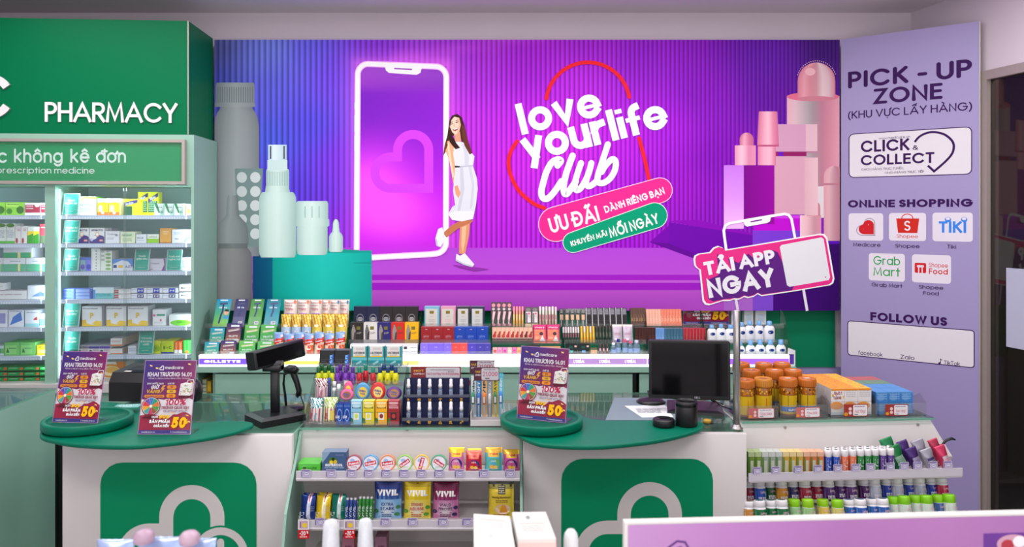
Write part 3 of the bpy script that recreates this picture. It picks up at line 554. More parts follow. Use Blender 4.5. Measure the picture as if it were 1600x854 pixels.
def plate(name, q, r, parent, edge=INK, lift=.0):
    """rounded white plate given by its corner pixels"""
    u0, z1 = PF.uz(*q[0]); u1, _ = PF.uz(*q[1]); _, z0 = PF.uz(*q[2]); mb = MB('print'); A_ = ap(mb); A_.l = .0004
    if edge: A_.rrect(u0, z0, u1, z1, r, edge); A_.rrect(u0 + .005, z0 + .005, u1 - .005, z1 - .005, r - .004, (226, 220, 226))
    else: A_.rrect(u0, z0, u1, z1, r, (228, 220, 230))
    return mb, A_, u0, u1, z0, z1
def pk(pts): return [PF.uz(1300 + x * .3745, y * .3747) for x, y in pts]
mb, A, u0, u1, z0, z1 = plate('click_plate', [(1326, 209), (1519, 196), (1326, 278)], .03, ps)
line_on(A, PF, 'www.medicare.vn', (1373, 218), (1422, 214), 4, INK, .12); line_on(A, PF, 'CLICK', (1345, 238), (1421, 234), 18, INK, .19); line_on(A, PF, '&', (1426, 234), (1434, 234), 7, INK, .14); line_on(A, PF, 'COLLECT', (1345, 258.5), (1460, 253), 16, INK, .19)
A.stroke(flow(pk([(345, 592), (362, 572), (385, 558), (412, 551), (440, 552), (468, 560), (490, 575), (505, 594), (508, 618), (498, 645), (470, 676), (426, 714)])) + pk([(400, 690)]), .012, INK)
line_on(A, PF, 'CHỌN HÀNG TRỰC TUYẾN,', (1346, 266.5), (1412, 264), 3.5, INK, .1); line_on(A, PF, 'NHẬN HÀNG TRỰC TIẾP', (1383, 271.5), (1444, 269), 3.5, INK, .1)
mb.add('click_and_collect_plate', ps)
TL = [((1326, 333), (1380, 333), (1326, 375)), ((1389, 332.5), (1447, 332), (1389, 375.5)), ((1457, 332), (1520, 332), (1457, 376.5)), ((1357.5, 395), (1414, 396), (1357.5, 437.5)), ((1425, 397), (1486, 398), (1425, 440.5))]
for k, q in enumerate(TL):
    mb, A, u0, u1, z0, z1 = plate('logo_tile', q, .016, ps, None); cx, cz, w, h = (u0 + u1) / 2, (z0 + z1) / 2, u1 - u0, z1 - z0
    if k == 0: A.heart(cx, cz, h * .62, h * .02, (120, 110, 130)); A.heart(cx + .003, cz - .002, h * .36, h * .16, (206, 34, 44)); A.rect(cx - .012, cz - .022, cx + .02, cz + .012, (206, 34, 44))
    if k == 1: A.poly([(cx - w * .3, cz + h * .3), (cx + w * .32, cz + h * .3), (cx + w * .27, cz - h * .22), (cx - w * .25, cz - h * .22)], (206, 44, 34)); A.stroke([(cx + w * .15 * cos(t), cz + h * .3 + h * .16 * sin(t)) for t in [PI * k_ / 10 for k_ in range(11)]], .005, (206, 44, 34)); A.text('S', cx, cz - h * .14, h * .36, (240, 232, 234), .14, align=.5); A.text('Shopee', cx, cz - h * .4, h * .13, (206, 60, 50), .12, fit=w * .58, align=.5)
    if k == 2: A.text('TIKI', cx, cz - h * .2, h * .4, (60, 134, 226), .2, fit=w * .68, align=.5); A.ell(cx - w * .11, cz + h * .26, w * .08, h * .09, (60, 134, 226)); A.ell(cx - w * .11, cz + h * .29, w * .055, h * .05, (228, 220, 230)); A.ell(cx + w * .29, cz + h * .26, w * .08, h * .09, (60, 134, 226)); A.ell(cx + w * .29, cz + h * .29, w * .055, h * .05, (228, 220, 230))
    if k == 3: A.text('Grab', cx, cz + h * .08, h * .32, (46, 160, 84), .13, fit=w * .74, align=.5); A.text('Mart', cx, cz - h * .32, h * .32, (46, 160, 84), .13, fit=w * .74, align=.5)
    if k == 4:
        A.rrect(cx - w * .43, cz - h * .16, cx - w * .13, cz + h * .2, .008, (206, 34, 40)); A.rrect(cx - w * .37, cz + h * .04, cx - w * .19, cz + h * .12, .004, (228, 220, 230)); A.rect(cx - w * .34, cz - h * .16, cx - w * .31, cz + h * .05, (228, 220, 230)); A.rect(cx - w * .25, cz - h * .16, cx - w * .22, cz + h * .05, (228, 220, 230))
        A.text('Shopee', cx - w * .06, cz + h * .06, h * .16, (206, 40, 44), .12, fit=w * .48); A.text('Food', cx - w * .06, cz - h * .18, h * .2, (206, 40, 44), .17, fit=w * .48)
    tag(mb.add('logo_tile', ps), ['white tile with a red heart', 'white tile with a red shopping bag', 'white tile with blue letters', 'white tile with green letters', 'white tile with red cutlery badge'][k])
mb, A, u0, u1, z0, z1 = plate('follow_plate', [(1324, 500), (1523, 518), (1324, 554.5)], .018, ps)
for t, x0, x1, y in (('facebook', 1341, 1379, 553.5), ('Zalo', 1407, 1429, 560), ('TikTok', 1475, 1500, 569)): line_on(A, PF, t, (x0, y), (x1, y), 6.5, INK, .14)
A.stroke(pk([(0, 0)]) * 2, .002, INK); uu, zz = PF.uz(1468, 567); A.ell(uu, zz, .006, .006, INK); A.stroke([(uu + .005, zz), (uu + .005, zz + .024), (uu + .013, zz + .018)], .004, INK)
mb.add('follow_us_plate', ps)
# ================================================================ wall cabinet of medicines with its two signs
CF = Frame(-1.772, 4.205, 3.9); WL = -2.35
def cpart(name, mb, parent): return mb.add(name, parent)
zt = 2.77; _, zs = CF.uz(290, 210); _, zb = CF.uz(290, 290)
fs = empty('header_sign', CF.w(0, 0, zs), CF.th, 'green pharmacy header sign across the top of the medicine cabinet', 'sign')
b = MB('green_gloss', 'alu'); b.box(WL, 0, 0, .42, 0, zt - zs); b.box(-.004, .0015, -.0015, .003, 0, zt - zs, m=1); b.add('board', fs)
b = MB('print'); A = Art(b, lambda x, z, l: (x, -l, z), 0, 1, .0002, .012)
def cfl(px, py): u, z = CF.uz(px, py); return u, z - zs
def let3(F, zoff, txt, p0, p1x, Hpx, depth, col, wt, mbm='print', **k):
    u0, z0 = F.uz(*p0); u1, _ = F.uz(p1x, p0[1]); _, z1 = F.uz(p0[0], p0[1] - Hpx)
    mb = MB(mbm); A_ = Art(mb, lambda x, z, l: (x, -l, z), 0, 1, .00005, depth); A_.text(txt, u0, z0 - zoff, z1 - z0, col, wt, fit=u1 - u0, **k)
    # give the cut-out letters their sides
    for f in list(range(len(mb.f))):
        q = [mb.v[i] for i in mb.f[f]]
        for a in range(len(q)):
            p, r_ = q[a], q[(a + 1) % len(q)]; mb.face([p, r_, (r_[0], 0, r_[2]), (p[0], 0, p[2])], (150, 146, 150))
    return mb
let3(CF, zs, 'PHARMACY', (71, 190.5), 278, 31, .008, (238, 232, 230), .15, gap=.04).add('lettering', fs)
uc, zc = cfl(-12, 151); mb = MB('print'); A = Art(mb, lambda x, z, l: (x, -l, z), 0, 1, .00005, .014); A.stroke(arc(uc, zc, .095, .097, 32, 328, 30), .042, (232, 228, 228))
for f in list(range(len(mb.f))):
    q = [mb.v[i] for i in mb.f[f]]
    for a in range(4): p, r_ = q[a], q[(a + 1) % 4]; mb.face([p, r_, (r_[0], 0, r_[2]), (p[0], 0, p[2])], (150, 146, 150))
mb.add('emblem', fs)
cb = empty('medicine_cabinet', CF.w(0, 0, 0), CF.th, 'tall mint glass-fronted cabinet of medicines under the green header', 'cabinet')
ua, _ = CF.uz(70, 450); ub, _ = CF.uz(86, 450); uc1, _ = CF.uz(298.5, 450); _, zl = CF.uz(150, 598); _, zl2 = CF.uz(150, 612)
D_ = .398
b = MB('mint', 'white_laminate'); b.box(uc1, .03, 0, D_, 0, zs - .001); b.box(ua, ub, 0, .03, zl, zb); b.box(ua, ub, .03, D_, zl, zb, m=0); b.box(WL, uc1, 0, D_, zb, zs - .001); b.box(WL, WL + .03, 0, D_, 0, zb); b.box(WL + .03, uc1, -.02, D_, zl2, zl, m=1); b.box(WL + .03, uc1, 0, D_, 0, zl2)
b.add('body', cb)
for p, q in ((WL + .03, ua), (ub, uc1)): b = MB('cyan_back'); b.box(p, q, D_ - .02, D_ - .001, zl, zb); b.add('back_panel', cb)
SHY = [336, 380.5, 424.5, 468.5, 512, 556.5]; SHZ = [CF.uz(190, y)[1] for y in SHY] + [zl]
for k, y in enumerate(SHY):
    for (p, q, nm) in ((WL + .03, ua, 'left'), (ub, uc1, 'right')):
        z = SHZ[k]; b = MB('milky', 'plastic', 'led'); b.box(p + .002, q - .002, .045, D_ - .03, z - .012, z - .001, m=0); b.box(p + .002, q - .002, .04, .045, z - .022, z, (206, 214, 240), m=1)
        n = int((q - p) / .014)
        for j in range(n): b.box(p + .01 + j * .014, p + .017 + j * .014, .0388, .04, z - .02, z - .010, (228, 236, 246), m=1)
        b.add('shelf', cb)
for p, q in ((WL + .03, ua), (ub, uc1)):
    b = MB('led'); b.box(p + .003, p + .008, .034, .04, zl + .02, zb - .02); b.add('light_strip', cb)
    mid = (p + q) / 2
    for a, c, d in ((p, mid + .01, .012), (mid - .01, q, .022)):
        b = MB('glass'); b.box(a, c, d, d + .004, zl + .002, zb - .002); b.add('sliding_door', cb)
    l = area('cabinet_light', CF.w((p + q) / 2, .06, zb - .02), (q - p) * .9, .04, 3.4, (R(-22), 0, CF.th), (.84, .97, 1))
    for uu, sg in ((p + .03, -1), (q - .03, 1)):
        l = area('cabinet_light', CF.w(uu, .05, (zl + zb) / 2), .03, (zb - zl) * .9, 1.1, (R(90), 0, CF.th + (R(-50) if sg < 0 else R(50))), (.80, .97, 1))
lb = empty('light_box', CF.w(0, 0, 0), CF.th, 'green lit sign box in a metal frame below the header', 'sign')
u0, z1 = CF.uz(-140, 216); u1, z0 = CF.uz(292, 288)
b = MB('alu'); 
for a in ((WL, u1, z1 - .016, z1), (WL, u1, z0, z0 + .016), (u1 - .016, u1, z0 + .016, z1 - .016)): b.box(a[0], a[1], -.035, -.0005, a[2], a[3])
lbf = b.add('frame', lb)
mat('sign_green', '#06a060', .4, spec=.2, noise=.05)
b = MB('sign_green', 'print'); b.box(WL, u1 - .016, -.02, -.0005, z0 + .016, z1 - .016); A = Art(b, lambda x, z, l: (x, -.02 - l, z), 1, 1, .0001, .0004)
def sgn(t, x0, x1, y, H, wt):
    u0_, zz = CF.uz(x0, y, -.02); u1_, _ = CF.uz(x1, y, -.02); _, zz1 = CF.uz(x0, y - H, -.02); A.text(t, u0_, zz, zz1 - zz, (240, 250, 245), wt, fit=u1_ - u0_, cap=1)
sgn('Thuốc', -70, 11, 254, 22, .15); sgn('không', 22, 98, 254, 22, .15); sgn('kê', 110, 140, 254, 22, .15); sgn('đơn', 150, 197, 254, 22, .15); sgn('non prescription medicine', -36, 148, 270.5, 10, .12)
b.add('panel', lb)
b = MB('glass'); b.box(WL, u1 - .016, -.032, -.029, z0 + .016, z1 - .016); b.add('cover_glass', lbf)
# ================================================================ glass counter on the far left
gc = empty('glass_counter', (-2.094, 3.1, 0), 0, 'mint sided glass showcase counter beside the left checkout counter', 'counter')
zc = .905
b = MB('mint'); b.prism([(0, 0), (.42, 0), (.42, zc), (.02, zc), (-.03, zc - .22), (-.03, 0)], -.02, 0, mp=lambda x, y, z: (z, x, y)); b.prism([(0, 0), (.42, 0), (.42, zc), (.02, zc), (-.03, zc - .22), (-.03, 0)], -1.02, -1.0, mp=lambda x, y, z: (z, x, y)); b.box(-1.0, -.02, -.02, .42, .0, .42); b.box(-1.0, -.02, .40, .42, .42, zc - .01); b.add('body', gc)
b = MB('counter_glass'); b.box(-1.02, 0, .015, .43, zc, zc + .008); b.box(-1.0, -.02, -.022, -.016, .42, zc - .21); b.add('glass_top', gc)
b = MB('white_laminate'); b.box(-1.0, -.02, .01, .4, .62, .632); b.add('shelf', gc)
for k, (c, w) in enumerate((((200, 214, 226), .16), ((90, 150, 210), .12), ((230, 232, 236), .2), ((176, 204, 220), .14))):
    b = MB('card'); b.box(-w / 2, w / 2, 0, .08, 0, .07, c, top=mixc(c, (255, 255, 255), .3)); A = Art(b, ident()); A.rect(-w * .4, .015, w * .2, .03, (70, 90, 160)); A.rect(-w * .4, .042, w * .4, .052, (250, 250, 250))
    tag(b.add('medicine_box', None, (-2.215 - .2 * k, 3.2, .6326)), ['pale blue box under the glass nearest the mint end panel', 'blue carton inside the glass counter, second from its end', 'wide white box inside the glass counter, third from its end', 'grey-blue box inside the glass counter, farthest from its end'][k], 'box', None)
# ================================================================ back counter under the banner
TX0, TX1 = -1.736, 1.545; TZ = .883
bc = empty('back_counter', (0, 4.2, 0), 0, 'long mint back counter under the purple banner', 'counter')
b = MB('mint'); b.box(TX0, TX1, -.03, .515, TZ - .03, TZ); b.add('worktop', bc)
b = MB('mint_dark', 'black_plastic'); b.box(TX0, TX1, .02, .5, 0, .1); b.box(TX0, TX0 + .02, .0, .5, .1, TZ - .03); b.box(TX1 - .02, TX1, .0, .5, .1, TZ - .03); b.box(TX0 + .02, TX1 - .02, .48, .5, .1, TZ - .03); b.box(TX0 + .1, TX0 + .12, .0, .48, .1, TZ - .03); b.box(TX0 + .02, TX1 - .02, .02, .48, .1, .12)
b.box(.655, .68, .0, .48, .1, TZ - .03, m=1)
b.add('carcass', bc)
dx = [-1.62, -1.02, -.42, .16, .66, 1.1, 1.52]
for k in range(6):
    a, c = dx[k] + .004, dx[k + 1] - .004
    if k == 4: a += .03
    b = MB('mint', 'steel'); b.box(a, c, -.018, 0, .1, TZ - .04); b.add('door', bc)
# lit strips along the front of the worktop
SEC = [('razor and lozenge stand', 312, 541), ('boxed perfume stand', 543, 655), ('red and blue box stand', 656, 767), ('lip colour stand', 768, 879), ('make-up pencil stand', 881, 1011), ('foundation box stand', 1013, 1103), ('white lotion stand', 1104, 1233)]
YB = 4.185
for k, (nm, x0, x1) in enumerate(SEC):
    p, q = P3(x0 - 2, 572, YB), P3(x1 + 1, 572, YB)
    t = empty('light_bar', (p.x, YB, TZ), 0, f'glowing white light bar under the {nm}', 'light', 'lit strips along the back counter')
    b = MB('light_bar'); b.box(0.002, q.x - p.x - .002, 0, .03, .0, .062); df = b.add('diffuser', t)
    b = MB('light_sign'); w = q.x - p.x; A = Art(b, lambda x, z, l: (x, -l, z), 0, 1, .0001, .001)
    c = [(120, 80, 226), (255, 226, 120), (255, 214, 200), (250, 232, 232), (170, 130, 190), (150, 80, 226), (156, 92, 232)][k]
    if k in (0, 4, 5, 6): A.rect(.004, .012, w - .004, .044, c)
    elif k in (1, 2): A.rect(.004, .010, w - .004, .03, c)
    else: A.rect(.004, .03, w - .004, .034, (236, 200, 214))
    if k == 0:
        A.rect(w * .5, .012, w - .004, .03, (255, 214, 96)); A.rect(w * .56, .03, w - .004, .044, (255, 255, 255))
        A.text('GILLETTE', .03, .021, .014, (250, 250, 255), .26, fit=.2)
    if k == 4:
        for j in range(3): A.text("L'ORÉAL", .06 + j * .14, .02, .016, (255, 250, 250), .22, fit=.06)
    b.add('sign_strip', df)
# ================================================================ checkout counters
def checkout(x0, x1, Yf, label, logo):
    zt_ = .86; d = .66; t = empty('checkout_counter', (x0, Yf, 0), 0, label, 'counter'); w = x1 - x0
    b = MB('white_laminate'); b.rbox(0, w, 0, .03, 0, zt_, .004); b.add('front_panel', t)
    b = MB('mint', 'white_laminate'); b.box(0, .02, .03, d, 0, zt_ - .001, m=0); b.box(w - .02, w, .03, d, 0, zt_ - .001); b.box(.02, w - .02, d - .02, d, 0, zt_ - .03); b.box(.02, w - .02, .03, d - .02, 0, .06); b.add('carcass', t)
    b = MB('mint_dark'); b.box(.02, w - .02, .03, d - .02, zt_ - .13, zt_ - .115); b.add('inner_shelf', t)
    b = MB('counter_glass', 'glass_edge'); b.box(.004, w - .004, .034, d, zt_, zt_ + .008); b.box(.004, w - .004, d, d + .002, zt_, zt_ + .008, m=1); b.add('glass_top', t)
    b = MB('emblem_green', 'white_laminate'); A = Art(b, lambda x, z, l: (x - x0, -l, z), 0, 1, .0004, .0015)
    def at(px, py): p = P3(px, py, Yf); return p.x, p.z
    X0_, Z1_ = at(logo['x0'], logo['y0']); X1_, _ = at(logo['x1'], logo['y0']); A.rrect(X0_, .12, X1_, Z1_, .085, (0, 128, 86)); A.m = 1
    cx, cz = at(*logo['lobe']); s_ = Yf / FPX; r = logo['r'] * s_; wv = logo['w'] * s_
    # outline of the heart: right lobe above, left lobe below it, square corner low on the right
    B = 2 * r
    pts = [(cx + r, cz - 3 * r * .98)] + [(cx + r * cos(R(a)), cz + r * sin(R(a))) for a in range(0, 181, 9)] + [(cx - r, cz - .5 * r)] + [(cx - 1.65 * r + r * cos(R(a)), cz - 1.5 * r + r * sin(R(a))) for a in range(90, 271, 9)] + [(cx + r, cz - 2.5 * r)]
    A.stroke(pts[1:] if True else pts, wv, (220, 214, 214), closed=True)
    if logo.get('plus'):
        qx, qz = at(*logo['plus']); A.m = 0; A.ell(qx, qz, 46 * s_, 46 * s_, (0, 128, 86), 36); A.m = 1
        A.stroke(arc(qx, qz, 37 * s_, 37 * s_, 0, 360, 36), 12 * s_, (220, 214, 214)); A.stroke([(qx, qz - 20 * s_), (qx, qz + 20 * s_)], 11 * s_, (220, 214, 214), 1); A.stroke([(qx - 20 * s_, qz), (qx + 20 * s_, qz)], 11 * s_, (220, 214, 214), 1)
    b.add('emblem_panel', t)
    return t
XL0, XL1 = P3(97, 0, 2.95).x, P3(456, 0, 2.95).x; XR0, XR1 = P3(817, 0, 2.97).x, P3(1167, 0, 2.97).x
checkout(XL0, XL1, 2.95, 'white checkout counter holding the black customer display', dict(x0=157, x1=401, y0=722, lobe=(300, 808), r=40, w=22, plus=(345, 866)))
checkout(XR0, XR1, 2.97, 'white checkout counter holding the black monitor', dict(x0=877, x1=1114, y0=716, lobe=(1015, 803), r=40, w=21))
def smooth(pts, n=6):
    o = []; N = len(pts)
    for i in range(N):
        p0, p1, p2, p3 = (pts[(i + k - 1) % N] for k in range(4))
        for j in range(n):
            t = j / n; o.append(tuple(.5 * (2 * p1[c] + (p2[c] - p0[c]) * t + (2 * p0[c] - 5 * p1[c] + 4 * p2[c] - p3[c]) * t * t + (3 * p1[c] - p0[c] - 3 * p2[c] + p3[c]) * t ** 3) for c in (0, 1)))
    return o
def floorpt(px, py, z): Y = (EYE - z) * FPX / (py - CY); return ((px - CX) / FPX * Y, Y)
def leaf(px, name_label):
    z0, z1 = .8685, .897; zs_ = .0125
    q = smooth([floorpt(x, y, z1) for x, y in px], 6); c = (sum(p[0] for p in q) / len(q), sum(p[1] for p in q) / len(q))
    t = empty('counter_leaf', (c[0], c[1], z0), 0, name_label, 'counter top')
    q = [(x - c[0], y - c[1]) for x, y in q]; b = MB('green_top'); h = z1 - z0
    sp = MB('black_plastic'); sp.prism([(x * .55, y * .4 + .03) for x, y in q], 0, zs_); sp.add('spacer', t)
    def ins(f): return [(x * f, y * f) for x, y in q]
    rings = [[(x, y, zs_) for x, y in ins(.985)], [(x, y, zs_ + .004) for x, y in q], [(x, y, h - .005) for x, y in q], [(x, y, h - .0015) for x, y in ins(.994)], [(x, y, h) for x, y in ins(.98)]]
    b.loft(rings, (0, 130, 104)); b.add('slab', t); return t
leaf([(62, 676), (84, 687), (130, 693.5), (200, 695.5), (260, 691), (320, 683), (365, 674), (390, 666), (396, 661), (386, 658), (350, 657.5), (300, 660), (250, 648), (213, 634), (150, 627), (90, 645)], 'green leaf shaped top on the left checkout counter, under two posters')
leaf([(785, 660), (800, 673), (830, 688), (860, 694), (930, 696), (1000, 690), (1050, 682), (1090, 671), (1100, 662.5), (1090, 657), (1060, 656), (1000, 656.5), (940, 656), (905, 648), (880, 632), (846, 626), (805, 634)], 'green leaf shaped top on the right checkout counter, under one poster')
def tray(px, py, r, label):
    z0 = .8975; x, y = floorpt(px, py, z0 + .03); t = empty('round_tray', (x, y, z0), 0, label, 'tray'); b = MB('green_top')
    b.lathe([(r * .94, 0), (r, .008), (r, .032), (r * .985, .036), (r * .9, .036), (r * .88, .032), (r * .86, .022), (.001, .022)], (0, 130, 104), n=48); b.add('dish', t); return x, y, z0 + .022
TR1 = tray(138, 653, .158, 'round green raised tray holding a tilted poster and a paper'); TR2 = tray(846, 653, .158, 'round green raised tray holding one poster near the monitor')
# ================================================================ sloped sweet stand between the counters
cs = empty('sweet_stand', (0, 3.0, 0), 0, 'white stepped stand of sweets between the two checkout counters', 'display stand')
XA, XB = -.833, .030; ZT = .858; ZG = ZT + .0082
side = [(-.22, 0), (.5, 0), (.5, ZT - .01), (.045, ZT - .01), (-.16, .60), (-.22, .4)]
for x in (XA - .010, XB): b = MB('mint'); b.prism(side, x, x + .010, mp=lambda a, c, z: (z, a, c)); b.add('side_panel', cs)
b = MB('white_laminate', 'steel'); b.face([(XA, .05, ZT - .002), (XB, .05, ZT - .002), (XB, .03, .724), (XA, .03, .724)]); b.face([(XA, .03, .724), (XB, .03, .724), (XB, .10, .556), (XA, .10, .556)]); b.box(XA, XB, .10, .12, 0, .57); b.box(XA, XB, .48, .495, 0, ZT - .01)
b.face([(XA, .05, ZT - .002), (XB, .05, ZT - .002), (XB, .48, ZT - .002), (XA, .48, ZT - .002)])
for px in (496, 636, 795): p = P3(px, 671, 3.04); b.lathe([(.006, 0), (.006, .004), (.001, .006)], (150, 150, 150), 1, 10, (p.x, .038, p.z), axis='y')
b.add('back_panel', cs)
b = MB('counter_glass', 'glass_edge'); b.box(XA - .009, XB + .009, .035, .49, ZT, ZT + .008); b.box(XA - .009, XB + .009, .032, .035, ZT, ZT + .008, m=1); b.add('glass_top', cs)
def rail_shelf(parent, x0, x1, yf, yb, z, ztop):
    b = MB('white_laminate'); b.box(x0, x1, yf, yb, z - .012, z); sf = b.add('shelf', parent)
    b = MB('print'); b.box(x0, x1, yf - .004, yf, z - .006, ztop, (205, 200, 208)); b.box(x0, x1, yf - .006, yf - .0042, z - .004, z, (238, 236, 240)); b.add('price_rail', sf)
Z1S, Z2S, Z3S = .724, .556, .39
rail_shelf(cs, P3(463, 0, 2.87).x, XB - .001, -.13, .02, Z1S, .7505); rail_shelf(cs, P3(466, 0, 2.83).x, XB - .001, -.17, .1, Z2S, .582); rail_shelf(cs, P3(466, 0, 2.8).x, XB - .001, -.2, .1, Z3S, .42)
# ================================================================ gum stand right of the counters
GF = Frame(P3(1170, 0, 3.19).x, 3.19, 4.2)
gs = empty('gum_stand', GF.w(0, 0, 0), GF.th, 'white stepped stand of chewing gum and honey jars beside the right counter', 'display stand')
GW, _ = GF.uz(1455, 650); _, GZ = GF.uz(1200, 657)
b = MB('white_laminate', 'steel', 'mint'); b.face([(-.05, .01, GZ - .008), (GW, .01, GZ - .008), (GW + .06, -.05, .70), (-.05, -.05, .70)]); b.face([(-.05, -.05, .70), (GW + .06, -.05, .70), (GW + .06, .04, .5), (-.05, .04, .5)]); b.box(-.04, GW + .02, .04, .06, 0, .5); b.face([(-.05, .01, GZ - .008), (GW, .01, GZ - .008), (GW, .5, GZ - .008), (-.03, .5, GZ - .008)]); b.box(-.03, GW, .48, .5, 0, GZ - .01)
for u in (.155, GW - .06): b.lathe([(.006, 0), (.006, .004), (.001, .006)], (150, 150, 150), 1, 10, (u, -.004, GZ - .028), axis='y')
b.add('back_panel', gs)
b = MB('counter_glass', 'glass_edge'); b.box(-.03, GW + .012, -.005, .5, GZ - .008, GZ, m=0); b.box(-.03, GW + .012, -.008, -.005, GZ - .008, GZ, m=1); b.add('glass_top', gs)
gu, gz1 = GF.uz(1490, 728, -.18); _, gz2 = GF.uz(1300, 800, -.24)
ue, _ = GF.uz(1503, 728, -.2)
GS1 = gz1 - .026; _, GS3 = GF.uz(1300, 787, -.12); GS2 = GS3 - .045
b = MB('white_laminate'); b.box(-.074, ue, -.2, -.05, GS1 - .012, GS1); sf = b.add('shelf', gs)
b = MB('print'); b.box(-.08, ue, -.204, -.2, GS1 - .006, gz1, (205, 200, 210)); b.add('price_rail', sf)
b = MB('white_laminate'); b.box(-.068, ue - .02, -.27, .02, GS2 - .012, GS2); b.box(-.068, ue - .02, -.185, .02, GS2, GS3); b.add('stepped_shelf', gs)
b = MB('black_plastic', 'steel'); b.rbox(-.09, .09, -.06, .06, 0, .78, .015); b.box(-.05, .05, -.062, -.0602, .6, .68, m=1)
tag(b.add('equipment_case', None, (-2.235, 3.72, 0)), 'black case standing in the narrow gap beside the left checkout counter', 'case')  # invented dark block standing in for the shade between the counters
# ================================================================ product builders
def paint(A, w, h, art, ox=0.0):
    for a in art:
        k = a[0]
        X = lambda u: ox + (u - .5) * w
        if k == 'r': A.rect(X(a[1]), a[2] * h, X(a[3]), a[4] * h, a[5])
        elif k == 'e': A.ell(X(a[1]), a[2] * h, a[3] * w, a[4] * h, a[5], 16)
        elif k == 't': A.text(a[1], X(a[2]), a[3] * h, a[4] * h, a[5], a[6] if len(a) > 6 else .18, fit=(a[7] * w if len(a) > 7 and a[7] else None), align=.5, rot=a[8] if len(a) > 8 else 0)
        elif k == 'p': A.poly([(X(u), v * h) for u, v in a[1]], a[2])
        elif k == 'n': A.lines(X(a[1]), X(a[2]), a[3] * h, a[4], a[5] * h, a[5] * h * .45, a[6])
        elif k == 's': A.stroke([(X(u), v * h) for u, v in a[1]], a[2] * h, a[3], 1)
def carton(w, d, h, col, art=(), top=None, side=None, m='card', sh=0):
    b = MB(m); b.box(-w / 2, w / 2, 0, d, 0, h, col, top=top, side=side, sh=sh)
    A = Art(b, lambda x, z, l: (x, -l + sh * z / h, z), 0, 1, .00012, .0003); paint(A, w, h, art); return b
def pouch(w, h, d, colf, art=(), m='foil', flare=0.0, nx=12, nz=18, wav=.0):
    """sealed bag: bulging front and back, crimped top and bottom, thick low down"""
    b = MB(m)
    def T(u, v): return d / 2 * max(0, sin(PI * u)) ** .55 * min(1, v / .12) ** .7 * min(1, max(0, (1 - v)) / .38) ** .8 + .0008
    def X(u, v): return (u - .5) * w * (1 - .05 * sin(PI * v) + flare * (v - .5)) + wav * sin(9 * v) * w
    def pt(u, v, s_): return (X(u, v), d / 2 + s_ * T(u, v) + .0012 * sin(40 * u) * (v > .9), v * h)
    i = {}
    for s_ in (-1, 1):
        for k in range(nz + 1):
            for j in range(nx + 1): i[s_, k, j] = len(b.v); b.v.append(pt(j / nx, k / nz, s_))
        for k in range(nz):
            for j in range(nx):
                q = (i[s_, k, j], i[s_, k, j + 1], i[s_, k + 1, j + 1], i[s_, k + 1, j]); b.f.append(q if s_ < 0 else q[::-1]); b.m.append(0); b.s.append(True); b.c.append(tuple(colf((j + .5) / nx, (k + .5) / nz)))
    for k in range(nz):
        for j in (0, nx):
            b.f.append((i[-1, k, j], i[-1, k + 1, j], i[1, k + 1, j], i[1, k, j])); b.m.append(0); b.s.append(False); b.c.append(tuple(colf(.02, (k + .5) / nz)))
    for k in (0, nz):
        for j in range(nx): b.f.append((i[-1, k, j], i[-1, k, j + 1], i[1, k, j + 1], i[1, k, j])); b.m.append(0); b.s.append(False); b.c.append(tuple(colf((j + .5) / nx, .01 if k == 0 else .99)))
    def mp(x, z, l):
        v = min(max(z / h, 0), 1); u = min(max(x / (w * (1 - .05 * sin(PI * v) + flare * (v - .5))) + .5, 0), 1); return (x, d / 2 - T(u, v) - l, z)
    A = Art(b, mp, 0, 1, .00015, .0012); paint(A, w, h, art); return b
def wrap(b, r, m=0, lift=.0005): return Art(b, lambda a, z, l: ((r + l) * sin(a / r), -(r + l) * cos(a / r), z), m, 1, .00012, lift)
def put(b, name, label, cat, group=None, loc=(0, 0, 0), rot=(0, 0, 0)):
    me = b.mesh(name)
    if rot[0]:      # a leaning thing stands on its lowest edge
        lo = min(v[1] * sin(rot[0]) + v[2] * cos(rot[0]) for v in b.v); loc = (loc[0], loc[1], loc[2] - lo)
    return tag(obj(name, me, None, loc, rot), label, cat, group)
def fit(F, x0, x1, yt, yb, d):
    """place, width and height of an upright face whose outline is given on plane d of frame F"""
    u0, z0 = F.uz(x0, yb, d); u1, _ = F.uz(x1, yb, d); um, zm = F.uz((x0 + x1) / 2, yb, d); _, zt_ = F.uz((x0 + x1) / 2, yt, d)
    return um, abs(u1 - u0), zt_ - zm, zm
W_, K_ = (240, 240, 242), (30, 30, 36)
def L2(c, t=.5): return mixc(c, (255, 255, 255), t)
# ================================================================ medicines in the cabinet
def cab(k, x0, x1, yt, col, art, label, name='medicine_box', dep=.09, d=.075, top=None, side=None, base=0.0, group=None, cat='box', sh=0):
    um, w, h, _ = fit(CF, x0, x1, yt, SHY[k] if k < 6 else 598, d); z = SHZ[k]; _, z1 = CF.uz((x0 + x1) / 2, yt, d); h = z1 - z - base
    lo_, hi_ = (WL + .034, ua - .004) if x0 < 72 else (ub + .004, uc1 - .004); a_, c_ = max(um - w * .4925, lo_), min(um + w * .4925, hi_); um, w = (a_ + c_) / 2, (c_ - a_) / .985
    b = carton(w * .985, dep, h, col, art, top, side, sh=sh)
    return put(b, name, label, cat, group, CF.w(um, d, z + .0006 + base), (0, 0, CF.th))
GN, LM, YE, ORG, NV, PU, MR = (70, 160, 40), (150, 205, 40), (250, 205, 20), (240, 130, 30), (40, 40, 120), (96, 70, 170), (160, 34, 66)
def flower(c1, c2): return [('r', 0, .0, 1, .25, c1), ('e', .3, .55, .18, .25, c2), ('e', .62, .62, .14, .2, c2), ('n', .15, .85, .9, 2, .1, (60, 90, 50))]
TOPS = 'top shelf of the wide right bay'
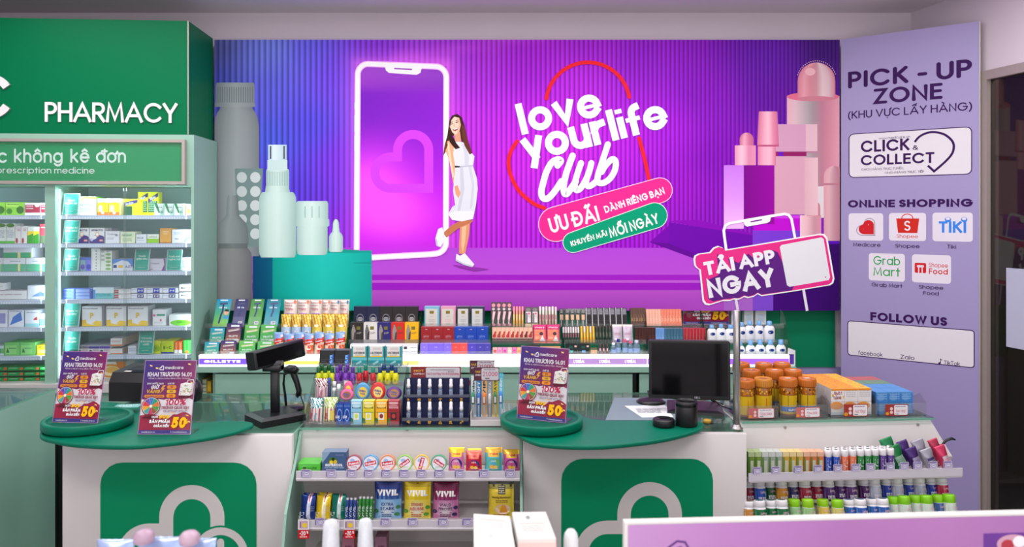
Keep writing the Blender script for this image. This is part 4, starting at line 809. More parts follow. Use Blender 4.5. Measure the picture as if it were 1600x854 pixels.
cab(0, 115, 151, 307, (238, 240, 236), [('p', [(0, 0), (.16, 0), (.2, 1), (0, 1)], GN), ('p', [(.1, .6), (.45, .98), (1, .98), (1, .86), (.5, .9)], (250, 220, 80)), ('t', 'Duphalac', .5, .5, .16, (90, 90, 110), .1, .6), ('n', .3, .8, .35, 3, .09, (190, 200, 190)), ('e', .12, .86, .07, .1, (240, 250, 240))], 'big white box with green sides and a yellow arc on the top shelf', side=GN, dep=.12)
for i, (a, c) in enumerate(((152, 169), (170, 187))):
    cab(0, a, c, 310, (250, 208, 30), [('r', 0, .75, 1, 1, (232, 236, 244)), ('e', .55, .5, .42, .3, (252, 190, 10)), ('e', .3, .4, .2, .2, (250, 240, 200)), ('r', 0, 0, 1, .18, (240, 110, 30)), ('e', .5, .14, .14, .09, W_), ('n', .1, .9, .88, 1, .1, (90, 90, 150))], f'yellow and orange box on the top shelf, {"left" if i == 0 else "right"} one of two', side=(235, 225, 190), group='yellow boxes on the top shelf')
cab(0, 194, 215, 311, (224, 222, 20), [('r', 0, 0, .6, .55, (30, 90, 60)), ('p', [(0, .55), (1, .78), (1, .98), (0, .78)], (56, 40, 120)), ('t', 'DR.LEON', .4, .66, .12, W_, .2, .6, 14)], 'shorter yellow box with a slanted navy band on the top shelf')
for i, (a, c) in enumerate(((215.5, 231), (231.5, 247))):
    cab(0, a, c, 300, (240, 232, 20), [('r', 0, .12, .95, .62, (30, 96, 70)), ('n', .05, .9, .55, 5, .09, (150, 190, 160)), ('p', [(0, .52), (1, .8), (1, .97), (0, .7)], (56, 40, 120)), ('t', 'SINH', .5, .68, .12, W_, .2, .6, 18)], f'taller yellow box with slanted navy band on the top shelf, {"left" if i == 0 else "right"} one', d=.15, dep=.06, group='tall yellow boxes on the top shelf')
for i in range(3):
    a = 241 + i * 15.3
    cab(0, a, a + 15, 318, (236, 240, 240), [('p', [(0, 1), (.45, .2), (.62, .2), (.3, 1)], (20, 150, 90)), ('p', [(.6, 0), (1, 1), (1, 0)], L2((20, 150, 90), .6)), ('t', 'eva', .55, .62, .14, (50, 60, 90), .15, .5), ('n', .6, .95, .3, 2, .12, (60, 60, 90))], f'white box with green chevron on the top shelf, {nth(i, 3)} of three', d=.052, dep=.08, group='white and green boxes on the top shelf')
cab(0, 287.5, 298, 319, (244, 236, 220), [('r', 0, 0, .3, .95, (226, 90, 30)), ('e', .7, .35, .3, .25, (250, 214, 60))], 'white and orange box at the right end of the top shelf')
for i, (a, c) in enumerate(((115, 139), (140, 163))):
    cab(1, a, c, 356, (232, 228, 232), [('r', 0, 0, 1, .4, (64, 48, 130)), ('e', .5, .38, .5, .16, (64, 48, 130)), ('e', .22, .38, .26, .14, (232, 228, 232)), ('t', 'smecta', .5, .78, .16, (50, 46, 90), .2, .76), ('e', .52, .58, .14, .16, (240, 190, 150)), ('e', .52, .58, .08, .09, W_), ('e', .14, .24, .1, .11, (200, 196, 230)), ('r', .68, .12, .9, .24, (240, 160, 130))], f'white and purple wave box on the second shelf, {"left" if i == 0 else "right"} one of two', group='purple wave boxes on the second shelf')
cab(1, 163.5, 174, 356.5, (220, 220, 236), [('n', .1, .9, .8, 2, .1, (120, 120, 160))], 'pale lilac carton standing behind the white box on the second shelf', d=.15)
cab(1, 164.5, 187, 361, (226, 224, 232), [('t', 'Daflon', .45, .68, .12, (90, 90, 110), .12, .6), ('e', .78, .66, .1, .1, (150, 150, 170)), ('n', .1, .6, .4, 2, .1, (170, 170, 190))], 'pale grey lettered box on the second shelf, right of the purple pair', side=(206, 206, 218))
cab(1, 188, 211, 362, (226, 230, 200), [('r', .1, .52, .9, .9, (206, 226, 190)), ('t', 'hyronat', .45, .62, .18, (50, 60, 60), .16, .66), ('n', .15, .8, .38, 3, .1, (140, 170, 130))], 'cream and pale green box in the middle of the second shelf', top=(210, 220, 150))
cab(1, 212.5, 229, 366, (226, 228, 236), [('t', 'Bocal', .4, .5, .2, (60, 60, 90), .15, .55), ('n', .1, .8, .3, 1, .12, (150, 150, 180))], 'small white box beside the lime one on the second shelf')
cab(1, 230, 248, 366, (232, 236, 226), [('r', 0, .03, 1, .5, (150, 205, 30)), ('t', 'LINKGAS', .5, .62, .16, (80, 100, 60), .16, .7)], 'small white and lime box on the second shelf')
cab(1, 250, 267.5, 356.5, (222, 160, 70), [('t', 'cera', .5, .72, .12, (250, 230, 200), .15, .5), ('e', .5, .62, .24, .06, (235, 190, 120)), ('r', 0, 0, 1, .06, (190, 120, 40))], 'amber brown box on the second shelf', top=(236, 180, 100))
cab(1, 268.5, 299, 358.5, (226, 228, 236), [('s', [(.95, .45), (.8, .36), (.68, .2), (.67, .08)], .09, (90, 150, 220)), ('t', 'ViVo', .25, .24, .12, (60, 70, 90), .2, .2), ('n', .1, .7, .75, 2, .1, (170, 180, 200))], 'white box with a blue swoosh at the right end of second shelf', side=(190, 160, 110))
cab(2, 114, 124, 401.5, (206, 222, 214), [('r', 0, 0, 1, .45, (80, 150, 205)), ('r', 0, .8, 1, 1, (110, 180, 130))], 'small pale green and blue box on the third shelf')
for i in range(2):
    cab(2, 125 + i * 9, 133.6 + i * 9, 402, [(140, 180, 190), (130, 130, 226)][i], [('e', .5, .3, .4, .2, [(110, 90, 190), (70, 70, 190)][i]), ('r', 0, .8, 1, 1, (90, 120, 210))], ['small blue-grey box with a purple spot on the third shelf', 'small violet box next to tall white box, third shelf'][i])
cab(2, 142.5, 156.5, 388, (232, 232, 232), [('e', .55, .88 - .13 * i, .06, .025, (90, 90, 100)) for i in range(7)] + [('r', .05, .1, .1, .9, (200, 200, 200))], 'tallest white box with a column of dots on the third shelf', top=(245, 245, 248))
cab(2, 157, 175, 391.5, (228, 232, 226), [('e', .68, .82 - .18 * i, .24, .06, (140, 180, 110)) for i in range(5)] + [('t', 'SAT', .68, .92, .06, K_, .2, .3), ('n', .05, .35, .9, 3, .2, (170, 180, 170))], 'white stacked box with green ovals on the third shelf', top=(240, 244, 240))
cab(2, 176, 208, 404.5, (222, 224, 236), [('p', [(0, .55), (0, 1), (1, 1), (1, .3), (.75, .8), (.45, .9)], (80, 140, 214)), ('r', .03, .25, .2, .5, (50, 60, 130)), ('r', .28, .25, .5, .48, (236, 190, 60)), ('t', 'A27', .78, .25, .22, (60, 80, 140), .2, .34)], 'wide white and blue box with a yellow square on the third shelf', side=(60, 120, 200))
cab(2, 232, 257.5, 404, (206, 200, 216), [('p', [(.8, 0), (1, 0), (1, 1), (.92, 1), (.98, .5)], (130, 60, 150)), ('t', 'Tanganil', .4, .55, .12, (90, 80, 110), .12, .5), ('n', .1, .3, .1, 1, .1, (120, 110, 140))], 'lilac grey box between two teal cards on third shelf')
cab(2, 284, 298.5, 402, (200, 196, 216), [('r', .6, 0, .66, 1, (150, 140, 180)), ('n', .05, .5, .7, 4, .14, (140, 140, 170))], 'lilac box at the right end of the third shelf')
for r_ in range(3):
    for i in range(2):
        cab(3, 93 + i * 25, 117.5 + i * 25, 467.5 - .45 - (r_ + 1) * 5.3, [(110, 140, 226), (120, 150, 216)][i], [('r', 0, 0, .7 if i == 0 else 1, .7, [(80, 110, 220), (150, 170, 226)][i]), ('r', .9, 0, 1, 1, (60, 90, 200))], f'flat blue carton in the {"left" if i == 0 else "right"} blue stack, {["bottom", "middle", "top"][r_]} layer', base=.0188 * r_, dep=.07, top=(120, 150, 235), group='stacked flat blue cartons')
cab(3, 145, 178, 449, (214, 228, 236), [('r', 0, 0, 1, .5, (110, 190, 196)), ('r', 0, 0, .12, .8, (80, 140, 210)), ('n', .15, .9, .36, 2, .14, (40, 150, 160))], 'white over teal carton on the fourth shelf', top=(190, 210, 226))
for r_ in range(2):
    cab(3, 178.5, 204.5, 467.5 - .4 - (r_ + 1) * 7.5, (226, 222, 226), [('r', 0, .1, .26, .45, (160, 60, 70)), ('r', 0, .55, .26, .9, (170, 70, 80)), ('n', .4, .95, .7, 2, .3, (190, 190, 200))], f'white carton with maroon checks, {["lower", "upper"][r_]} of its stack, fourth shelf', base=.0264 * r_, group='white cartons with maroon checks')
for r_ in range(2):
    for i in range(3):
        a = 205 + i * 24.6
        cab(3, a, a + 24.2, 467.5 - (r_ + 1) * 8.6, (226, 228, 240), [('r', .38, 0 if r_ else .12, .82, 1 if r_ else .9, (36, 60, 180) if r_ else (60, 56, 120)), ('t', 'N', .6, .3, .4, W_, .2, .3), ('n', .02, .3, .6, 1, .3, (150, 150, 200))], f'long white carton with a navy square, {nth(i, 3)} of three, {["lower", "upper"][r_]} layer', base=.0303 * r_, dep=.2, top=(232, 234, 244), group='long white and navy cartons')
for r_ in range(2):
    cab(3, 280, 299, 467.5 - (r_ + 1) * 10.6 - (2 if r_ else 0), (232, 232, 236), [('t', 'BIAFINE', .55, .35, .28, K_, .24, .8), ('n', .1, .9, .9, 1, .1, (180, 180, 190))], f'white carton with black capital lettering, {["lower", "upper"][r_]} of two, fourth shelf', base=.0373 * r_, dep=.14, group='white cartons with black capitals')
for i, (a, c) in enumerate(((128, 159), (166, 197), (199.5, 231))):
    cab(4, a, c, 478.5, (234, 234, 240), [('r', 0, 0, 1, .14, (240, 200, 30)), ('p', [(0, .1), (.22, .14), (.2, .34), (0, .3)], (236, 190, 40)), ('e', .5, .28, .26, .2, (234, 234, 240)), ('p', [(.5, .12), (1, .1), (1, .24), (.7, .28)], (246, 204, 50)), ('t', 'Phosphalugel', .42, .86, .07, (90, 80, 110), .16, .76), ('t', 'P', .5, .4, .28, (236, 190, 30), .24, .18)], f'tall white and yellow box on the fifth shelf, {nth(i, 3)} of three', dep=.11, side=(222, 222, 230), group='tall white and yellow boxes')
cab(4, 238.5, 259, 483.5, (234, 234, 240), [('r', .3, .6, .95, .72, (60, 160, 130)), ('e', .12, .64, .1, .08, (226, 90, 160)), ('e', .62, .34, .08, .08, (230, 110, 150)), ('n', .1, .8, .2, 2, .06, (190, 190, 200))], 'white box with a green bar and pink dots on fifth shelf', side=(216, 218, 226))
cab(4, 264, 299, 491.5, (232, 236, 236), [('e', .55, .25, .5, .27, (110, 200, 40)), ('n', .35, .75, .34, 2, .1, (40, 110, 40))], 'white box with a green lens shape on fifth shelf')
for i in range(3):
    a = 121 + i * 17.2
    cab(5, a, a + 17, 540, (226, 224, 230), [('r', 0, .66, 1, .95, [(120, 110, 130), (80, 60, 150), (96, 70, 170)][i]), ('e', .2, .35, .14, .18, (60, 50, 70)), ('n', .4, .95, .55, 3, .15, (190, 130, 140))], f'white carton with a dark head picture on the sixth shelf, {nth(i, 3)} of three', dep=.24, top=(190, 190, 214), group='white cartons with head pictures')
for r_ in range(2):
    cab(5, 172.5, 191, 557 - (r_ + 1) * 12.2 - (4 if r_ else 0), (232, 226, 228), [('r', 0, .05, 1, .22, (226, 120, 60)), ('n', .1, .9, .7, 2, .16, (200, 170, 170))], f'long white carton with an orange line, {["lower", "upper"][r_]} of two, sixth shelf', base=.0424 * r_, dep=.22, top=(236, 230, 236), side=(226, 190, 170), group='long white cartons with orange lines')
cab(5, 200, 213, 540, (222, 224, 236), [('n', .1, .9, .6, 3, .14, (150, 160, 190))], 'small plain white box beside the teal card on sixth shelf')
cab(5, 237, 251, 533, (206, 214, 30), [('e', .5, .42, .45, .28, (150, 180, 20)), ('t', 'C', .5, .36, .16, (50, 90, 30), .2)], 'lime yellow box with letter C on sixth shelf', top=(240, 230, 60))
cab(5, 252, 271.5, 533.5, (190, 206, 30), [('t', 'B - C', .5, .36, .26, (50, 100, 40), .2, .66), ('r', 0, 0, 1, .12, (40, 60, 150))], 'lime box lettered B and C with a blue base on sixth shelf', top=(240, 230, 60), dep=.14)
for i in range(2): cab(5, 272.5 + i * 6.4, 278.3 + i * 6.4, 533.5, (226, 100, 40), [('r', 0, 0, 1, .3, (232, 226, 226)), ('r', .42, .3, .56, .9, (246, 190, 150))], f'slim orange and white box on sixth shelf, {"left" if i == 0 else "right"} of two', group='slim orange boxes')
cab(5, 286, 299, 531.5, (30, 150, 50), [('r', .2, .1, .3, 1, (110, 190, 90)), ('r', .6, .2, .72, 1, (90, 180, 80)), ('e', .45, .1, .24, .1, (226, 110, 50))], 'bright green box with an orange spot, right end of sixth shelf')
cab(6, 157, 197, 565, (240, 236, 226), [('e', .4, .45, .55, .42, (236, 150, 30)), ('e', .4, .45, .4, .3, (250, 226, 180)), ('e', .45, .5, .28, .2, (246, 190, 90)), ('p', [(.7, .6), (1, .5), (1, 1), (.6, 1)], (226, 130, 40))], 'large box with an orange sun picture on the bottom shelf', dep=.12, d=.12)
cab(6, 184, 214, 579, (234, 230, 236), [('t', 'IMEX', .5, .5, .26, (214, 60, 100), .22, .6)], 'white box with red capitals on the bottom shelf', d=.05, dep=.06)
# left bay
LB = 'narrow left bay'
for i, (a, c) in enumerate(((-24, 8), (8.5, 38))): cab(0, a, c, 316, (140, 200, 60), [('e', .78, .4, .2, .3, (50, 110, 30)), ('e', .2, .3, .16, .22, (60, 130, 40)), ('r', .05, .62, .7, .92, (170, 216, 90)), ('n', .1, .7, .8, 1, .14, (60, 110, 40))], f'green leaf printed box, top shelf of the left bay, {"left" if i == 0 else "right"} one', top=(110, 190, 50), group='green leaf boxes')
for i, (a, c) in enumerate(((38.5, 63), (63.5, 88))): cab(0, a, c, 317, (228, 216, 222), [('r', .03, .2, 1, .85, (170, 40, 70)), ('e', .8, .82, .16, .16, W_), ('n', .1, .6, .7, 2, .2, (236, 200, 206)), ('r', 0, 0, 1, .12, W_)], f'maroon and white box, top shelf of the left bay, {"left" if i == 0 else "right"} one', group='maroon boxes')
for i, (a, c) in enumerate(((-14, 9.5), (10, 23))): cab(1, a, c, 349, (222, 226, 222), [('e', .5, .9, .5, .1, (70, 130, 30)), ('r', 0, 0, 1, .12, (90, 190, 60)), ('n', .1, .9, .6, 4, .1, (150, 150, 180))], f'white box with leaf print, second shelf of the left bay, {"left" if i == 0 else "right"} one', group='white leaf boxes')
for i in range(2): cab(1, 23.6 + i * 9.4, 32.6 + i * 9.4, 353, (226, 220, 222), [('e', .3, .16, .2, .16, (180, 60, 50)), ('n', .4, .9, .8, 2, .08, (190, 90, 100))], f'slim white box with a red figure, {"left" if i == 0 else "right"} of two, left bay', group='slim white and red boxes')
for i in range(2): cab(1, 43 + i * 9.2, 51.8 + i * 9.2, 354, (226, 228, 226), [('r', 0, 0, 1, .66, (50, 160, 40)), ('p', [(0, .45), (1, .6), (1, .75), (0, .7)], (240, 210, 40))], f'slim white, yellow and green box, {"left" if i == 0 else "right"} of two, left bay', group='slim green boxes')
cab(1, 62, 80, 350, (190, 66, 80), [('r', 0, 0, 1, .4, (90, 110, 80)), ('n', .1, .6, .8, 1, .1, W_)], 'dark red box beside the post, second shelf of left bay')
for i, (a, c) in enumerate(((-12, 4.5), (5, 40), (40.5, 74))): cab(2, a, c, 403, (222, 222, 232), [('r', 0, 0, 1, .55, (90, 176, 140)), ('r', .66, 0, .76, .55, (236, 214, 150)), ('n', .3, .8, .72, 1, .14, (160, 160, 180))], f'long white and green carton, lower layer in left bay, {nth(i, 3)} of three', dep=.13, group='long white and green cartons')
cab(2, 5, 50, 386, (226, 226, 236), [('r', 0, 0, 1, .5, (60, 170, 120)), ('r', .5, 0, .6, .5, (236, 214, 150)), ('r', .96, 0, 1, .5, (236, 214, 120))], 'long white and green carton lying on top, left bay', base=.0738, group='long white and green cartons', dep=.12)
cab(3, -16, 42, 454, (226, 224, 228), [('n', .1, .9, .5, 1, .2, (170, 150, 160))], 'long plain white carton on the fourth shelf of left bay'); cab(3, 43, 74, 446, (222, 226, 236), [('p', [(.2, .2), (.7, .6), (.8, .2)], (120, 150, 210)), ('r', .7, .2, .85, .5, (90, 120, 180))], 'white and faint blue box on the fourth shelf of left bay')
cab(3, -10, 7, 442, (236, 236, 242), [('n', .1, .9, .5, 1, .2, (190, 190, 200))], 'small white box on top of the long plain carton', base=.0505, dep=.06)
for i, (a, c) in enumerate(((-20, 12), (13, 37.5), (39, 61), (61.5, 80))): cab(4, a, c, [484, 484.5, 484.5, 490][i], (224, 226, 238), [[('r', .5, .2, .9, .8, (150, 150, 210))], [('p', [(.1, .1), (.9, .4), (.8, .9), (.3, .6)], (60, 120, 210)), ('n', .1, .9, .92, 1, .08, (100, 100, 150))], [('r', 0, 0, 1, .2, (150, 200, 210)), ('p', [(.6, .4), (.9, .4), (.85, .62), (.65, .5)], (200, 60, 60)), ('n', .1, .9, .85, 1, .1, (120, 120, 160))], [('r', 0, .1, 1, .6, (130, 176, 206))]][i], ['white box with a lilac square on the fifth shelf of left bay', 'white box with a blue burst on the fifth shelf of left bay', 'white box with a red mark on the fifth shelf of left bay', 'pale blue box beside the post on the fifth shelf'][i], side=(196, 206, 226))
cab(5, -16, 6, 540, (200, 220, 224), [('r', 0, .2, .8, .7, (60, 150, 150)), ('r', .82, .2, 1, .7, (110, 190, 70))], 'white and teal box on the sixth shelf of left bay')
for i in range(2): cab(5, 7 + i * 24.5, 31 + i * 24.5, 535, (120, 200, 110), [('r', .05, .1, .8, .78, (150, 216, 130)), ('p', [(.1, .2), (.2, .6), (.32, .2)], (50, 110, 60)), ('n', .3, .75, .5, 1, .2, (70, 150, 80))], f'light green carton with grey leaf mark, {"left" if i == 0 else "right"} of two, left bay', dep=.13, top=(100, 190, 90), group='light green cartons')
cab(5, 57, 78, 539, (226, 200, 40), [('r', .1, .2, .9, .5, (240, 226, 120)), ('n', .2, .9, .75, 1, .2, (110, 100, 30))], 'yellow carton beside the post on the sixth shelf')
for r_ in range(3):
    for i, (a, c) in enumerate(((-14, 11.5), (12, 36.5), (37.5, 61.5), (62, 86))):
        cab(6, a, c, 598 - 8.3 * (r_ + 1), (24, 140, 60), [('r', 0, .3, .7, .8, (30, 160, 70)), ('p', [(.78, .1), (1, .3), (.98, .9), (.8, .8)], (226, 90, 50)), ('n', .1, .6, .62, 1, .24, (190, 230, 200))], f'green carton with a red corner, {["bottom", "middle", "top"][r_]} row, {nth(i, 4)} column', base=.0294 * r_, dep=.1, group='stacked green cartons with red corners')
# teal category cards in clear holders
def card(k, x0, x1, yt, lines, label, d=.05):
    um, w, h, _ = fit(CF, x0, x1, yt, SHY[k] - 1.5, d); um = max(um, ub + .012 + w / 2); t = empty('category_card', CF.w(um, d, SHZ[k] + .0006), CF.th, label, 'card', 'teal category cards')
    b = MB('print'); b.box(-w / 2, w / 2, 0, .003, 0, h, (206, 236, 232)); A = Art(b, ident()); A.rect(-w * .44, h * .03, w * .44, h * .97, (40, 196, 174)); A.rect(-w * .44, h * .24, w * .44, h * .25, (150, 220, 206))
    for j, s_ in enumerate(lines): A.text(s_, 0, h * (.62 - .13 * j), h * .09, (235, 250, 246), .2, fit=w * min(.74, .1 * len(s_)), align=.5)
    A.lines(-w * .25, w * .25, h * .13, 1, .1, h * .03, (170, 226, 216)); o = b.add('printed_card', t, (0, 0, .0028), (-R(12), 0, 0))
    b = MB('acrylic'); b.box(-w / 2 - .001, w / 2 + .001, -.004, -.0025, 0, h + .002); b.add('holder', t, (0, 0, .0028), (-R(12), 0, 0)); b = MB('acrylic'); b.box(-w / 2, w / 2, 0, .03, 0, .002); b.add('foot', t)
card(0, 92, 117, 300.5, ['Thuốc', 'huyết áp'], 'teal card standing on the top shelf by the cabinet post'); card(1, 92.5, 117.5, 343, ['Thuốc trị', 'tiêu hóa'], 'teal card left of the purple wave boxes'); card(2, 92, 117, 388, ['Thuốc', 'mắt mũi'], 'teal card at the post end of the third shelf')
card(2, 208.5, 232, 388.5, ['Thuốc', 'giảm đau'], 'teal card between the blue box and the lilac grey box'); card(2, 259, 283, 390, ['Thuốc nhỏ', 'nghe tai'], 'teal card at the right of the lilac grey box'); card(4, 94, 120, 474, ['Thuốc trị', 'dạ dày'], 'teal card beside the tall white and yellow boxes'); card(5, 92.5, 118, 516.5, ['Thuốc', 'da gàu'], 'teal card beside the cartons with head pictures'); card(5, 215, 239, 518.5, ['Vitamin', '& khoáng', 'chất'], 'teal vitamin card beside the lime yellow box')
# ================================================================ stands and goods on the back counter
TY = [4.25, 4.305, 4.362]; TZS = [.935, .990, 1.071]
for k, (nm, x0, x1) in enumerate(SEC):
    p, q = P3(x0, 500, 4.28).x - .002, P3(x1, 500, 4.28).x + .0015; t = empty('acrylic_stand', ((p + q) / 2, 4.22, TZ + .062 if False else TZ), 0, f'clear stepped acrylic stand, the {nm}', 'display stand', None); w = (q - p) / 2
    for j in range(3):
        y0 = TY[j] - 4.22 - .006; y1 = y0 + .0555; z = TZS[j] - TZ
        b = MB('acrylic'); b.box(-w + .004, w - .004, y0, y1, z - .004, z - .0005); sf = b.add('shelf', t)
        b = MB('acrylic_lip'); b.box(-w + .004, w - .004, y0 - .003, y0 - .0005, z - .004, z + .022); b.add('lip', sf)
        if j == 0: b = MB('acrylic'); b.box(-w + .004, w - .004, y0, y0 + .003, 0, z - .005); b.add('riser', t)
        else: b = MB('acrylic'); b.box(-w + .004, w - .004, y1 - .2, y1 - .197, TZS[j - 1] - TZ + .001, z - .005) if False else b.box(-w + .004, w - .004, y0 + .0002, y0 + .003, TZS[j - 1] - TZ, z - .005); b.add('riser', t)
    for sx in (-w, w - .002):
        b = MB('acrylic'); b.prism([(.012, 0), (.2, 0), (.2, .285), (.14, .26), (.075, .15), (.012, .085)], sx, sx + .002, mp=lambda a, c, z: (z, a, c)); b.add('side_panel', t)
def dsp(t, x0, x1, yt, mk, name, label, cat, group=None, tilt=0, dy=0.0, z=None, rz=0):
    Y = TY[t] + dy; z0 = (TZS[t] if z is None else z); kk = (yt - CY) / FPX; a = R(tilt)
    h = (EYE - kk * Y - z0) / (cos(a) + kk * sin(a)); w = (x1 - x0) * Y / FPX * .985
    return put(mk(w, h), name, label, cat, group, ((((x0 + x1) / 2) - CX) / FPX * Y, Y, z0 + .0004), (-a, 0, R(rz)))
# razors
def razor(c1, c2, big, dark=False):
    def mk(w, h):
        b = MB('gloss', 'plastic'); b.rbox(-w / 2, w / 2, 0, .0025, 0, h, .004, c1, 0, 'y')
        A = Art(b, ident()); A.grady(-w * .48, w * .48, h * .02, h * .98, [c2, mixc(c1, c2, .5), c1])
        if big:
            A.rect(-w * .25, h * .93, w * .25, h * .97, (230, 236, 240)); A.text('Gillette', 0, h * .66, h * .06, (225, 235, 245), .2, fit=w * .55, align=.5)
            A.stroke([(-w * .1, h * .15), (-w * .04, h * .45), (w * .02, h * .55), (0, h * .8)], w * .12, (40, 50, 110), 1); A.stroke([(-w * .2, h * .82), (w * .22, h * .84)], w * .14, (70, 80, 120), 1)
            if dark: A.rect(-w * .42, h * .03, w * .34, h * .36, mixc(c1, (255, 255, 255), .18)); A.rect(-w * .02, h * .05, w * .3, h * .2, (215, 220, 226)); A.lines(w * .02, w * .27, h * .15, 3, h * .04, h * .02, (90, 90, 110))
            else: A.ell(w * .28, h * .52, w * .17, h * .1, (226, 170, 140)); A.poly([(w * .12, h * .56), (w * .2, h * .63), (w * .42, h * .62), (w * .44, h * .54)], (50, 40, 40)); A.poly([(w * .08, h * .3), (w * .2, h * .42), (w * .46, h * .4), (w * .48, h * .28)], (60, 150, 200))
        else:
            A.rect(-w * .2, h * .82, w * .35, h * .92, (225, 232, 236)); A.stroke([(-w * .3, h * .62), (w * .32, h * .7)], h * .13, mixc(c1, (240, 200, 150), .6), 1); A.stroke([(-w * .3, h * .6), (w * .3, h * .68)], h * .03, (240, 240, 246), 1)
            A.text('GILLETTE', 0, h * .3, h * .1, (220, 230, 232), .2, fit=w * .6, align=.5); A.lines(-w * .4, w * .4, h * .18, 2, h * .09, h * .04, (210, 226, 220)); A.rect(w * .1, h * .05, w * .4, h * .2, (215, 222, 226))
        return b
    return mk
RZ = [((30, 150, 200), (130, 200, 60)), ((44, 44, 100), (70, 66, 120)), ((60, 140, 60), (90, 170, 70)), ((10, 120, 140), (40, 170, 190))]
RN = ['blue and green razor pack with a man', 'dark navy razor pack', 'mid green razor pack', 'teal razor pack']
for i, (a, c) in enumerate(((331, 355), (361, 381), (386, 407), (411, 434))): dsp(2, a, c, 467, razor(*RZ[i], True, i > 0), 'razor_pack', f'{RN[i]}, tall card in the back row', 'razor pack', tilt=27)
R2 = [((40, 160, 190), (90, 170, 120)), ((50, 44, 110), (180, 110, 70)), ((110, 190, 90), (60, 160, 80)), ((90, 180, 90), (70, 170, 90))]
for i, (a, c) in enumerate(((326, 349), (351, 375), (380, 403), (405, 430))): dsp(1, a, c, [512, 505, 507, 507][i], razor(*R2[i], False), 'razor_pack', ['light blue blade pack with a face, middle row', 'purple and orange blade pack, middle row', 'green blade pack in the middle row, beside the purple pack', 'green blade pack in the middle row, beside the pale pouches'][i], 'razor pack', tilt=18)
for i, (a, c) in enumerate(((318, 341), (343, 368), (372, 398), (401, 427))): dsp(0, a, c, [534, 532, 532, 533][i], razor(*R2[i], False), 'razor_pack', ['light blue blade pack with a face, front row', 'purple and orange blade pack, front row', 'green blade pack in the front row, beside the purple pack', 'green blade pack in the front row, beside the dark display head'][i], 'razor pack', tilt=14)
# lozenge pouches: three rows
def pale(i): return lambda u, v: (222, 206, 196) if v > .5 else ([(190, 150, 205), (196, 140, 205), (180, 140, 210), (236, 170, 100), (230, 190, 140), (226, 150, 120)][i % 6] if .15 < u < .85 and v > .12 else (226, 214, 190))
def gold(i): return lambda u, v: (((206, 150, 20) if (u * 5 + v * 4) % 1.4 < .8 else (250, 220, 120)) if v > .56 else ((176, 200, 226) if i < 3 else (226, 200, 80)))
def blu(i): return lambda u, v: (140, 176, 230) if v > .72 + .1 * (u - .5) else (222, 60, 50) if v > .5 + .16 * (u - .5) else ((244, 216, 190) if u < .3 or v > .42 else (236, 110, 60))
xs_ = [441, 462, 482, 501, 514, 529, 543.5]
for i in range(6): dsp(2, xs_[i], xs_[i + 1] + 1, 468, lambda w, h: pouch(w, h, .022, pale(i), [('e', .82, .9, .1, .07, (214, 110, 70) if i < 4 else (60, 120, 160)), ('n', .1, .7, .85, 3, .1, (180, 150, 150)), ('t', 'Care', .45, .6, .08, (200, 120, 130), .2, .5)]), 'lozenge_pouch', f'pale pink topped pouch in the back row, {nth(i, 6)} of six', 'pouch', 'pale pouches in the back row', tilt=8)
xs_ = [437, 453, 469, 485, 502, 522, 542]
for i in range(6): dsp(1, xs_[i], xs_[i + 1], 491, lambda w, h: pouch(w, h, .02, gold(i), [('r', .42, .12, .82, .42, (236, 236, 232)), ('n', .45, .8, .36, 4, .06, (150, 150, 160)), ('e', .5, .6, .22, .05, (250, 236, 200))]), 'lozenge_pouch', f'gold topped {"blue" if i < 3 else "yellow"} pouch in the middle row, {nth(i, 6)} of six', 'pouch', 'gold topped pouches in the middle row', tilt=8)
xs_ = [426, 443, 459, 474, 490, 506, 523]
for i in range(7): dsp(0, xs_[i], xs_[i] + 15.5, 519 + (2 if i % 2 else 0), lambda w, h: pouch(w, h, .02, blu(i), [('t', 'Bactrim', .5, .57, .07, W_, .24, .7, 8), ('e', .5, .32, .28, .12, (246, 226, 206)), ('e', .6, .36, .16, .09, (230, 70, 50)), ('r', .4, .1, .75, .2, (226, 40, 40)), ('e', .85, .84, .12, .06, (240, 220, 216))]), 'sweet_pouch', f'blue and red fruit pouch in the front row, {nth(i, 7)} of seven', 'pouch', 'blue and red pouches in the front row', tilt=5, dy=.002)
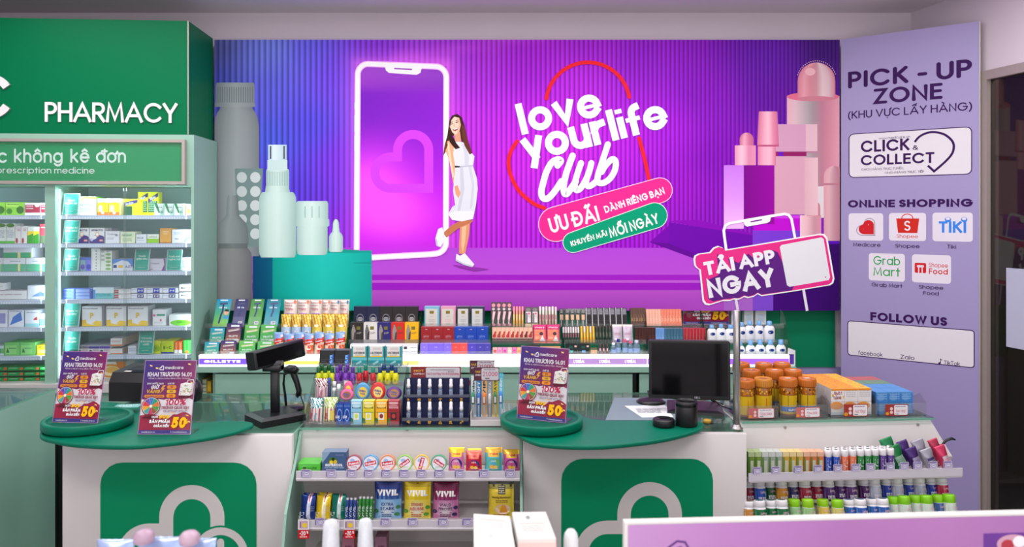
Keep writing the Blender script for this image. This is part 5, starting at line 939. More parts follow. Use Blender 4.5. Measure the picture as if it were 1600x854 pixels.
# perfume boxes
def darkbox(c): return lambda w, h: carton(w, .044, h, c, [('e', .5, .42, .3, .24, (120, 120, 128)), ('e', .5, .42, .24, .19, c), ('e', .5, .4, .22, .1, (170, 170, 176)), ('t', 'ENCHANTEUR', .5, .38, .05, K_, .2, .4)], top=L2(c, .15))
xs_ = [552.5, 573, 593, 613.5, 633.5, 653]
for i in range(5): dsp(2, xs_[i], xs_[i + 1], 479, darkbox((30, 32, 66) if i < 2 else (44, 38, 40)), 'perfume_box', f'{"navy" if i < 2 else "black"} box with a silver round crest, {nth(i, 5)} of five', 'box', 'dark boxes with a crest')
BC = [(46, 42, 40), (226, 220, 216), (44, 40, 110), (214, 44, 34), (250, 184, 20)]; BNM = ['black', 'white', 'navy blue', 'red', 'yellow']
xs_ = [547, 568, 589.5, 611, 632.5, 654]
for i in range(5):
    ink = (190, 180, 176) if i in (0, 2) else (70, 60, 60); fig = (150, 140, 136) if i != 1 else (110, 104, 104)
    dsp(1, xs_[i], xs_[i + 1], 504, lambda w, h: carton(w, .044, h, BC[i], [('r', .06, .06, .94, .08, mixc(BC[i], (0, 0, 0), .3)), ('e', .24, .86, .06, .04, fig), ('p', [(.12, .15), (.1, .6), (.18, .82), (.32, .82), (.42, .6), (.36, .4), (.42, .15)], fig), ('p', [(.24, .14), (.3, .5), (.44, .6), (.4, .14)], mixc(fig, (0, 0, 0), .5)), ('r', .48, .66, .76, .82, (120, 110, 40)), ('t', 'man', .68, .46, .1, ink, .12, .34, 10), ('r', .0, .0, 1, .18, mixc(BC[i], (30, 30, 30), .3))], top=L2(BC[i], .15)), 'perfume_box', f'{BNM[i]} perfume box with a standing figure, middle row', 'box')
xs_ = [547, 563, 578, 594, 610, 627, 640, 652.5]
for i in range(7): dsp(0, xs_[i], xs_[i + 1], 538, lambda w, h: carton(w, .044, h, (236, 234, 236), [('r', .3, .55, .7, .8, (60, 60, 64)) if i % 2 else ('r', .1, .5, .8, .85, (90, 90, 96)) if i in (2, 4) else ('n', .15, .85, .7, 1, .1, (120, 120, 130)), ('r', .08, .9, .92, .91, (190, 190, 196)), ('n', .2, .8, .3, 1, .08, (160, 160, 170))], top=W_), 'perfume_box', f'small white box in the front row under the figure boxes, {nth(i, 7)} of seven', 'box', 'small white boxes in the front row')
# cream boxes
ED = [(120, 190, 214), (226, 160, 176), (60, 62, 66), (48, 58, 80)]; EN = ['light blue', 'pink', 'black', 'dark navy']
for i, (a, c) in enumerate(((663, 687), (688.5, 712), (713.5, 734.5), (735.5, 757))): dsp(2, a, c, 479, lambda w, h: carton(w, .05, h, ED[i], [('r', .08, 0, .86, .9, (216, 214, 204)), ('r', .34, .66, .62, .8, (140, 120, 40)), ('n', .36, .62, .52, 1, .04, (150, 150, 150)), ('t', 'COCO', .48, .26, .13, (130, 140, 140) if i != 1 else (230, 150, 160), .12, .4), ('n', .35, .62, .18, 2, .05, (170, 170, 170))], top=L2(ED[i], .35), side=ED[i]), 'perfume_box', f'cream fronted box edged in {EN[i]}, back row', 'box')
xs_ = [657.5, 674.5, 692, 709.5, 727, 744.5, 763]
for i in range(6): dsp(1, xs_[i], xs_[i + 1], 511, lambda w, h: carton(w, .044, h, (160, 34, 38) if i < 3 else (30, 72, 176), [('t', 'Aqua', .5, .84, .06, (230, 220, 230), .2, .2), ('t', 'gilda' if i < 3 else 'gilda', .48, .38, .13, (206, 150, 150) if i < 3 else (120, 160, 230), .14, .5), ('n', .25, .75, .3, 1, .06, (190, 110, 110) if i < 3 else (90, 130, 220))], top=L2((160, 34, 38) if i < 3 else (30, 72, 176), .2)), 'perfume_box', f'{"dark red" if i < 3 else "royal blue"} box, {nth(i % 3, 3) if False else ["left", "middle", "right"][i % 3]} of three, middle row', 'box', 'red and blue boxes in the middle row')
xs_ = [656.5, 669, 693, 705.5, 718, 730.5, 744, 756, 767]; CC = [(140, 116, 236), (130, 106, 236), (136, 112, 230), (232, 80, 76), (236, 86, 80), (84, 70, 190), (74, 66, 170), (76, 68, 170)]
for i in range(8): dsp(0, xs_[i], xs_[i + 1], 537, lambda w, h: carton(w, .042, h, CC[i], [('t', 'a', .5, .66, .1, L2(CC[i], .5), .2, .2), ('n', .3, .7, .3, 1, .08, L2(CC[i], .3))], top=L2(CC[i], .25)), 'soap_box', f'{["violet", "wide violet", "violet", "coral red", "coral red", "indigo", "indigo", "indigo"][i]} box in the front row, {nth(i, 8)} of eight', 'box', 'violet and coral boxes in the front row')
# lip and eye make-up
def blister(w, h):
    b = MB('gloss'); b.box(-w / 2, w / 2, 0, .003, 0, h, (66, 58, 54)); A = Art(b, ident()); A.ell(0, h * .87, w * .36, h * .075, (240, 150, 160)); A.ell(0, h * .72, w * .3, h * .05, (214, 200, 196)); A.poly([(-w * .3, h * .3), (w * .1, h * .3), (w * .42, h * .62), (-w * .12, h * .64)], (240, 180, 190)); A.stroke([(-w * .1, h * .14), (w * .08, h * .58)], w * .16, (246, 214, 218), 1); A.ell(w * .1, h * .1, w * .26, h * .05, (226, 120, 150)); A.stroke([(-w * .25, h * .05), (-w * .2, h * .3)], w * .1, (150, 140, 136)); return b
for i in range(4): dsp(2, 767 + i * 8.3, 774.8 + i * 8.3, 472, blister, 'mascara_pack', f'black and pink mascara card in the back row, {nth(i, 4)} of four', 'make-up', 'black and pink mascara cards', tilt=14)
def pencil(c, cap, m='plastic', tip=None):
    def mk(w, h):
        b = MB(m); r = w * .42; b.lathe([(r * .7, 0), (r, h * .03), (r, h * .3), (r, h * .62), (r * .98, h * .63), (r * .96, h * .97), (r * .7, h)], [c, c, mixc(c, (255, 255, 255), .2), cap, cap, cap], 0, 10, (0, r, 0))
        A = wrap(b, r, 0); A.mp = (lambda f: (lambda a, z, l: (lambda p: (p[0], p[1] + r, p[2]))(f(a, z, l))))(A.mp); A.rect(-r * .4, h * .36, r * .3, h * .58, tip or L2(c, .6)); return b
    return mk
for i in range(4): dsp(2, 801 + i * 4.5, 805.2 + i * 4.5, 479, pencil((226, 170, 80), (240, 150, 140), tip=(250, 214, 160)), 'lip_pencil', f'amber tube with a pink top in the back row, {nth(i, 4)} of four', 'make-up', 'amber tubes with pink tops', tilt=14)
for i in range(2): dsp(2, 820.5 + i * 10.6, 830.5 + i * 10.6, 480, lambda w, h: carton(w, .01, h, (90, 82, 80), [('r', .1, .22, .9, .76, (236, 222, 226)), ('r', .14, .2, .4, .7, (120, 112, 110)), ('e', .5, .86, .38, .08, (140, 130, 126)), ('e', .62, .66, .16, .06, (226, 90, 120)), ('n', .45, .88, .55, 3, .06, (190, 170, 176)), ('r', 0, 0, 1, .16, (226, 200, 160))]), 'make_up_card', f'grey and white make-up card in the back row, {"left" if i == 0 else "right"} of two', 'make-up', 'grey and white make-up cards', tilt=14)
for i in range(6): dsp(2, 842 + i * 4.9, 846.6 + i * 4.9, 479 + .6 * (i % 2), pencil([(206, 150, 140), (176, 150, 140), (216, 180, 170)][i % 3], [(222, 224, 200), (232, 226, 216), (214, 206, 190)][i % 3], tip=(200, 90, 110)), 'eye_pencil', f'thin pencil with a pale top in the back row, {nth(i, 6)} of six', 'make-up', 'thin pencils with pale tops', tilt=14)
def lipbox(i):
    c = [(190, 40, 40), (170, 50, 40), (196, 70, 50), (200, 30, 50), (176, 46, 30), (190, 50, 40), (150, 40, 36), (120, 24, 30), (176, 26, 36)][i]
    return lambda w, h: carton(w, .02, h, (236, 186, 160), [('r', 0, 0, 1, .26, (70, 30, 34)), ('e', .5, .42, .4, .14, c), ('p', [(.2, .4), (.8, .46), (.95, .72), (.6, .74)], c), ('r', .02, .27, .98, .33, (200, 160, 150)), ('n', .1, .9, .14, 1, .1, (160, 120, 110))], top=(246, 206, 186))
for i in range(9): dsp(1, 769 + i * 7.05, 775.8 + i * 7.05, 512, lipbox(i), 'lipstick_box', f'peach box with a lipstick swatch in the middle row, {nth(i, 9)} of nine', 'make-up', 'peach lipstick boxes', tilt=10)
for i in range(2): dsp(1, 832.5 + i * 21, 854 + i * 21, 507, lambda w, h: pouch(w, h, .014, lambda u, v: (206, 44, 110) if v > .74 else (246, 130, 100) if .12 < u < .88 else (220, 70, 120), [('t', 'cherry', .5, .8, .09, (250, 210, 226), .2, .7), ('e', .62, .5, .14, .1, (60, 44, 60)), ('p', [(.5, .1), (.7, .42), (.9, .1)], (220, 226, 236)), ('n', .15, .5, .3, 2, .07, (250, 200, 170))]), 'cosmetic_pouch', f'pink and orange pouch with a woman picture, {"left" if i == 0 else "right"} of two', 'pouch', 'pink and orange pouches', tilt=10)
for i in range(7): dsp(0, 770 + i * 7.6, 777 + i * 7.6, 543, lambda w, h: carton(w, .02, h, [(240, 180, 180), (236, 160, 190), (232, 140, 200), (246, 200, 190), (240, 120, 180), (250, 190, 140), (250, 210, 170)][i], [('e', .5, .5, .36, .22, [(226, 60, 90), (240, 120, 200), (230, 40, 160), (250, 226, 220), (236, 60, 150), (250, 160, 80), (250, 180, 90)][i]), ('r', 0, 0, 1, .16, (240, 230, 236))]), 'lip_balm_box', f'small pink or peach box in the front row, {nth(i, 7)} of seven', 'make-up', 'small pink boxes in the front row')
dsp(0, 823, 843, 539, lambda w, h: carton(w, .02, h, (40, 36, 42), [('r', .1, .5, .7, .56, (190, 180, 190)), ('e', .8, .3, .14, .2, (236, 226, 232)), ('n', .1, .6, .36, 1, .12, (150, 140, 150))]), 'make_up_box', 'black box with a white flower behind the tilted poster', 'make-up')
dsp(0, 844, 876, 542, lambda w, h: carton(w, .03, h, (222, 170, 120), [('e', .9, .4, .06, .2, (200, 40, 90)), ('n', .1, .7, .5, 1, .2, (240, 200, 160))]), 'palette_box', 'wide tan palette box behind the tilted poster', 'make-up')
# brushes, pencils, bottles
def conceal(w, h):
    b = MB('gloss', 'plastic'); b.box(-w / 2, w / 2, 0, .002, 0, h, (20, 70, 54)); b.box(-w * .3, w * .3, -.006, 0, h * .7, h * .97, (44, 40, 46), 1); b.box(-w * .32, w * .32, -.008, 0, h * .38, h * .66, (226, 176, 140), 1); b.box(-w * .12, w * .06, -.005, 0, h * .04, h * .38, (190, 190, 186), 1); A = Art(b, lambda x, z, l: (x, -.007 - l, z)); A.lines(-w * .25, w * .25, h * .9, 3, h * .07, h * .03, (190, 170, 170)); return b
for i in range(5): dsp(2, 874 + i * 8.4, 881.5 + i * 8.4, 482, conceal, 'concealer_pack', f'dark green card with a beige stick, {nth(i, 5)} of five', 'make-up', 'dark green make-up cards', tilt=16)
for i in range(7): dsp(2, 916 + i * 9.3, 924.7 + i * 9.3, 482, lambda w, h: carton(w, .016, h, (22, 20, 24), [('r', 0, .0, .12, 1, (222, 216, 218)), ('r', .2, .62, .9, .97, (84, 82, 92)), ('n', .26, .86, .92, 5, .06, (176, 176, 186)), ('r', .2, .3, .9, .32, (60, 50, 54))]), 'eyeliner_box', f'black box with a white edge in the back row, {nth(i, 7)} of seven', 'make-up', 'black boxes with white edges', tilt=16)
for i in range(7): dsp(1, 879 + i * 3.9, 882.6 + i * 3.9, 511, pencil((40, 34, 40), (236, 200, 206) if i % 2 else (226, 226, 230), tip=(206, 90, 120)), 'brow_pencil', f'pink and black pencil in the middle row, {nth(i, 7)} of seven', 'make-up', 'pink and black pencils', tilt=14)
for i in range(5): dsp(1, 907 + i * 4.7, 911.4 + i * 4.7, 510, pencil((246, 176, 20), (236, 214, 190) if i % 2 else (250, 190, 50), tip=(250, 210, 90)), 'mascara_tube', f'yellow mascara tube in the middle row, {nth(i, 5)} of five', 'make-up', 'yellow mascara tubes', tilt=14)
for i in range(5): dsp(1, 931 + i * 5.1, 935.8 + i * 5.1, 509, pencil((30, 24, 22), (50, 40, 34), tip=(110, 96, 80)), 'mascara_tube', f'dark brown mascara tube in the middle row, {nth(i, 5)} of five', 'make-up', 'dark brown mascara tubes', tilt=14)
for i in range(2): dsp(1, 957 + i * 16.5, 973 + i * 16.5, 507, lambda w, h: pouch(w, h, .016, lambda u, v: (206, 190, 206) if v < .9 else (230, 220, 210), [('r', .15, .66, .85, .68, (190, 150, 170)), ('n', .2, .8, .5, 2, .08, (180, 130, 150)), ('e', .4, .2, .2, .06, (244, 240, 246))]), 'sheet_mask_pouch', f'pale mauve pouch above the clear bottles, {"left" if i == 0 else "right"} of two', 'pouch', 'pale mauve pouches', tilt=12)
for i in range(2): dsp(0, 884 + i * 19, 902 + i * 19, 537, lambda w, h: carton(w, .02, h, (26, 32, 34), [('n', .3, .62, .75, 2, .14, (30, 120, 100)), ('r', .34, .2, .66, .4, [(60, 190, 170), (110, 180, 230)][i]), ('r', .76, .7, .95, .86, (230, 180, 170))]), 'make_up_card', f'black card with a {["teal", "pale blue"][i]} patch in the front row', 'make-up')
dsp(0, 923, 933, 544, lambda w, h: carton(w, .014, h, (226, 170, 130), [('r', 0, .8, 1, 1, (20, 70, 54))]), 'powder_sample', 'beige sample card in the front row', 'make-up')
for i in range(3): dsp(0, 935.5 + i * 5.6, 940.5 + i * 5.6, 537, pencil((120, 50, 60), (70, 50, 56), tip=(240, 210, 216)), 'lip_gloss', f'dark red gloss tube in the front row, {["left", "middle", "right"][i]} of three', 'make-up', 'dark red gloss tubes')
def waterb(x, yt, cap, lab, dy=0.0, w_=11):
    Y = TY[0] + .022 + dy; r = w_ / 2 * Y / FPX; z0 = TZS[0] + .0004; h = EYE - (yt - CY) / FPX * Y - z0
    b = MB('clear_bottle'); b.lathe([(r * .9, 0), (r, .004), (r, h * .5), (r * .95, h * .62), (r * .5, h * .78), (r * .42, h * .8)], (200, 215, 235), n=18)
    o = put(b, 'micellar_bottle', lab, 'bottle', None, ((x - CX) / FPX * Y, Y, z0)); c = MB('plastic'); c.lathe([(r * .5, h * .8), (r * .56, h * .81), (r * .56, h * .97), (r * .4, h)], cap, n=16); c.add('cap', o); c = MB('print'); A = wrap(c, r, 0, .0006)
    for k in range(6): A.rect(-r * 1.2 + k * r * .4, h * .14, -r * .8 + k * r * .4, h * .44, (150, 176, 220) if cap[2] > 120 else (230, 210, 226))
    c.add('label', o)
waterb(958.5, 535, (240, 240, 246), 'clear blue bottle with a white cap beside the gloss tubes', w_=10); waterb(966, 529, (26, 30, 140), 'clear bottle with a dark blue cap', .004, 8); waterb(976.5, 529.5, (240, 80, 130), 'clear bottle with a pink cap, left one of the pink pair', .002, 8.5); waterb(985, 532, (236, 90, 140), 'clear bottle with a pink cap, right one of the pink pair', .002, 8.5); waterb(994.5, 531, (206, 210, 236), 'clear bottle with a pale lilac cap')
# foundation boxes
def slim(c, edge, hi): return lambda w, h: carton(w, .03, h, c, [('r', .1, .2, .2, .62, hi), ('n', .3, .9, .4, 3, .06, hi)] + ([('r', 0, 0, .06, 1, edge)] if edge else []), top=L2(c, .2))
for i in range(6): dsp(2, 986 + i * 4.0, 989.9 + i * 4.0, 483, slim((92, 60, 48), (70, 44, 36), (190, 150, 100)), 'foundation_box', f'brown slim box in the back row, {nth(i, 6)} of six', 'make-up', 'brown slim boxes', tilt=16)
for i in range(5): dsp(2, 1010.5 + i * 4.6, 1015 + i * 4.6, 485, slim((238, 176, 150), (226, 160, 136), (246, 200, 180)), 'foundation_box', f'peach slim box in the back row, {nth(i, 5)} of five', 'make-up', 'peach slim boxes', tilt=16)
for i in range(7): dsp(2, 1033.5 + i * 4.6, 1038 + i * 4.6, 485, slim((232, 128, 100), (216, 110, 84), (250, 200, 170)), 'foundation_box', f'coral slim box in the back row, {nth(i, 7)} of seven', 'make-up', 'coral slim boxes', tilt=16)
for i in range(6): dsp(1, 992.5 + i * 5.3, 997.5 + i * 5.3, 512, slim((66, 34, 32), (110, 60, 50), (96, 54, 46)), 'serum_box', f'dark maroon slim box in the middle row, {nth(i, 6)} of six', 'make-up', 'dark maroon slim boxes')
for i in range(3): dsp(1, 1024.5 + i * 4.6, 1029 + i * 4.6, 513, slim((100, 146, 206), (140, 180, 226), (150, 190, 236)), 'serum_box', f'light blue slim box in the middle row, {["left", "middle", "right"][i]} of three', 'make-up', 'light blue slim boxes')
for i in range(6): dsp(1, 1038.5 + i * 4.8, 1043 + i * 4.8, 513, slim((56, 100, 124), (80, 130, 150), (90, 140, 160)), 'serum_box', f'slate teal slim box in the middle row, {nth(i, 6)} of six', 'make-up', 'slate teal slim boxes')
for i in range(7): dsp(1, 1068 + i * 5, 1072.6 + i * 5, 513, slim((176, 26, 42), (230, 190, 196), (120, 16, 30)), 'serum_box', f'red slim box with a pale edge in the middle row, {nth(i, 7)} of seven', 'make-up', 'red slim boxes')
# white lotion bottles with blue caps
def lotion(x, yt, t, w_, label, dy=0.0, group=None, small=False):
    Y = TY[t] + .022 + dy; s_ = Y / FPX; z0 = TZS[t] + .0004; h = EYE - (yt - CY) / FPX * Y - z0; r = w_ / 2 * s_
    b = MB('plastic', 'print')
    if small: b.lathe([(r * .7, 0), (r * .95, h * .06), (r, h * .25), (r * .95, h * .45), (r * .7, h * .6), (r * .42, h * .66), (r * .4, h * .68)], (238, 238, 240), n=20, sy=.62)
    else: b.lathe([(r * .9, 0), (r, h * .03), (r, h * .55), (r * .96, h * .66), (r * .74, h * .76), (r * .4, h * .8), (r * .38, h * .83)], (238, 238, 240), n=20, sy=.62)
    A = Art(b, lambda x_, z, l: (x_, -r * .62 * math.sqrt(max(0, 1 - (x_ / r) ** 2)) - l, z), 1, 1, .0001, .0012); A.ell(r * .1, h * (.3 if small else .5), r * .52, h * (.1 if small else .085), (40, 70, 150)); A.ell(r * .1, h * (.3 if small else .5), r * .44, h * (.07 if small else .06), (24, 50, 120)); A.rect(-r * .3, h * (.29 if small else .49), r * .46, h * (.32 if small else .515), (190, 220, 235)); A.rect(-r * .3, h * .16, r * .5, h * .18, (150, 190, 226))
    o = put(b, 'lotion_bottle', label, 'bottle', group, ((x - CX) / FPX * Y, Y, z0)); c = MB('plastic'); c.lathe([(r * .46, h * (.66 if small else .81)), (r * .48, h * (.68 if small else .825)), (r * .44, h * .98), (r * .3, h)], (120, 176, 226), n=18); c.add('cap', o)
for i, x in enumerate((1112, 1126.5, 1141.5, 1159, 1171.5, 1186, 1202)): lotion(x, [507, 506, 507, 503, 501, 501, 501][i], 1, [15, 15, 17, 14, 15, 15, 17][i], f'white lotion bottle with a blue cap in the upper row, {nth(i, 7)} of seven', group='white lotion bottles in the upper row')
for i, x in enumerate((1156, 1172.5, 1187.5, 1203.5, 1220)): lotion(x, [532, 531, 530, 530, 530][i], 0, 16, f'short white lotion bottle in the lower row, {nth(i, 5)} of five', group='short white lotion bottles in the lower row', small=True)
for i, (a, c) in enumerate(((1143, 1151), (1163, 1177), (1180.5, 1197))):
    Y = 4.665; p = P3((a + c) / 2, 507, Y); w = (c - a) * Y / FPX; b = carton(w, .05, .155, (222, 224, 226), [('e', .6, .66, .3, .09, (40, 80, 120)), ('e', .6, .66, .24, .06, (70, 130, 90)), ('r', .2, .12, .8, .4, (196, 214, 226))]); t = put(b, 'lotion_box', f'white lotion box half hidden under the banner, {["left", "middle", "right"][i]} of three', 'box', 'white boxes under the banner', (p.x, Y, 1.044))
b = MB('acrylic'); a_, c_ = P3(1062, 0, 4.66).x, P3(1204, 0, 4.66).x; b.box(a_, c_, 4.58, 4.715, 1.036, 1.042); 
b.box(a_, a_ + .004, 4.58, 4.715, TZ, 1.036); b.box(c_ - .004, c_, 4.58, 4.715, TZ, 1.036); tag(b.add('acrylic_ledge'), 'clear ledge behind the lotion bottles carrying a poster', 'ledge')
b = MB('print'); b.prism([(-.02, 0), (.02, 0), (.02, .085), (-.02, .10)], 0, .003, (226, 226, 232), mp=lambda x, y, z: (x, z, y)); A = Art(b, ident()); A.rect(-.016, .01, .012, .06, (96, 60, 170)); A.rect(-.016, .06, .012, .064, (40, 30, 60))
p = P3(1237, 571, 4.2); tag(b.add('price_card', None, (p.x, 4.2, TZ)), 'small white and purple price card by the last lotion bottle', 'card')
# ================================================================ promotion posters
def poster_mesh(w, h):
    b = MB('print'); A = Art(b, lambda u, v, l: (u * w, -l, v * h / 1.41), 0, 1, .00002, .0004); U = 1.41
    b.box(-w / 2 - .002, w / 2 + .002, 0, .002, -.002, h + .002, (196, 150, 200))
    n = 8; g = lambda u, v: mixc(mixc((60, 34, 140), (126, 18, 110), min(1, max(0, u + .5) * .8 + max(0, 1.2 - v) * .9)), (176, 12, 78), min(1, max(0, (u + .5) * .55 + (1.0 - v) * .55)))
    A.l += .00005
    for i in range(n):
        for j in range(n):
            q = [(-.5 + (i + a) / n, U * (j + c) / n) for a, c in ((0, 0), (1, 0), (1, 1), (0, 1))]; b.face([A.mp(x, y, A.l) for x, y in q], [g(*p) for p in q])
    WH = (248, 244, 250); YL = (250, 190, 30); OR = (246, 150, 20)
    random.seed(7); rg = lambda: (random.random() - .5) * .05
    top = [(-.5 + i / 14, .665 + rg() * .8) for i in range(15)]; bot = [(.5 - i / 14, .36 + .04 * sin(i * .7) + rg()) for i in range(15)]; A.poly(top + bot, (244, 238, 242))
    A.poly(bot[::-1] + [(.5, .06), (-.5, .06)], (176, 8, 66)); A.rect(-.5, 0, .5, .07, (62, 56, 150)); A.text('medicare.vn', -.44, .018, .03, WH, .14, fit=.26); A.text('f /medicarevn', .12, .018, .03, WH, .14, fit=.32)
    A.heart(-.17, 1.27, .075, .016, WH); A.text('medicare', -.1, 1.245, .06, WH, .17, fit=.36); A.text('KHAI TRƯƠNG 14.01', 0, 1.1, .085, WH, .2, fit=.86, align=.5, gap=.07); A.text('TỪNG 3, AEON MALL BÌNH TÂN, TP.HCM', 0, 1.05, .026, (236, 214, 236), .16, fit=.82, align=.5)
    A.text('DUY NHẤT 10.01', -.42, .945, .032, WH, .2, fit=.32); A.text('CHỈ TỪ', -.02, .945, .03, WH, .2, fit=.13); A.text('GIỜ', -.34, .86, .07, WH, .24, fit=.15, sh=.2); A.text('VÀNG', -.42, .775, .07, YL, .24, fit=.26, sh=.2); A.poly([(-.1, .93), (-.15, .85), (-.11, .85), (-.16, .76), (-.06, .87), (-.1, .87), (-.05, .93)], (250, 170, 40))
    A.rrect(-.45, .69, -.06, .745, .026, OR); A.text('8H-10H & 18H-20H', -.255, .704, .024, (110, 20, 70), .18, fit=.32, align=.5)
    for k, t in enumerate(('9K', '19K', '29K')): A.rrect(-.02, .86 - .085 * k, .16, .93 - .085 * k, .03, YL if k % 2 else OR); A.text(t, .07, .877 - .085 * k, .036, (120, 24, 70), .2, align=.5)
    A.poly([(.2, .72), (.5, .74), (.46, .69), (.24, .68)], (96, 14, 40)); A.poly([(.22, .735), (.44, .73), (.46, .95), (.24, .96)], (236, 232, 228)); A.poly([(.44, .73), (.49, .76), (.5, .96), (.46, .95)], (206, 200, 200)); A.poly([(.24, .96), (.46, .95), (.5, .96), (.34, .985)], (250, 248, 246)); A.stroke([(.36, .98), (.38, 1.03), (.48, 1.04), (.5, .97)], .014, (230, 226, 230))
    for k in range(26): A.ell(.24 + random.random() * .23, .75 + random.random() * .19, .008 + .012 * random.random(), .01, random.choice([(60, 140, 80), (200, 70, 60), (80, 90, 170), (230, 190, 60), (120, 190, 110)]), 6)
    wc = [(230, 120, 50), (40, 160, 120), (70, 120, 200), (120, 80, 170), (220, 60, 60), (240, 170, 50), (60, 170, 160), (200, 60, 110), (150, 90, 60), (90, 160, 70)]
    WY = .525; A.ell(-.3, WY, .185, .185, (130, 40, 70), 30); A.ell(-.3, WY, .168, .168, (240, 230, 226), 30)
    for k in range(10): A.poly([(-.3, WY)] + arc(-.3, WY, .16, .16, 36 * k, 36 * k + 35, 4), wc[k])
    A.ell(-.3, WY, .03, .03, (250, 240, 220)); A.poly([(-.42, .31), (-.18, .31), (-.24, .37), (-.36, .37)], (110, 20, 40)); A.poly([(-.44, .29), (-.16, .29), (-.16, .32), (-.44, .32)], (90, 10, 30))
    A.text('100%', -.03, .545, .115, (246, 240, 244), .36, fit=.4, gap=.08, sh=.15); A.text('100%', -.03, .545, .115, (196, 20, 80), .2, fit=.4, gap=.08, sh=.15); A.text('TRÚNG QUÀ XỊN', -.1, .47, .055, (150, 12, 70), .2, fit=.54, gap=.08, sh=.1); A.lines(-.05, .42, .435, 2, .022, .01, (150, 120, 150))
    A.text('HƠN', -.2, .30, .04, WH, .22, fit=.12, align=.5, sh=.1); A.text('500', -.02, .29, .07, YL, .26, fit=.2, align=.5, sh=.1); A.text('SẢN PHẨM', -.1, .205, .06, WH, .26, fit=.4, align=.5, sh=.1); A.text('GIẢM ĐẾN', -.06, .125, .05, WH, .24, fit=.3, align=.5, sh=.1)
    A.text('50', .12, .105, .21, (190, 60, 20), .3, fit=.3, sh=.1); A.text('50', .13, .11, .21, YL, .26, fit=.28, sh=.1); A.text('%', .37, .19, .09, YL, .2, fit=.08)
    for x, y, a in ((-.4, 1.33, .5), (-.28, 1.28, .2), (.35, 1.36, .3), (.43, 1.0, .4), (.44, .25, .3), (.4, .37, .6), (.1, .42, .4)): A.poly([(x, y), (x + .05, y - .03 * a), (x + .06, y - .035), (x + .01, y - .03)], (240, 196, 120))
    random.seed(11); return b
def poster(x, y, z, w, h, yaw, lean, label):
    t = empty('promotion_poster', (x, y, z), R(yaw), label, 'poster', None); a = -R(lean)
    poster_mesh(w, h).add('printed_sheet', t, (0, 0, .004), (a, 0, 0)); b = MB('acrylic'); b.box(-w / 2 - .004, w / 2 + .004, -.005, -.0035, 0, h + .006); b.add('clear_front', t, (0, 0, .004), (a, 0, 0))
    b = MB('acrylic'); b.box(-w / 2 - .004, w / 2 + .004, 0, .075, 0, .003); b.add('foot', t)
poster(P3(117, 0, 2.9).x, 2.9, .9201, .177, .262, -5, 14, 'purple grand opening poster standing in the round tray of the left counter'); poster(P3(255.3, 0, 2.82).x, 2.825, .8975, .190, .264, 0, 13, 'purple grand opening poster standing on the leaf top beside the printer')
poster(P3(845.2, 0, 2.93).x, 2.93, .9201, .194, .272, -22, 10, 'purple grand opening poster standing in the round tray of the right counter')
p = P3(1103.5, 504, 4.66); poster(p.x, 4.664, 1.0425, .276, .34, 0, 2, 'purple poster half hidden under the banner, behind the slim red boxes')
# ================================================================ things on the two checkout counters
GT = .8682
def at_z(px, py, z): x, y = floorpt(px, py, z); return x, y
# customer display
x, y = -.965, 3.13; cdp = empty('customer_display', (x, y, GT), 0, 'black customer display with a slanted head on a square base', 'display', None)
b = MB('black_plastic'); a = R(42); hw, hd = .094, .08
pr = [(-hw, -hd), (hw, -hd), (hw, hd), (-hw, hd)]; rot = lambda P: [(px * cos(a) - py * sin(a), px * sin(a) + py * cos(a)) for px, py in P]
b.loft([[(px, py, 0) for px, py in rot(pr)], [(px, py, .026) for px, py in rot(pr)], [(px * .8, py * .8, .036) for px, py in rot(pr)]], (20, 20, 22), 0, False); b.add('base', cdp)
b = MB('black_plastic'); b.rbox(-.017, .017, -.014, .014, .03, .215, .006); b.add('pole', cdp)
b = MB('black_plastic'); b.rbox(-.045, .03, -.03, .03, .205, .23, .008); b.lathe([(.022, -.03), (.022, .03)], (20, 20, 22), 0, 16, (0, 0, .225), axis='x'); b.add('bracket', cdp)
b = MB('black_plastic', 'black_gloss'); b.rbox(-.13, .13, -.028, .028, -.037, .037, .008, axis='x'); b.box(-.12, .12, -.0295, -.028, -.028, .028, m=1); hd_ = b.add('head', cdp, (-.005, .03, .265), (R(-8), R(-4), R(58)))
# hand scanner on its gooseneck stand
x, y = at_z(454, 641, GT); sc = empty('barcode_scanner', (x, y + .02, GT), 0, 'black hand scanner resting on a gooseneck stand behind the customer display', 'scanner')
b = MB('black_plastic'); b.lathe([(.052, 0), (.054, .004), (.05, .012), (.02, .016), (.001, .017)], (20, 20, 22), n=32); b.add('base', sc)
b = MB('black_plastic'); b.tube([(-.028, .01, .012), (-.032, .01, .06), (-.036, 0, .11), (-.03, -.01, .152), (-.01, -.01, .164)], .0055); b.add('gooseneck', sc)
b = MB('black_plastic'); b.tube([(-.03, -.01, .172), (-.01, -.012, .175), (.012, -.012, .172), (.028, -.012, .163)], [.012, .019, .021, .014], n=14); b.add('head', sc)
b = MB('black_plastic'); b.tube([(.006, -.012, .168), (.014, -.014, .15), (.026, -.016, .12), (.036, -.018, .085), (.034, -.018, .068), (.026, -.02, .06)], [.014, .014, .0125, .012, .013, .011], n=12); gr = b.add('grip', sc)
b = MB('wire'); b.tube([(.038, -.018, .082), (.044, -.01, .05), (.052, 0, .02), (.05, .01, .003), (.03, .05, .003)], .0022); b.add('cable', gr)
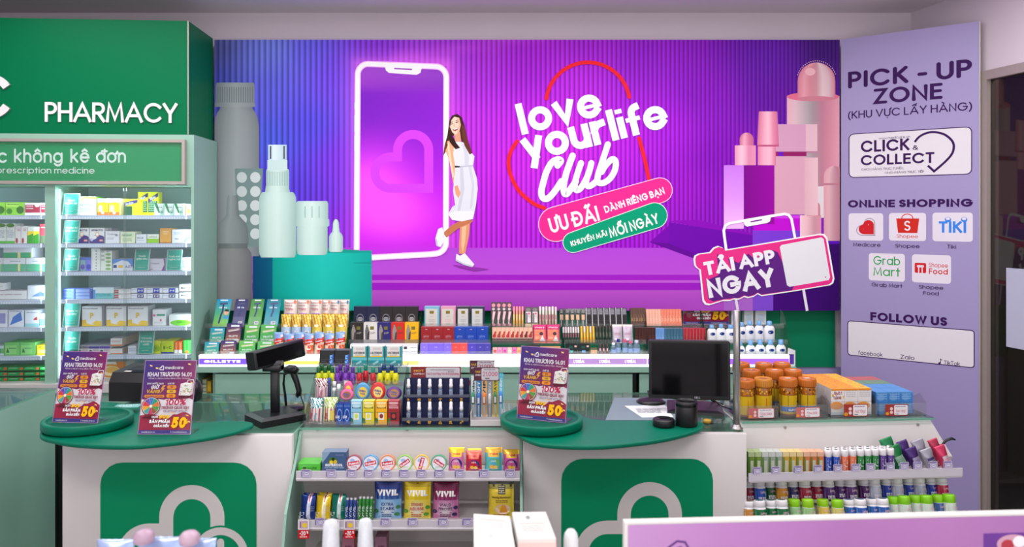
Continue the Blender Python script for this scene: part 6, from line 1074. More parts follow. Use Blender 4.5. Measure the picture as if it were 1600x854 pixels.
# receipt printer
x, y = at_z(205, 627, GT); pr_ = empty('receipt_printer', (x, y, GT), R(-4), 'black receipt printer behind the two posters on the left counter', 'printer')
b = MB('black_plastic'); b.prism([(0, 0), (.0, .085), (.03, .125), (.2, .135), (.21, 0)], -.105, .105, mp=lambda a_, c, z: (z, a_, c)); b.add('body', pr_)
b = MB('black_gloss'); b.prism([(.028, .127), (.055, .132), (.13, .136), (.13, .133), (.03, .122)], -.05, .09, mp=lambda a_, c, z: (z, a_, c)); b.add('lid', pr_); b = MB('paper'); b.box(-.05, -.02, .028, .055, .1275, .1300); b.add('paper_slip', pr_)
x, y = at_z(292, 628, GT); b = MB('black_plastic'); b.lathe([(.04, 0), (.056, .01), (.062, .05), (.05, .085), (.03, .1), (.001, .104)], (20, 20, 22), n=28, sy=.8); tag(b.add('card_reader', None, (x, y + .02, GT)), 'black rounded card device peeping out beside the second poster', 'device')
x, y = at_z(188, 636, .92); b = MB('print'); b.box(-.05, .05, -.03, .03, 0, .0012, (120, 176, 170)); A = Art(b, lambda u, v, l: (u, v, .0012 + l), 0, 1, .0001, .0002); A.text('PHAN', -.036, .004, .014, (220, 240, 236), .2, fit=.07); A.text('4900', -.03, -.018, .012, (206, 230, 226), .2, fit=.05)
tag(b.add('paper_slip', None, (x + .02, y + .02, .9201), (0, 0, R(8))), 'small teal printed paper lying in the left round tray', 'paper')
# monitor
mo = empty('monitor', (.763, 3.32, GT), R(-7), 'black computer monitor on the right checkout counter', 'monitor')
b = MB('black_plastic', 'black_gloss', 'print'); W2, Z0, Z1 = .170, .052, .302
b.rbox(-W2, W2, 0, .03, Z0, Z1, .008, axis='y'); b.rbox(-W2 + .04, W2 - .04, .03, .055, Z0 + .03, Z1 - .03, .02, axis='y'); A = Art(b, ident(), 2); A.text('DELL', .02, Z0 + .005, .0085, (170, 170, 176), .18, fit=.024)
hs = b.add('housing', mo, (0, -.05, 0), (R(-3), 0, 0)); b = MB('black_gloss'); b.box(-W2 + .011, W2 - .011, -.001, 0, Z0 + .018, Z1 - .011); b.add('screen', hs)
b = MB('black_plastic'); b.rbox(-.03, .03, -.012, .02, .012, .2, .008); b.add('neck', mo); b = MB('black_plastic'); b.loft([[(px, py, 0) for px, py in ((-.12, -.12), (.115, -.14), (.13, .07), (-.105, .09))], [(px * .98, py * .98, .01) for px, py in ((-.12, -.12), (.115, -.14), (.13, .07), (-.105, .09))], [(px * .8, py * .8, .015) for px, py in ((-.12, -.12), (.115, -.14), (.13, .07), (-.105, .09))]], (20, 20, 22), 0, False); b.add('foot', mo, (.022, .03, 0))
b = MB('wire'); b.tube([(.06, .03, .1), (.09, .05, .05), (.14, .04, .01), (.18, .0, .004)], .003); b.tube([(.05, .03, .1), (.08, .06, .06), (.11, .08, .02), (.16, .09, .004)], .003); b.add('cable', mo)
x, y = at_z(1072.5, 664, .897); b = MB('black_plastic', 'black_gloss'); cu = empty('black_cup', (x, y, .8975), 0, 'tall black cylindrical holder on the right leaf top before the monitor', 'holder'); b.lathe([(.040, 0), (.042, .004), (.042, .093), (.039, .096), (.037, .085), (.036, .02), (.001, .018)], (16, 16, 18), n=32); cub = b.add('body', cu); b = MB('black_gloss'); b.lathe([(.0428, .076), (.0428, .086)], (16, 16, 18), n=32, caps=False); b.add('rim_band', cub)
x, y = at_z(1037, 665, .897); pkk = empty('black_puck', (x, y, .8975), 0, 'low round black puck lying beside the black cylindrical holder', 'device'); b = MB('black_plastic'); b.lathe([(.040, 0), (.042, .004), (.042, .024), (.039, .028), (.001, .028)], (16, 16, 18), n=32); pkb = b.add('body', pkk); b = MB('black_gloss'); b.lathe([(.03, .0282), (.028, .0295), (.001, .0295)], (16, 16, 18), n=24); b.add('button', pkb)
x, y = at_z(1018, 630, GT); ms = empty('scanner_stand', (x, y + .015, GT), 0, 'round black stand base left of the monitor foot', 'stand'); b = MB('black_plastic'); b.lathe([(.062, 0), (.065, .006), (.05, .016), (.02, .022), (.001, .023)], (18, 18, 20), n=36); b.add('base', ms); b = MB('black_plastic'); b.tube([(.0, .012, .02), (-.004, .02, .034), (-.006, .03, .046)], .006); b.add('stem', ms)
def flat(name, q, z, th, col, label, cat, art=None, m='print'):
    P = [at_z(px, py, z + th) for px, py in q]; c = (sum(p[0] for p in P) / 4, sum(p[1] for p in P) / 4); b = MB(m); b.prism([(x - c[0], y - c[1]) for x, y in P], 0, th, col)
    if art: art(Art(b, lambda u, v, l: (u, v, th + l), 0, 1, .00008, .0003))
    return tag(b.add(name, None, (c[0], c[1], z)), label, cat)
flat('desk_mat', [(960, 621), (1052, 621), (1058, 656), (946, 656)], GT, .0012, (126, 142, 150), 'blue grey mat lying on the glass of the right counter', 'mat')
flat('paper_sheet', [(976, 633.5), (1040, 632.5), (1052, 651), (1003, 651.5)], GT + .0013, .0006, (226, 230, 228), 'white printed sheet on the grey mat before the monitor', 'paper', lambda A: A.lines(-.06, .05, .035, 5, .016, .006, (120, 126, 130)))
x, y = at_z(1106, 662, GT); b = MB('plastic'); b.lathe([(.012, 0), (.016, .003), (.016, .012), (.012, .015)], (190, 150, 50), n=18); b.lathe([(.02, -.001), (.02, .003)], (40, 34, 30), n=18, o=(.004, .004, 0)); tag(b.add('tape_roll', None, (x, y + .01, GT + .0012)), 'small yellow and black roll beside the steel post', 'roll')
# steel post
x, y = P3(1153.5, 0, 2.995).x, 2.995; po = empty('steel_post', (x, y + .02, GT), 0, 'slim steel post standing at the corner of the right counter', 'post'); b = MB('steel'); b.lathe([(.0135, .006), (.0135, .462), (.011, .465)], (180, 178, 176), n=20); b.add('tube', po); b = MB('steel'); b.lathe([(.024, 0), (.024, .004), (.017, .007), (.016, .016), (.0136, .018)], (170, 168, 166), n=24); b.add('flange', po)
# niche of the back counter
for nm, px0, px1, py, hh, c, lb in (('parcel_box', 323, 333, 612, .1, (150, 66, 40), 'dark orange box in the open niche of the back counter'), ('paper_roll_pack', 312, 322, 640, .20, (196, 190, 160), 'striped pack standing in the open niche of the back counter'), ('folder', 322, 331, 640, .19, (210, 170, 40), 'yellow topped folder in the open niche of the back counter')):
    Y = 4.28 if nm != 'parcel_box' else 4.34; xx = P3((px0 + px1) / 2, 0, Y).x; w = (px1 - px0) * Y / FPX; z = .60
    xx, w, Y = {'parcel_box': (-1.685, .05, 4.40), 'paper_roll_pack': (-1.7, .022, 4.245), 'folder': (-1.674, .022, 4.245)}[nm]
    b = MB('card'); b.box(-w / 2, w / 2, 0, .07 if nm == 'parcel_box' else .12, 0, hh - (.0 if nm != 'parcel_box' else -.05), c, top=(226, 190, 60)); A = Art(b, ident())
    if nm == 'paper_roll_pack':
        for k in range(9): A.rect(-w * .45, .01 + k * .02, w * .45, .018 + k * .02, (120, 140, 120))
    else: A.rect(-w * .4, hh * .5, w * .4, hh * .7, mixc(c, (20, 20, 20), .5))
    tag(b.add(nm, None, (xx, Y, z)), lb, 'box')
b = MB('mint_dark'); b.box(TX0 + .021, TX0 + .099, .02, .47, .585, .5992); b.add('niche_shelf', bc)
# ================================================================ sweets on the glass top between the counters
CT = [(3.075, ZG + .0006), (3.145, .945), (3.21, .999), (3.27, 1.0624)]
st = empty('acrylic_stand', (P3(552, 0, 3.08).x, 3.05, .8662), 0, 'clear four step acrylic stand of sweets on the glass top', 'display stand')
sx0, sx1 = -.8285 - st.location.x, P3(628, 0, 3.08).x - st.location.x - .004
for j, (yy, zz) in enumerate(CT):
    y0 = yy - 3.05 - .016; z = zz - .8662; sh_x = 0
    b = MB('acrylic'); b.box(sx0 + sh_x, sx1 - .004, y0, y0 + .066, z - .0035 if j else 0, z - .0004 if j else .0004); sf = b.add('shelf', st); b = MB('acrylic_lip'); b.box(sx0 + sh_x, sx1 - .004, y0 - .003, y0 - .0003, max(0, z - .004), z + .018); b.add('lip', sf)
    if j: b = MB('acrylic'); b.box(sx0 + sh_x, sx1 - .004, y0 + .0003, y0 + .003, CT[j - 1][1] - .8662, z - .004); b.add('riser', st)
for x in (sx0 - .0025, sx1 - .0035): b = MB('acrylic'); b.prism([(.004, 0), (.28, 0), (.28, .21), (.22, .2), (.004, .03)], x, x + .002, mp=lambda a_, c, z: (z, a_, c)); b.add('side_panel', st)
def ctr(t, x0, x1, yt, mk, name, label, cat, group=None, tilt=0, dy=0.0, rz=0, z=None):
    Y = CT[t][0] + dy; z0 = CT[t][1] if z is None else z; kk = (yt - CY) / FPX; a = R(tilt); h = (EYE - kk * Y - z0) / (cos(a) + kk * sin(a)); w = (x1 - x0) * Y / FPX * .97
    return put(mk(w, h), name, label, cat, group, ((((x0 + x1) / 2) - CX) / FPX * Y, Y, z0 + .0004), (-a, 0, R(rz)))
def candy(c1, base, hi):
    def f(u, v):
        if v > .62: return c1 if ((u + v * 1.3) * 5) % 1 < .5 else (230, 232, 226)
        return base if v < .08 or (u * 9) % 2 < 1.2 else hi
    return f
ctr(0, 478, 500.5, 623, lambda w, h: pouch(w, h, .04, candy((20, 130, 140), (216, 214, 214), (196, 90, 100)), [('t', 'drops', .35, .3, .12, (190, 60, 80), .2, .4, 80), ('t', 'extra', .7, .3, .1, (60, 140, 170), .2, .4, 80)]), 'candy_bag', 'teal and white striped candy bag on the lowest step', 'bag', tilt=8, rz=-12)
ctr(0, 502, 526, 622, lambda w, h: pouch(w, h, .04, candy((160, 190, 50), (226, 228, 190), (200, 110, 90)), [('t', 'drops', .35, .3, .12, (170, 50, 70), .2, .4, 80), ('r', .6, .15, .8, .5, (240, 220, 90))]), 'candy_bag', 'lime and white striped candy bag on the lowest step', 'bag', tilt=6)
for i in range(2): ctr(0, 525 + i * 11.6, 536.3 + i * 11.6, 630, lambda w, h: carton(w, .03, h, (26, 70, 160), [('e', .5, .45, .36, .3, (130, 170, 226)), ('e', .5, .45, .28, .24, (26, 60, 150)), ('t', 'XU', .5, .36, .2, W_, .2, .4, 90), ('n', .1, .9, .9, 2, .06, (110, 150, 220))], top=(20, 50, 120)), 'gum_box', f'blue gum box with a round crest, {"left" if i == 0 else "right"} of two', 'box', 'blue gum boxes')
RC = [((140, 200, 226), 'light blue', (200, 226, 90)), ((226, 206, 40), 'yellow', (240, 220, 60)), ((246, 176, 24), 'orange', (150, 50, 40)), ((160, 36, 46), 'dark red', (190, 60, 60))]
for i, (a_, c) in enumerate(((548, 565.5), (566.5, 585), (586.5, 605), (606, 624))): ctr(0, a_, c, 626, lambda w, h: carton(w, .03, h, RC[i][0], [('t', 'Ricola', .5, .68, .14, (30, 60, 50) if i < 3 else (226, 200, 200), .2, .8), ('e', .5, .78, .4, .07, L2(RC[i][0], .4)), ('r', .25, .2, .75, .5, (232, 232, 220) if i != 3 else (40, 40, 44)), ('e', .5, .36, .16, .1, RC[i][2]), ('r', .05, .5, .95, .54, mixc(RC[i][0], (30, 80, 40), .4)), ('p', [(0, .05), (.25, .05), (.2, .25), (0, .3)], (60, 120, 60)), ('r', .1, .86, .9, .96, L2(RC[i][0], .6))], top=L2(RC[i][0], .25)), 'herb_sweet_box', f'{RC[i][1]} herb sweet box on the lowest step', 'box')
ctr(1, 489, 511, 592, lambda w, h: pouch(w, h, .03, candy((130, 36, 60), (226, 206, 206), (206, 150, 170)), [('t', 'dragees', .65, .3, .14, (190, 90, 110), .2, .55, 80)]), 'candy_bag', 'maroon and white striped candy bag on the second step', 'bag', tilt=4, rz=-6)
def stick(body, cap):
    def mk(w, h):
        r = w / 2; b = MB('plastic'); b.lathe([(r * .9, 0), (r, .003), (r, h * .72), (r * .8, h * .74), (r * .92, h * .75), (r * .92, h * .98), (r * .7, h)], [body, body, body, cap, cap, cap], n=14); return b
    return mk
ctr(1, 511.5, 517, 590, stick((40, 46, 90), (60, 90, 170)), 'inhaler_tube', 'thin navy tube with a blue cap on the second step', 'tube', tilt=4)
for i in range(4): ctr(1, 518 + (i % 2) * 7.2, 524.4 + (i % 2) * 7.2, [606, 602, 596, 600][i], stick((110, 116, 120), (236, 236, 238)), 'inhaler_tube', f'grey tube with a white cap, {["front left", "front right", "back left", "back right"][i]} of four', 'tube', 'grey tubes with white caps', tilt=12, dy=-.012 if i < 2 else .018)
ctr(1, 536, 543.5, 594, lambda w, h: carton(w, .012, h, (150, 150, 146), [('r', .1, .1, .9, .5, (90, 96, 96)), ('r', .15, .75, .85, .95, W_)]), 'gum_stick_pack', 'grey stick pack leaning on the pink sweet case', 'pack', tilt=8, dy=.040, rz=0)
def discp(c, badge, rim, txt):
    def mk(w, h):
        b = MB('plastic'); rx, rz_ = w / 2, h / 2
        prof = [(.0001, -.012), (.8, -.012), (.96, -.009), (1, -.003), (1, .003), (.96, .009), (.8, .012), (.0001, .012)]
        b.loft([[(rx * r * cos(2 * PI * k / 32), y + .013, rz_ + rz_ * r * sin(2 * PI * k / 32)) for k in range(32)] for r, y in prof], [c, c, rim, rim, rim, c, c]); A = Art(b, lambda x, z, l: (x, .0012 - l, z), 0, 1, .0001, .0006)
        A.ell(0, h * .5, w * .4, h * .4, L2(c, .12)); A.ell(w * .03, h * .48, w * .3, h * .3, badge); A.text(txt, .0, h * .48, h * .13, (40, 60, 150), .26, fit=w * .44, align=.5, rot=-10); A.text('TAPE', 0, h * .34, h * .1, (40, 60, 150), .26, fit=w * .36, align=.5, rot=-10); return b
    return mk
ctr(1, 529, 552, 609, discp((226, 90, 150), (150, 90, 40), (236, 110, 170), 'HUBBA'), 'gum_tape_case', 'pink gum tape case lying low on the second step', 'gum case', tilt=14, dy=-.012); ctr(1, 536, 551, 596, discp((230, 80, 140), (246, 220, 60), (240, 100, 160), 'HUBBA'), 'gum_tape_case', 'pink gum tape case tilted behind the low pink one', 'gum case', tilt=2, dy=.020)
ctr(1, 554, 577.5, 598.5, discp((70, 150, 200), (236, 200, 60), (90, 170, 216), 'HUBBA'), 'gum_tape_case', 'blue round gum tape case standing on the second step', 'gum case', tilt=4); ctr(1, 577.5, 602, 598, discp((206, 36, 40), (246, 220, 120), (222, 50, 50), 'HUBBA'), 'gum_tape_case', 'red round gum tape case standing on the second step', 'gum case', tilt=4); ctr(1, 602, 627, 605, discp((90, 40, 130), (170, 120, 50), (110, 56, 150), 'HUBBA'), 'gum_tape_case', 'purple gum tape case at the right end of the second step', 'gum case', tilt=16)
def tinyb(x, yt, body, cap, label, group, dy, w_=9.5):
    Y = CT[2][0] + dy; z0 = CT[2][1] + .0004; h = EYE - (yt - CY) / FPX * Y - z0; r = w_ / 2 * Y / FPX
    b = MB('gloss'); b.lathe([(r * .85, 0), (r, h * .05), (r, h * .42), (r * .9, h * .56), (r * .6, h * .66), (r * .5, h * .68)], body, n=16); A = wrap(b, r); A.rect(-r * .8, h * .12, r * .6, h * .36, L2(body, .35)); A.ell(0, h * .26, r * .4, h * .08, mixc(body, (40, 60, 30), .35), 10)
    o = put(b, 'drink_bottle', label, 'bottle', group, ((x - CX) / FPX * Y, Y, z0)); c = MB('plastic'); c.lathe([(r * .62, h * .68), (r * .66, h * .7), (r * .64, h * .96), (r * .5, h)], cap, n=16); c.add('cap', o)
for nm, body, cap, xs, txt in (('yg', (206, 214, 20), (20, 90, 40), [498, 508, 519, 503, 514], 'yellow bottle with a dark green cap'), ('pu', (116, 50, 170), (90, 40, 140), [527, 540, 551, 532, 543], 'purple bottle with a purple cap'), ('rd', (196, 26, 44), (14, 130, 110), [561.5, 571.5, 583], 'red bottle with a teal cap'), ('yn', (224, 220, 20), (20, 60, 110), [594, 606, 618, 600, 612], 'yellow bottle with a navy cap')):
    n = len(xs)
    for i, x in enumerate(xs): bk = i >= 3 or (nm == 'rd' and i == 1); tinyb(x, 569 if bk else 573, body, cap, f'{txt}, {["left", "middle", "right", "left", "right"][i]} one in the {"back" if bk and nm != "rd" else "front"} row', txt + 's', .03 if bk else 0)
for i in range(2): ctr(3, 498.5 + i * 24, 521.5 + i * 24, 548, lambda w, h: carton(w, .05, h, (24, 24, 28), [('p', [(.72, .05), (.98, .05), (.98, .8), (.85, .7), (.7, .4)], (30, 90, 190)), ('t', '5', .8, .2, .5, (130, 190, 240), .18, .2), ('r', 0, .42, 1, .45, (60, 60, 66)), ('n', .1, .5, .3, 1, .1, (70, 74, 80))], top=(84, 84, 90), sh=.01), 'gum_box', f'black gum box with a blue figure on the top step, {"left" if i == 0 else "right"} one', 'box', 'black gum boxes')
for i, (a_, c) in enumerate(((549, 573.5), (575, 600.5), (602, 627.5))): ctr(3, a_, c, 541, lambda w, h: carton(w, .04, h, (24, 150, 156), [('r', .1, .5, .9, 1.0, (226, 222, 216)), ('r', .1, .47, .9, .52, (226, 196, 60)), ('t', 'LISTERINE', .5, .62, .11, (20, 40, 60), .26, .72), ('n', .25, .75, .56, 1, .05, (90, 110, 110)), ('n', .3, .8, .9, 2, .05, (170, 170, 180)), ('r', 0, .3, 1, .44, (100, 196, 200)), ('s', [(.35, .12), (.6, .24)], .1, (150, 210, 214)), ('e', .85, .08, .05, .05, W_)], top=(236, 232, 226)), 'breath_strip_box', f'teal and white mouth strip box on the top step, {nth(i, 3)} of three', 'box', 'teal and white mouth strip boxes')
# navy rack of little sprays
rk = empty('spray_rack', (P3(680.5, 0, 3.08).x, 3.08, .8662), 0, 'navy two step rack of zodiac mini perfumes on the glass top', 'rack'); rx = rk.location.x
wL, wR = P3(628, 0, 3.08).x - rx, P3(732.5, 0, 3.08).x - rx
zA, zB = .019, .1003     # floors of the two rows
b = MB('card'); NVY = (26, 32, 70); b.box(wL, wR, .045, .05, 0, zB - .002, NVY); b.box(wL, wR, .001, .05, 0, zA, NVY); b.box(wL, wR, .05, .10, zB - .006, zB, NVY); b.box(wL + .004, wR - .004, .10, .105, 0, .166, NVY); b.box(wL + .004, wR - .004, .05, .10, 0, zB - .007, NVY); b.add('stepped_body', rk)
for x in (wL - .0022, wR): b = MB('card'); b.prism([(0, 0), (.105, 0), (.105, .164), (.08, .16), (.045, .12), (.0, .035)], x, x + .002, (22, 28, 64), mp=lambda a_, c, z: (z, a_, c)); b.add('side_panel', rk)
SXS = [638.3, 655, 671.6, 688, 704.7, 721]; ZOD = [[[(.1, .9), (.5, .9), (.5, .3), (.3, .1)], [(.1, .5), (.8, .6)]], [[(0, .7), (.2, .9), (.4, .7), (.6, .9), (.8, .7), (1, .9)], [(0, .3), (.2, .5), (.4, .3), (.6, .5), (.8, .3), (1, .5)]], [[(.1, 1), (.35, .5), (.1, 0)], [(.9, 1), (.65, .5), (.9, 0)], [(.1, .5), (.9, .5)]], [[(.5, 0), (.45, .6), (.25, 1), (0, .8)], [(.5, 0), (.55, .6), (.75, 1), (1, .8)]], [arc(.5, .3, .3, .3, 0, 360, 14), arc(.5, 1, .35, .4, 200, 340)], [[(.1, 1), (.9, 1)], [(.1, 0), (.9, 0)], [(.3, 1), (.3, 0)], [(.7, 1), (.7, 0)]],
       [arc(.3, .65, .18, .18, 0, 360, 10), arc(.7, .35, .18, .18, 0, 360, 10), arc(.5, .5, .5, .5, 30, 170)], [arc(.3, .3, .2, .2, 0, 360, 10), [(.45, .4), (.3, .8), (.6, 1), (.8, .6), (.7, .1), (.95, 0)]], [[(0, 0), (0, .9), (.3, .8), (.3, 0)], [(.3, .8), (.6, .9), (.6, 0)], [(.6, .8), (.9, .7), (.6, .2)]], [[(0, 0), (1, 0)], [(0, .3), (.3, .3)] + arc(.5, .5, .25, .3, 220, -40) + [(.7, .3), (1, .3)]], [[(0, 0), (0, .9), (.3, .8), (.3, 0)], [(.3, .8), (.6, .9), (.6, .1), (.95, .0)]], [[(0, 0), (1, 1)], [(.5, 1), (1, 1), (1, .5)], [(.1, .5), (.5, .1)]]]
for r_ in range(2):
    b = MB('print'); yb_, z0, z1 = ((0, .0005, .0185), (.042, zB - .021, zB - .0015))[r_]; b.box(wL + .001, wR - .001, yb_ - .0008, yb_, z0, z1, (24, 30, 62)); A = Art(b, lambda x, z, l: (x, yb_ - .0008 - l, z), 0, 1, .00005, .0003)
    for i, px in enumerate(SXS):
        cx = (px - CX) / FPX * (3.08 + yb_) - rx; s_ = .012
        for q in ZOD[i + (6 if r_ == 0 else 0)]: A.stroke([(cx - s_ / 2 + a_ * s_, (z0 + z1) / 2 - s_ / 2 + c * s_) for a_, c in q], .0022, (216, 164, 50), 1)
    b.add('zodiac_strip', rk); b = MB('acrylic_lip'); yq = (-.004, .046)[r_]; b.box(wL, wR, yq - .001, yq, (zA if r_ == 0 else zB) - .004, (zA if r_ == 0 else zB) + .01); b.add('lip', rk)
    for i, px in enumerate(SXS):
        Y = 3.08 + (.025, .075)[r_]; z = rk.location.z + (zA, zB)[r_] + .0005; r = .0085; o_ = MB('clear_bottle', 'print'); o_.lathe([(r * .95, 0), (r, .003), (r, .025), (r * .6, .03)], (220, 226, 236), n=16); A = wrap(o_, r, 1, .0004); A.rect(-.006, .005, .006, .021, (200, 200, 206)); A.lines(-.005, .005, .017, 3, .005, .002, (110, 110, 120))
        lb_ = f'mini perfume spray in the {"lower" if r_ == 0 else "upper"} rack row, {nth(i, 6)} of six'; o = put(o_, 'perfume_spray', lb_, 'bottle', 'mini perfume sprays', ((px - CX) / FPX * Y, Y, z)); c = MB('plastic'); c.lathe([(r * .9, .031), (r * .92, .042), (r * .75, .046), (r * .72, .064), (r * .5, .066)], (240, 238, 240), n=16); c.add('cap', o)
def price_sign(name, x0, x1, y0, y1, Y, base, left, txt, sub, label, lines=None):
    p = P3((x0 + x1) / 2, y1, Y); w = (x1 - x0) * Y / FPX; h = (y1 - y0) * Y / FPX; t = empty(name, (p.x, Y, p.z if base is None else base), 0, label, 'price sign'); zo = 0 if base is None else p.z - base
    b = MB('print'); b.box(-w / 2, w / 2, 0, .0015, zo, zo + h, left); A = Art(b, lambda x, z, l: (x, -l, z + zo), 0, 1, .00006, .0004); k = .3
    A.rrect(-w / 2 + w * k, h * .06, w / 2 - w * .02, h * .94, h * .1, (230, 226, 232)); A.text(sub, -w * .34, h * .6, h * .16, (250, 200, 60), .2, fit=w * .2, align=.5); A.text('OPEN', -w * .34, h * .36, h * .14, (240, 220, 226), .22, fit=w * .22, align=.5)
    if lines: A.text(lines[0], w * .14, h * .7, h * .1, (110, 90, 110), .14, fit=w * .5, align=.5); A.text(txt, w * .14, h * .36, h * .17, (206, 70, 110), .15, fit=w * .64, align=.5); A.text('50.000', w * .3, h * .56, h * .09, (90, 70, 90), .16, fit=w * .12, align=.5)
    else: A.text(txt, w * .14, h * .34, h * .34, (206, 50, 100), .13, fit=w * .58, align=.5); A.lines(-w * .1, w * .4, h * .8, 1, .1, h * .06, (150, 130, 150)); A.rect(-w * .05, h * .14, w * .12, h * .22, (100, 80, 90))
    b.add('printed_card', t); b = MB('acrylic'); b.box(-w / 2 - .001, w / 2 + .001, -.0025, -.0015, 0 if zo else -.0, zo + h + .001); b.add('holder', t)
    return t
price_sign('price_sign', 642, 720, 572.5, 592, 3.192, .8662, (150, 40, 40), 'Mua 2 chai tặng 1 túi vải trung hương', 'HOT', 'long red and white offer sign behind the navy rack', ['NƯỚC HOA MINI CUNG HOÀNG ĐẠO'])
# toothbrush box
tb = empty('toothbrush_tray', (P3(760, 0, 3.06).x, 3.06, .8662), 0, 'white tray of toothbrush packs beside the navy rack', 'tray'); w = 50 * 3.06 / FPX / 2
b = MB('white_laminate'); b.box(-w, w, 0, .18, 0, .004); b.box(-w, w, 0, .003, .004, .022); b.box(-w, w, .177, .18, .004, .09)
for x in (-w, w - .003): b.box(x, x + .003, .003, .177, .004, .05)
b.add('box', tb)
TBC = [((210, 226, 222), (10, 130, 100), 'jordan'), ((30, 130, 190), (40, 110, 210), 'SOFT'), ((246, 190, 130), (240, 130, 30), 'VIP'), ((150, 156, 160), (226, 226, 228), 'ADVA'), ((226, 196, 30), (20, 130, 80), 'WAVE'), ((100, 200, 216), (50, 130, 216), 'jordan')]
for i in range(6):
    px = 739.5 + i * 8.6; Y = 3.13; z = .8841; x = (px - CX) / FPX * Y; w = 7.6 * Y / FPX; h = [.165, .158, .163, .158, .166, .174][i]; c, k, t_ = TBC[i]
    t = empty('toothbrush_pack', (x, Y, z), 0, f'{["white and teal", "blue", "cream and orange", "grey and white", "yellow and green", "light blue"][i]} toothbrush pack standing in the white tray', 'toothbrush'); b = MB('print'); b.box(-w / 2, w / 2, 0, .001, 0, h, c); A = Art(b, ident(), 0, 1, .0001, .0005); A.text(t_, w * .22, h * .52, w * .5, (30, 40, 60) if i % 2 == 0 else (236, 240, 240), .22, rot=90, fit=h * .36); b.add('card', t, None, (R(-10), 0, 0))
    b = MB('plastic'); b.tube([(0, -.012, .004), (0, -.012, h * .25), (0, -.014, h * .36)], [.003, .004, .004], (190, 200, 206)); b.tube([(0, -.014, h * .34), (0, -.015, h * .5), (0, -.012, h * .62)], [.0062, .0075, .005], k); b.box(-.004, .004, -.024, -.021, h * .38, h * .52, (230, 232, 236)); b.add('brush', t)
price_sign('price_sign', 734, 772.5, 562.5, 583, 3.2, .968, (96, 34, 62), '21.000', 'SALE', 'smaller plum price sign standing behind the front plum one'); price_sign('price_sign', 740.5, 780, 573.5, 594.5, 3.1, .9005, (96, 34, 62), '21.000', 'SALE', 'front plum price sign reading 21.000 over the toothbrushes')
p = P3(731, 590, 3.2); b = MB('print'); b.lathe([(.014, -.001), (.014, .001)], (206, 40, 40), n=24, axis='y'); b.box(-.001, .001, 0, .0015, -.139, -.012, (200, 200, 200)); tag(b.add('shelf_flag', None, (p.x, 3.208, .8662 + .1392)), 'small round red flag behind the plum price signs', 'sign')
# ================================================================ goods on the two ledges of the sweet stand
def sh1(x0, x1, yt, mk, name, label, cat, group=None, tilt=0, Y=2.93, z=Z1S, rz=0):
    z0 = z + .0004; kk = (yt - CY) / FPX; a = R(tilt); h = (EYE - kk * Y - z0) / (cos(a) + kk * sin(a)); w = (x1 - x0) * Y / FPX * .985
    return put(mk(w, h), name, label, cat, group, ((((x0 + x1) / 2) - CX) / FPX * Y, Y, z0), (-a, 0, R(rz)))
def tin(w, h):
    b = MB('gloss'); b.rbox(-w / 2, w / 2, 0, .07, 0, h, .006, (70, 190, 40)); A = Art(b, ident(0, -.0005)); A.rect(-w * .46, h * .8, w * .46, h * .84, (40, 130, 30)); A.ell(-w * .2, h * .45, w * .08, h * .14, (40, 80, 30)); A.rect(-w * .24, h * .3, -w * .16, h * .4, (120, 80, 40)); A.text('ECLIPSE', w * .14, h * .36, h * .2, (30, 110, 30), .18, fit=w * .4, align=.5); return b
sh1(465, 501, 723, tin, 'mint_tin', 'bright green mint tin at the left end of the upper ledge', 'tin')
sh1(503, 541, 706, lambda w, h: carton(w, .05, h, (60, 90, 130), [('p', [(0, .45), (0, 1), (.35, 1)], (130, 160, 186)), ('e', .45, .58, .18, .18, (60, 110, 40)), ('e', .38, .5, .08, .1, (226, 200, 40)), ('e', .55, .52, .08, .1, (206, 180, 40)), ('e', .46, .66, .06, .08, (30, 40, 20)), ('t', 'HOTEXCOL', .5, .3, .13, (232, 236, 240), .26, .72), ('r', .55, .82, .9, .9, (90, 110, 150)), ('n', .1, .9, .22, 1, .05, (190, 210, 226))], top=(120, 136, 160)), 'lozenge_box', 'blue lozenge box with a herb picture on the upper ledge', 'box')
def rtin(c, ang, name):
    def mk(w, h):
        b = MB('gloss'); r = w / 2; D = .022
        b.loft([[(r * q * cos(2 * PI * k / 36), y, r + r * q * sin(2 * PI * k / 36)) for k in range(36)] for q, y in ((.0001, 0), (.84, 0), (.88, -.002), (.97, -.002), (1, .002), (1, D), (.0001, D))], [(226, 226, 232), c, L2(c, .25), c, L2(c, .35), c]); A = Art(b, lambda x, z, l: (x, -l, z), 0, 1, .0001, .0006)
        A.ell(0, r, r * .8, r * .8, (226, 224, 232), 30); A.ell(-r * .2, r * 1.3, r * .3, r * .22, (150, 180, 220)); ca, sa = cos(R(ang)), sin(R(ang)); P = [(-.7, -.22), (.7, -.22), (.7, .26), (-.7, .26)]; A.poly([(r * (x * ca - y * sa), r + r * (x * sa + y * ca) - r * .05) for x, y in P], (190, 20, 50)); A.text('Pulmoll', -r * .58 * ca + r * .12 * sa, r - r * .05 - r * .58 * sa - r * .12 * ca, r * .26, (250, 240, 244), .22, fit=r * 1.16, rot=ang); A.lines(-r * .4, r * .4, r * .55, 2, r * .12, r * .05, c); return b
    return mk
RT = [((150, 30, 60), 10, 'maroon'), ((50, 150, 210), 12, 'sky blue'), ((236, 110, 30), 8, 'orange'), ((130, 200, 50), 35, 'lime green'), ((236, 180, 20), 75, 'yellow'), ((20, 150, 90), -32, 'dark green')]
for i, x in enumerate((552.5, 578.5, 605, 632, 658.5, 685.5)): sh1(x - 12.8, x + 12.8, 713, rtin(*RT[i]), 'round_sweet_tin', f'{RT[i][2]} rimmed round sweet tin standing on the upper ledge', 'tin', tilt=10)
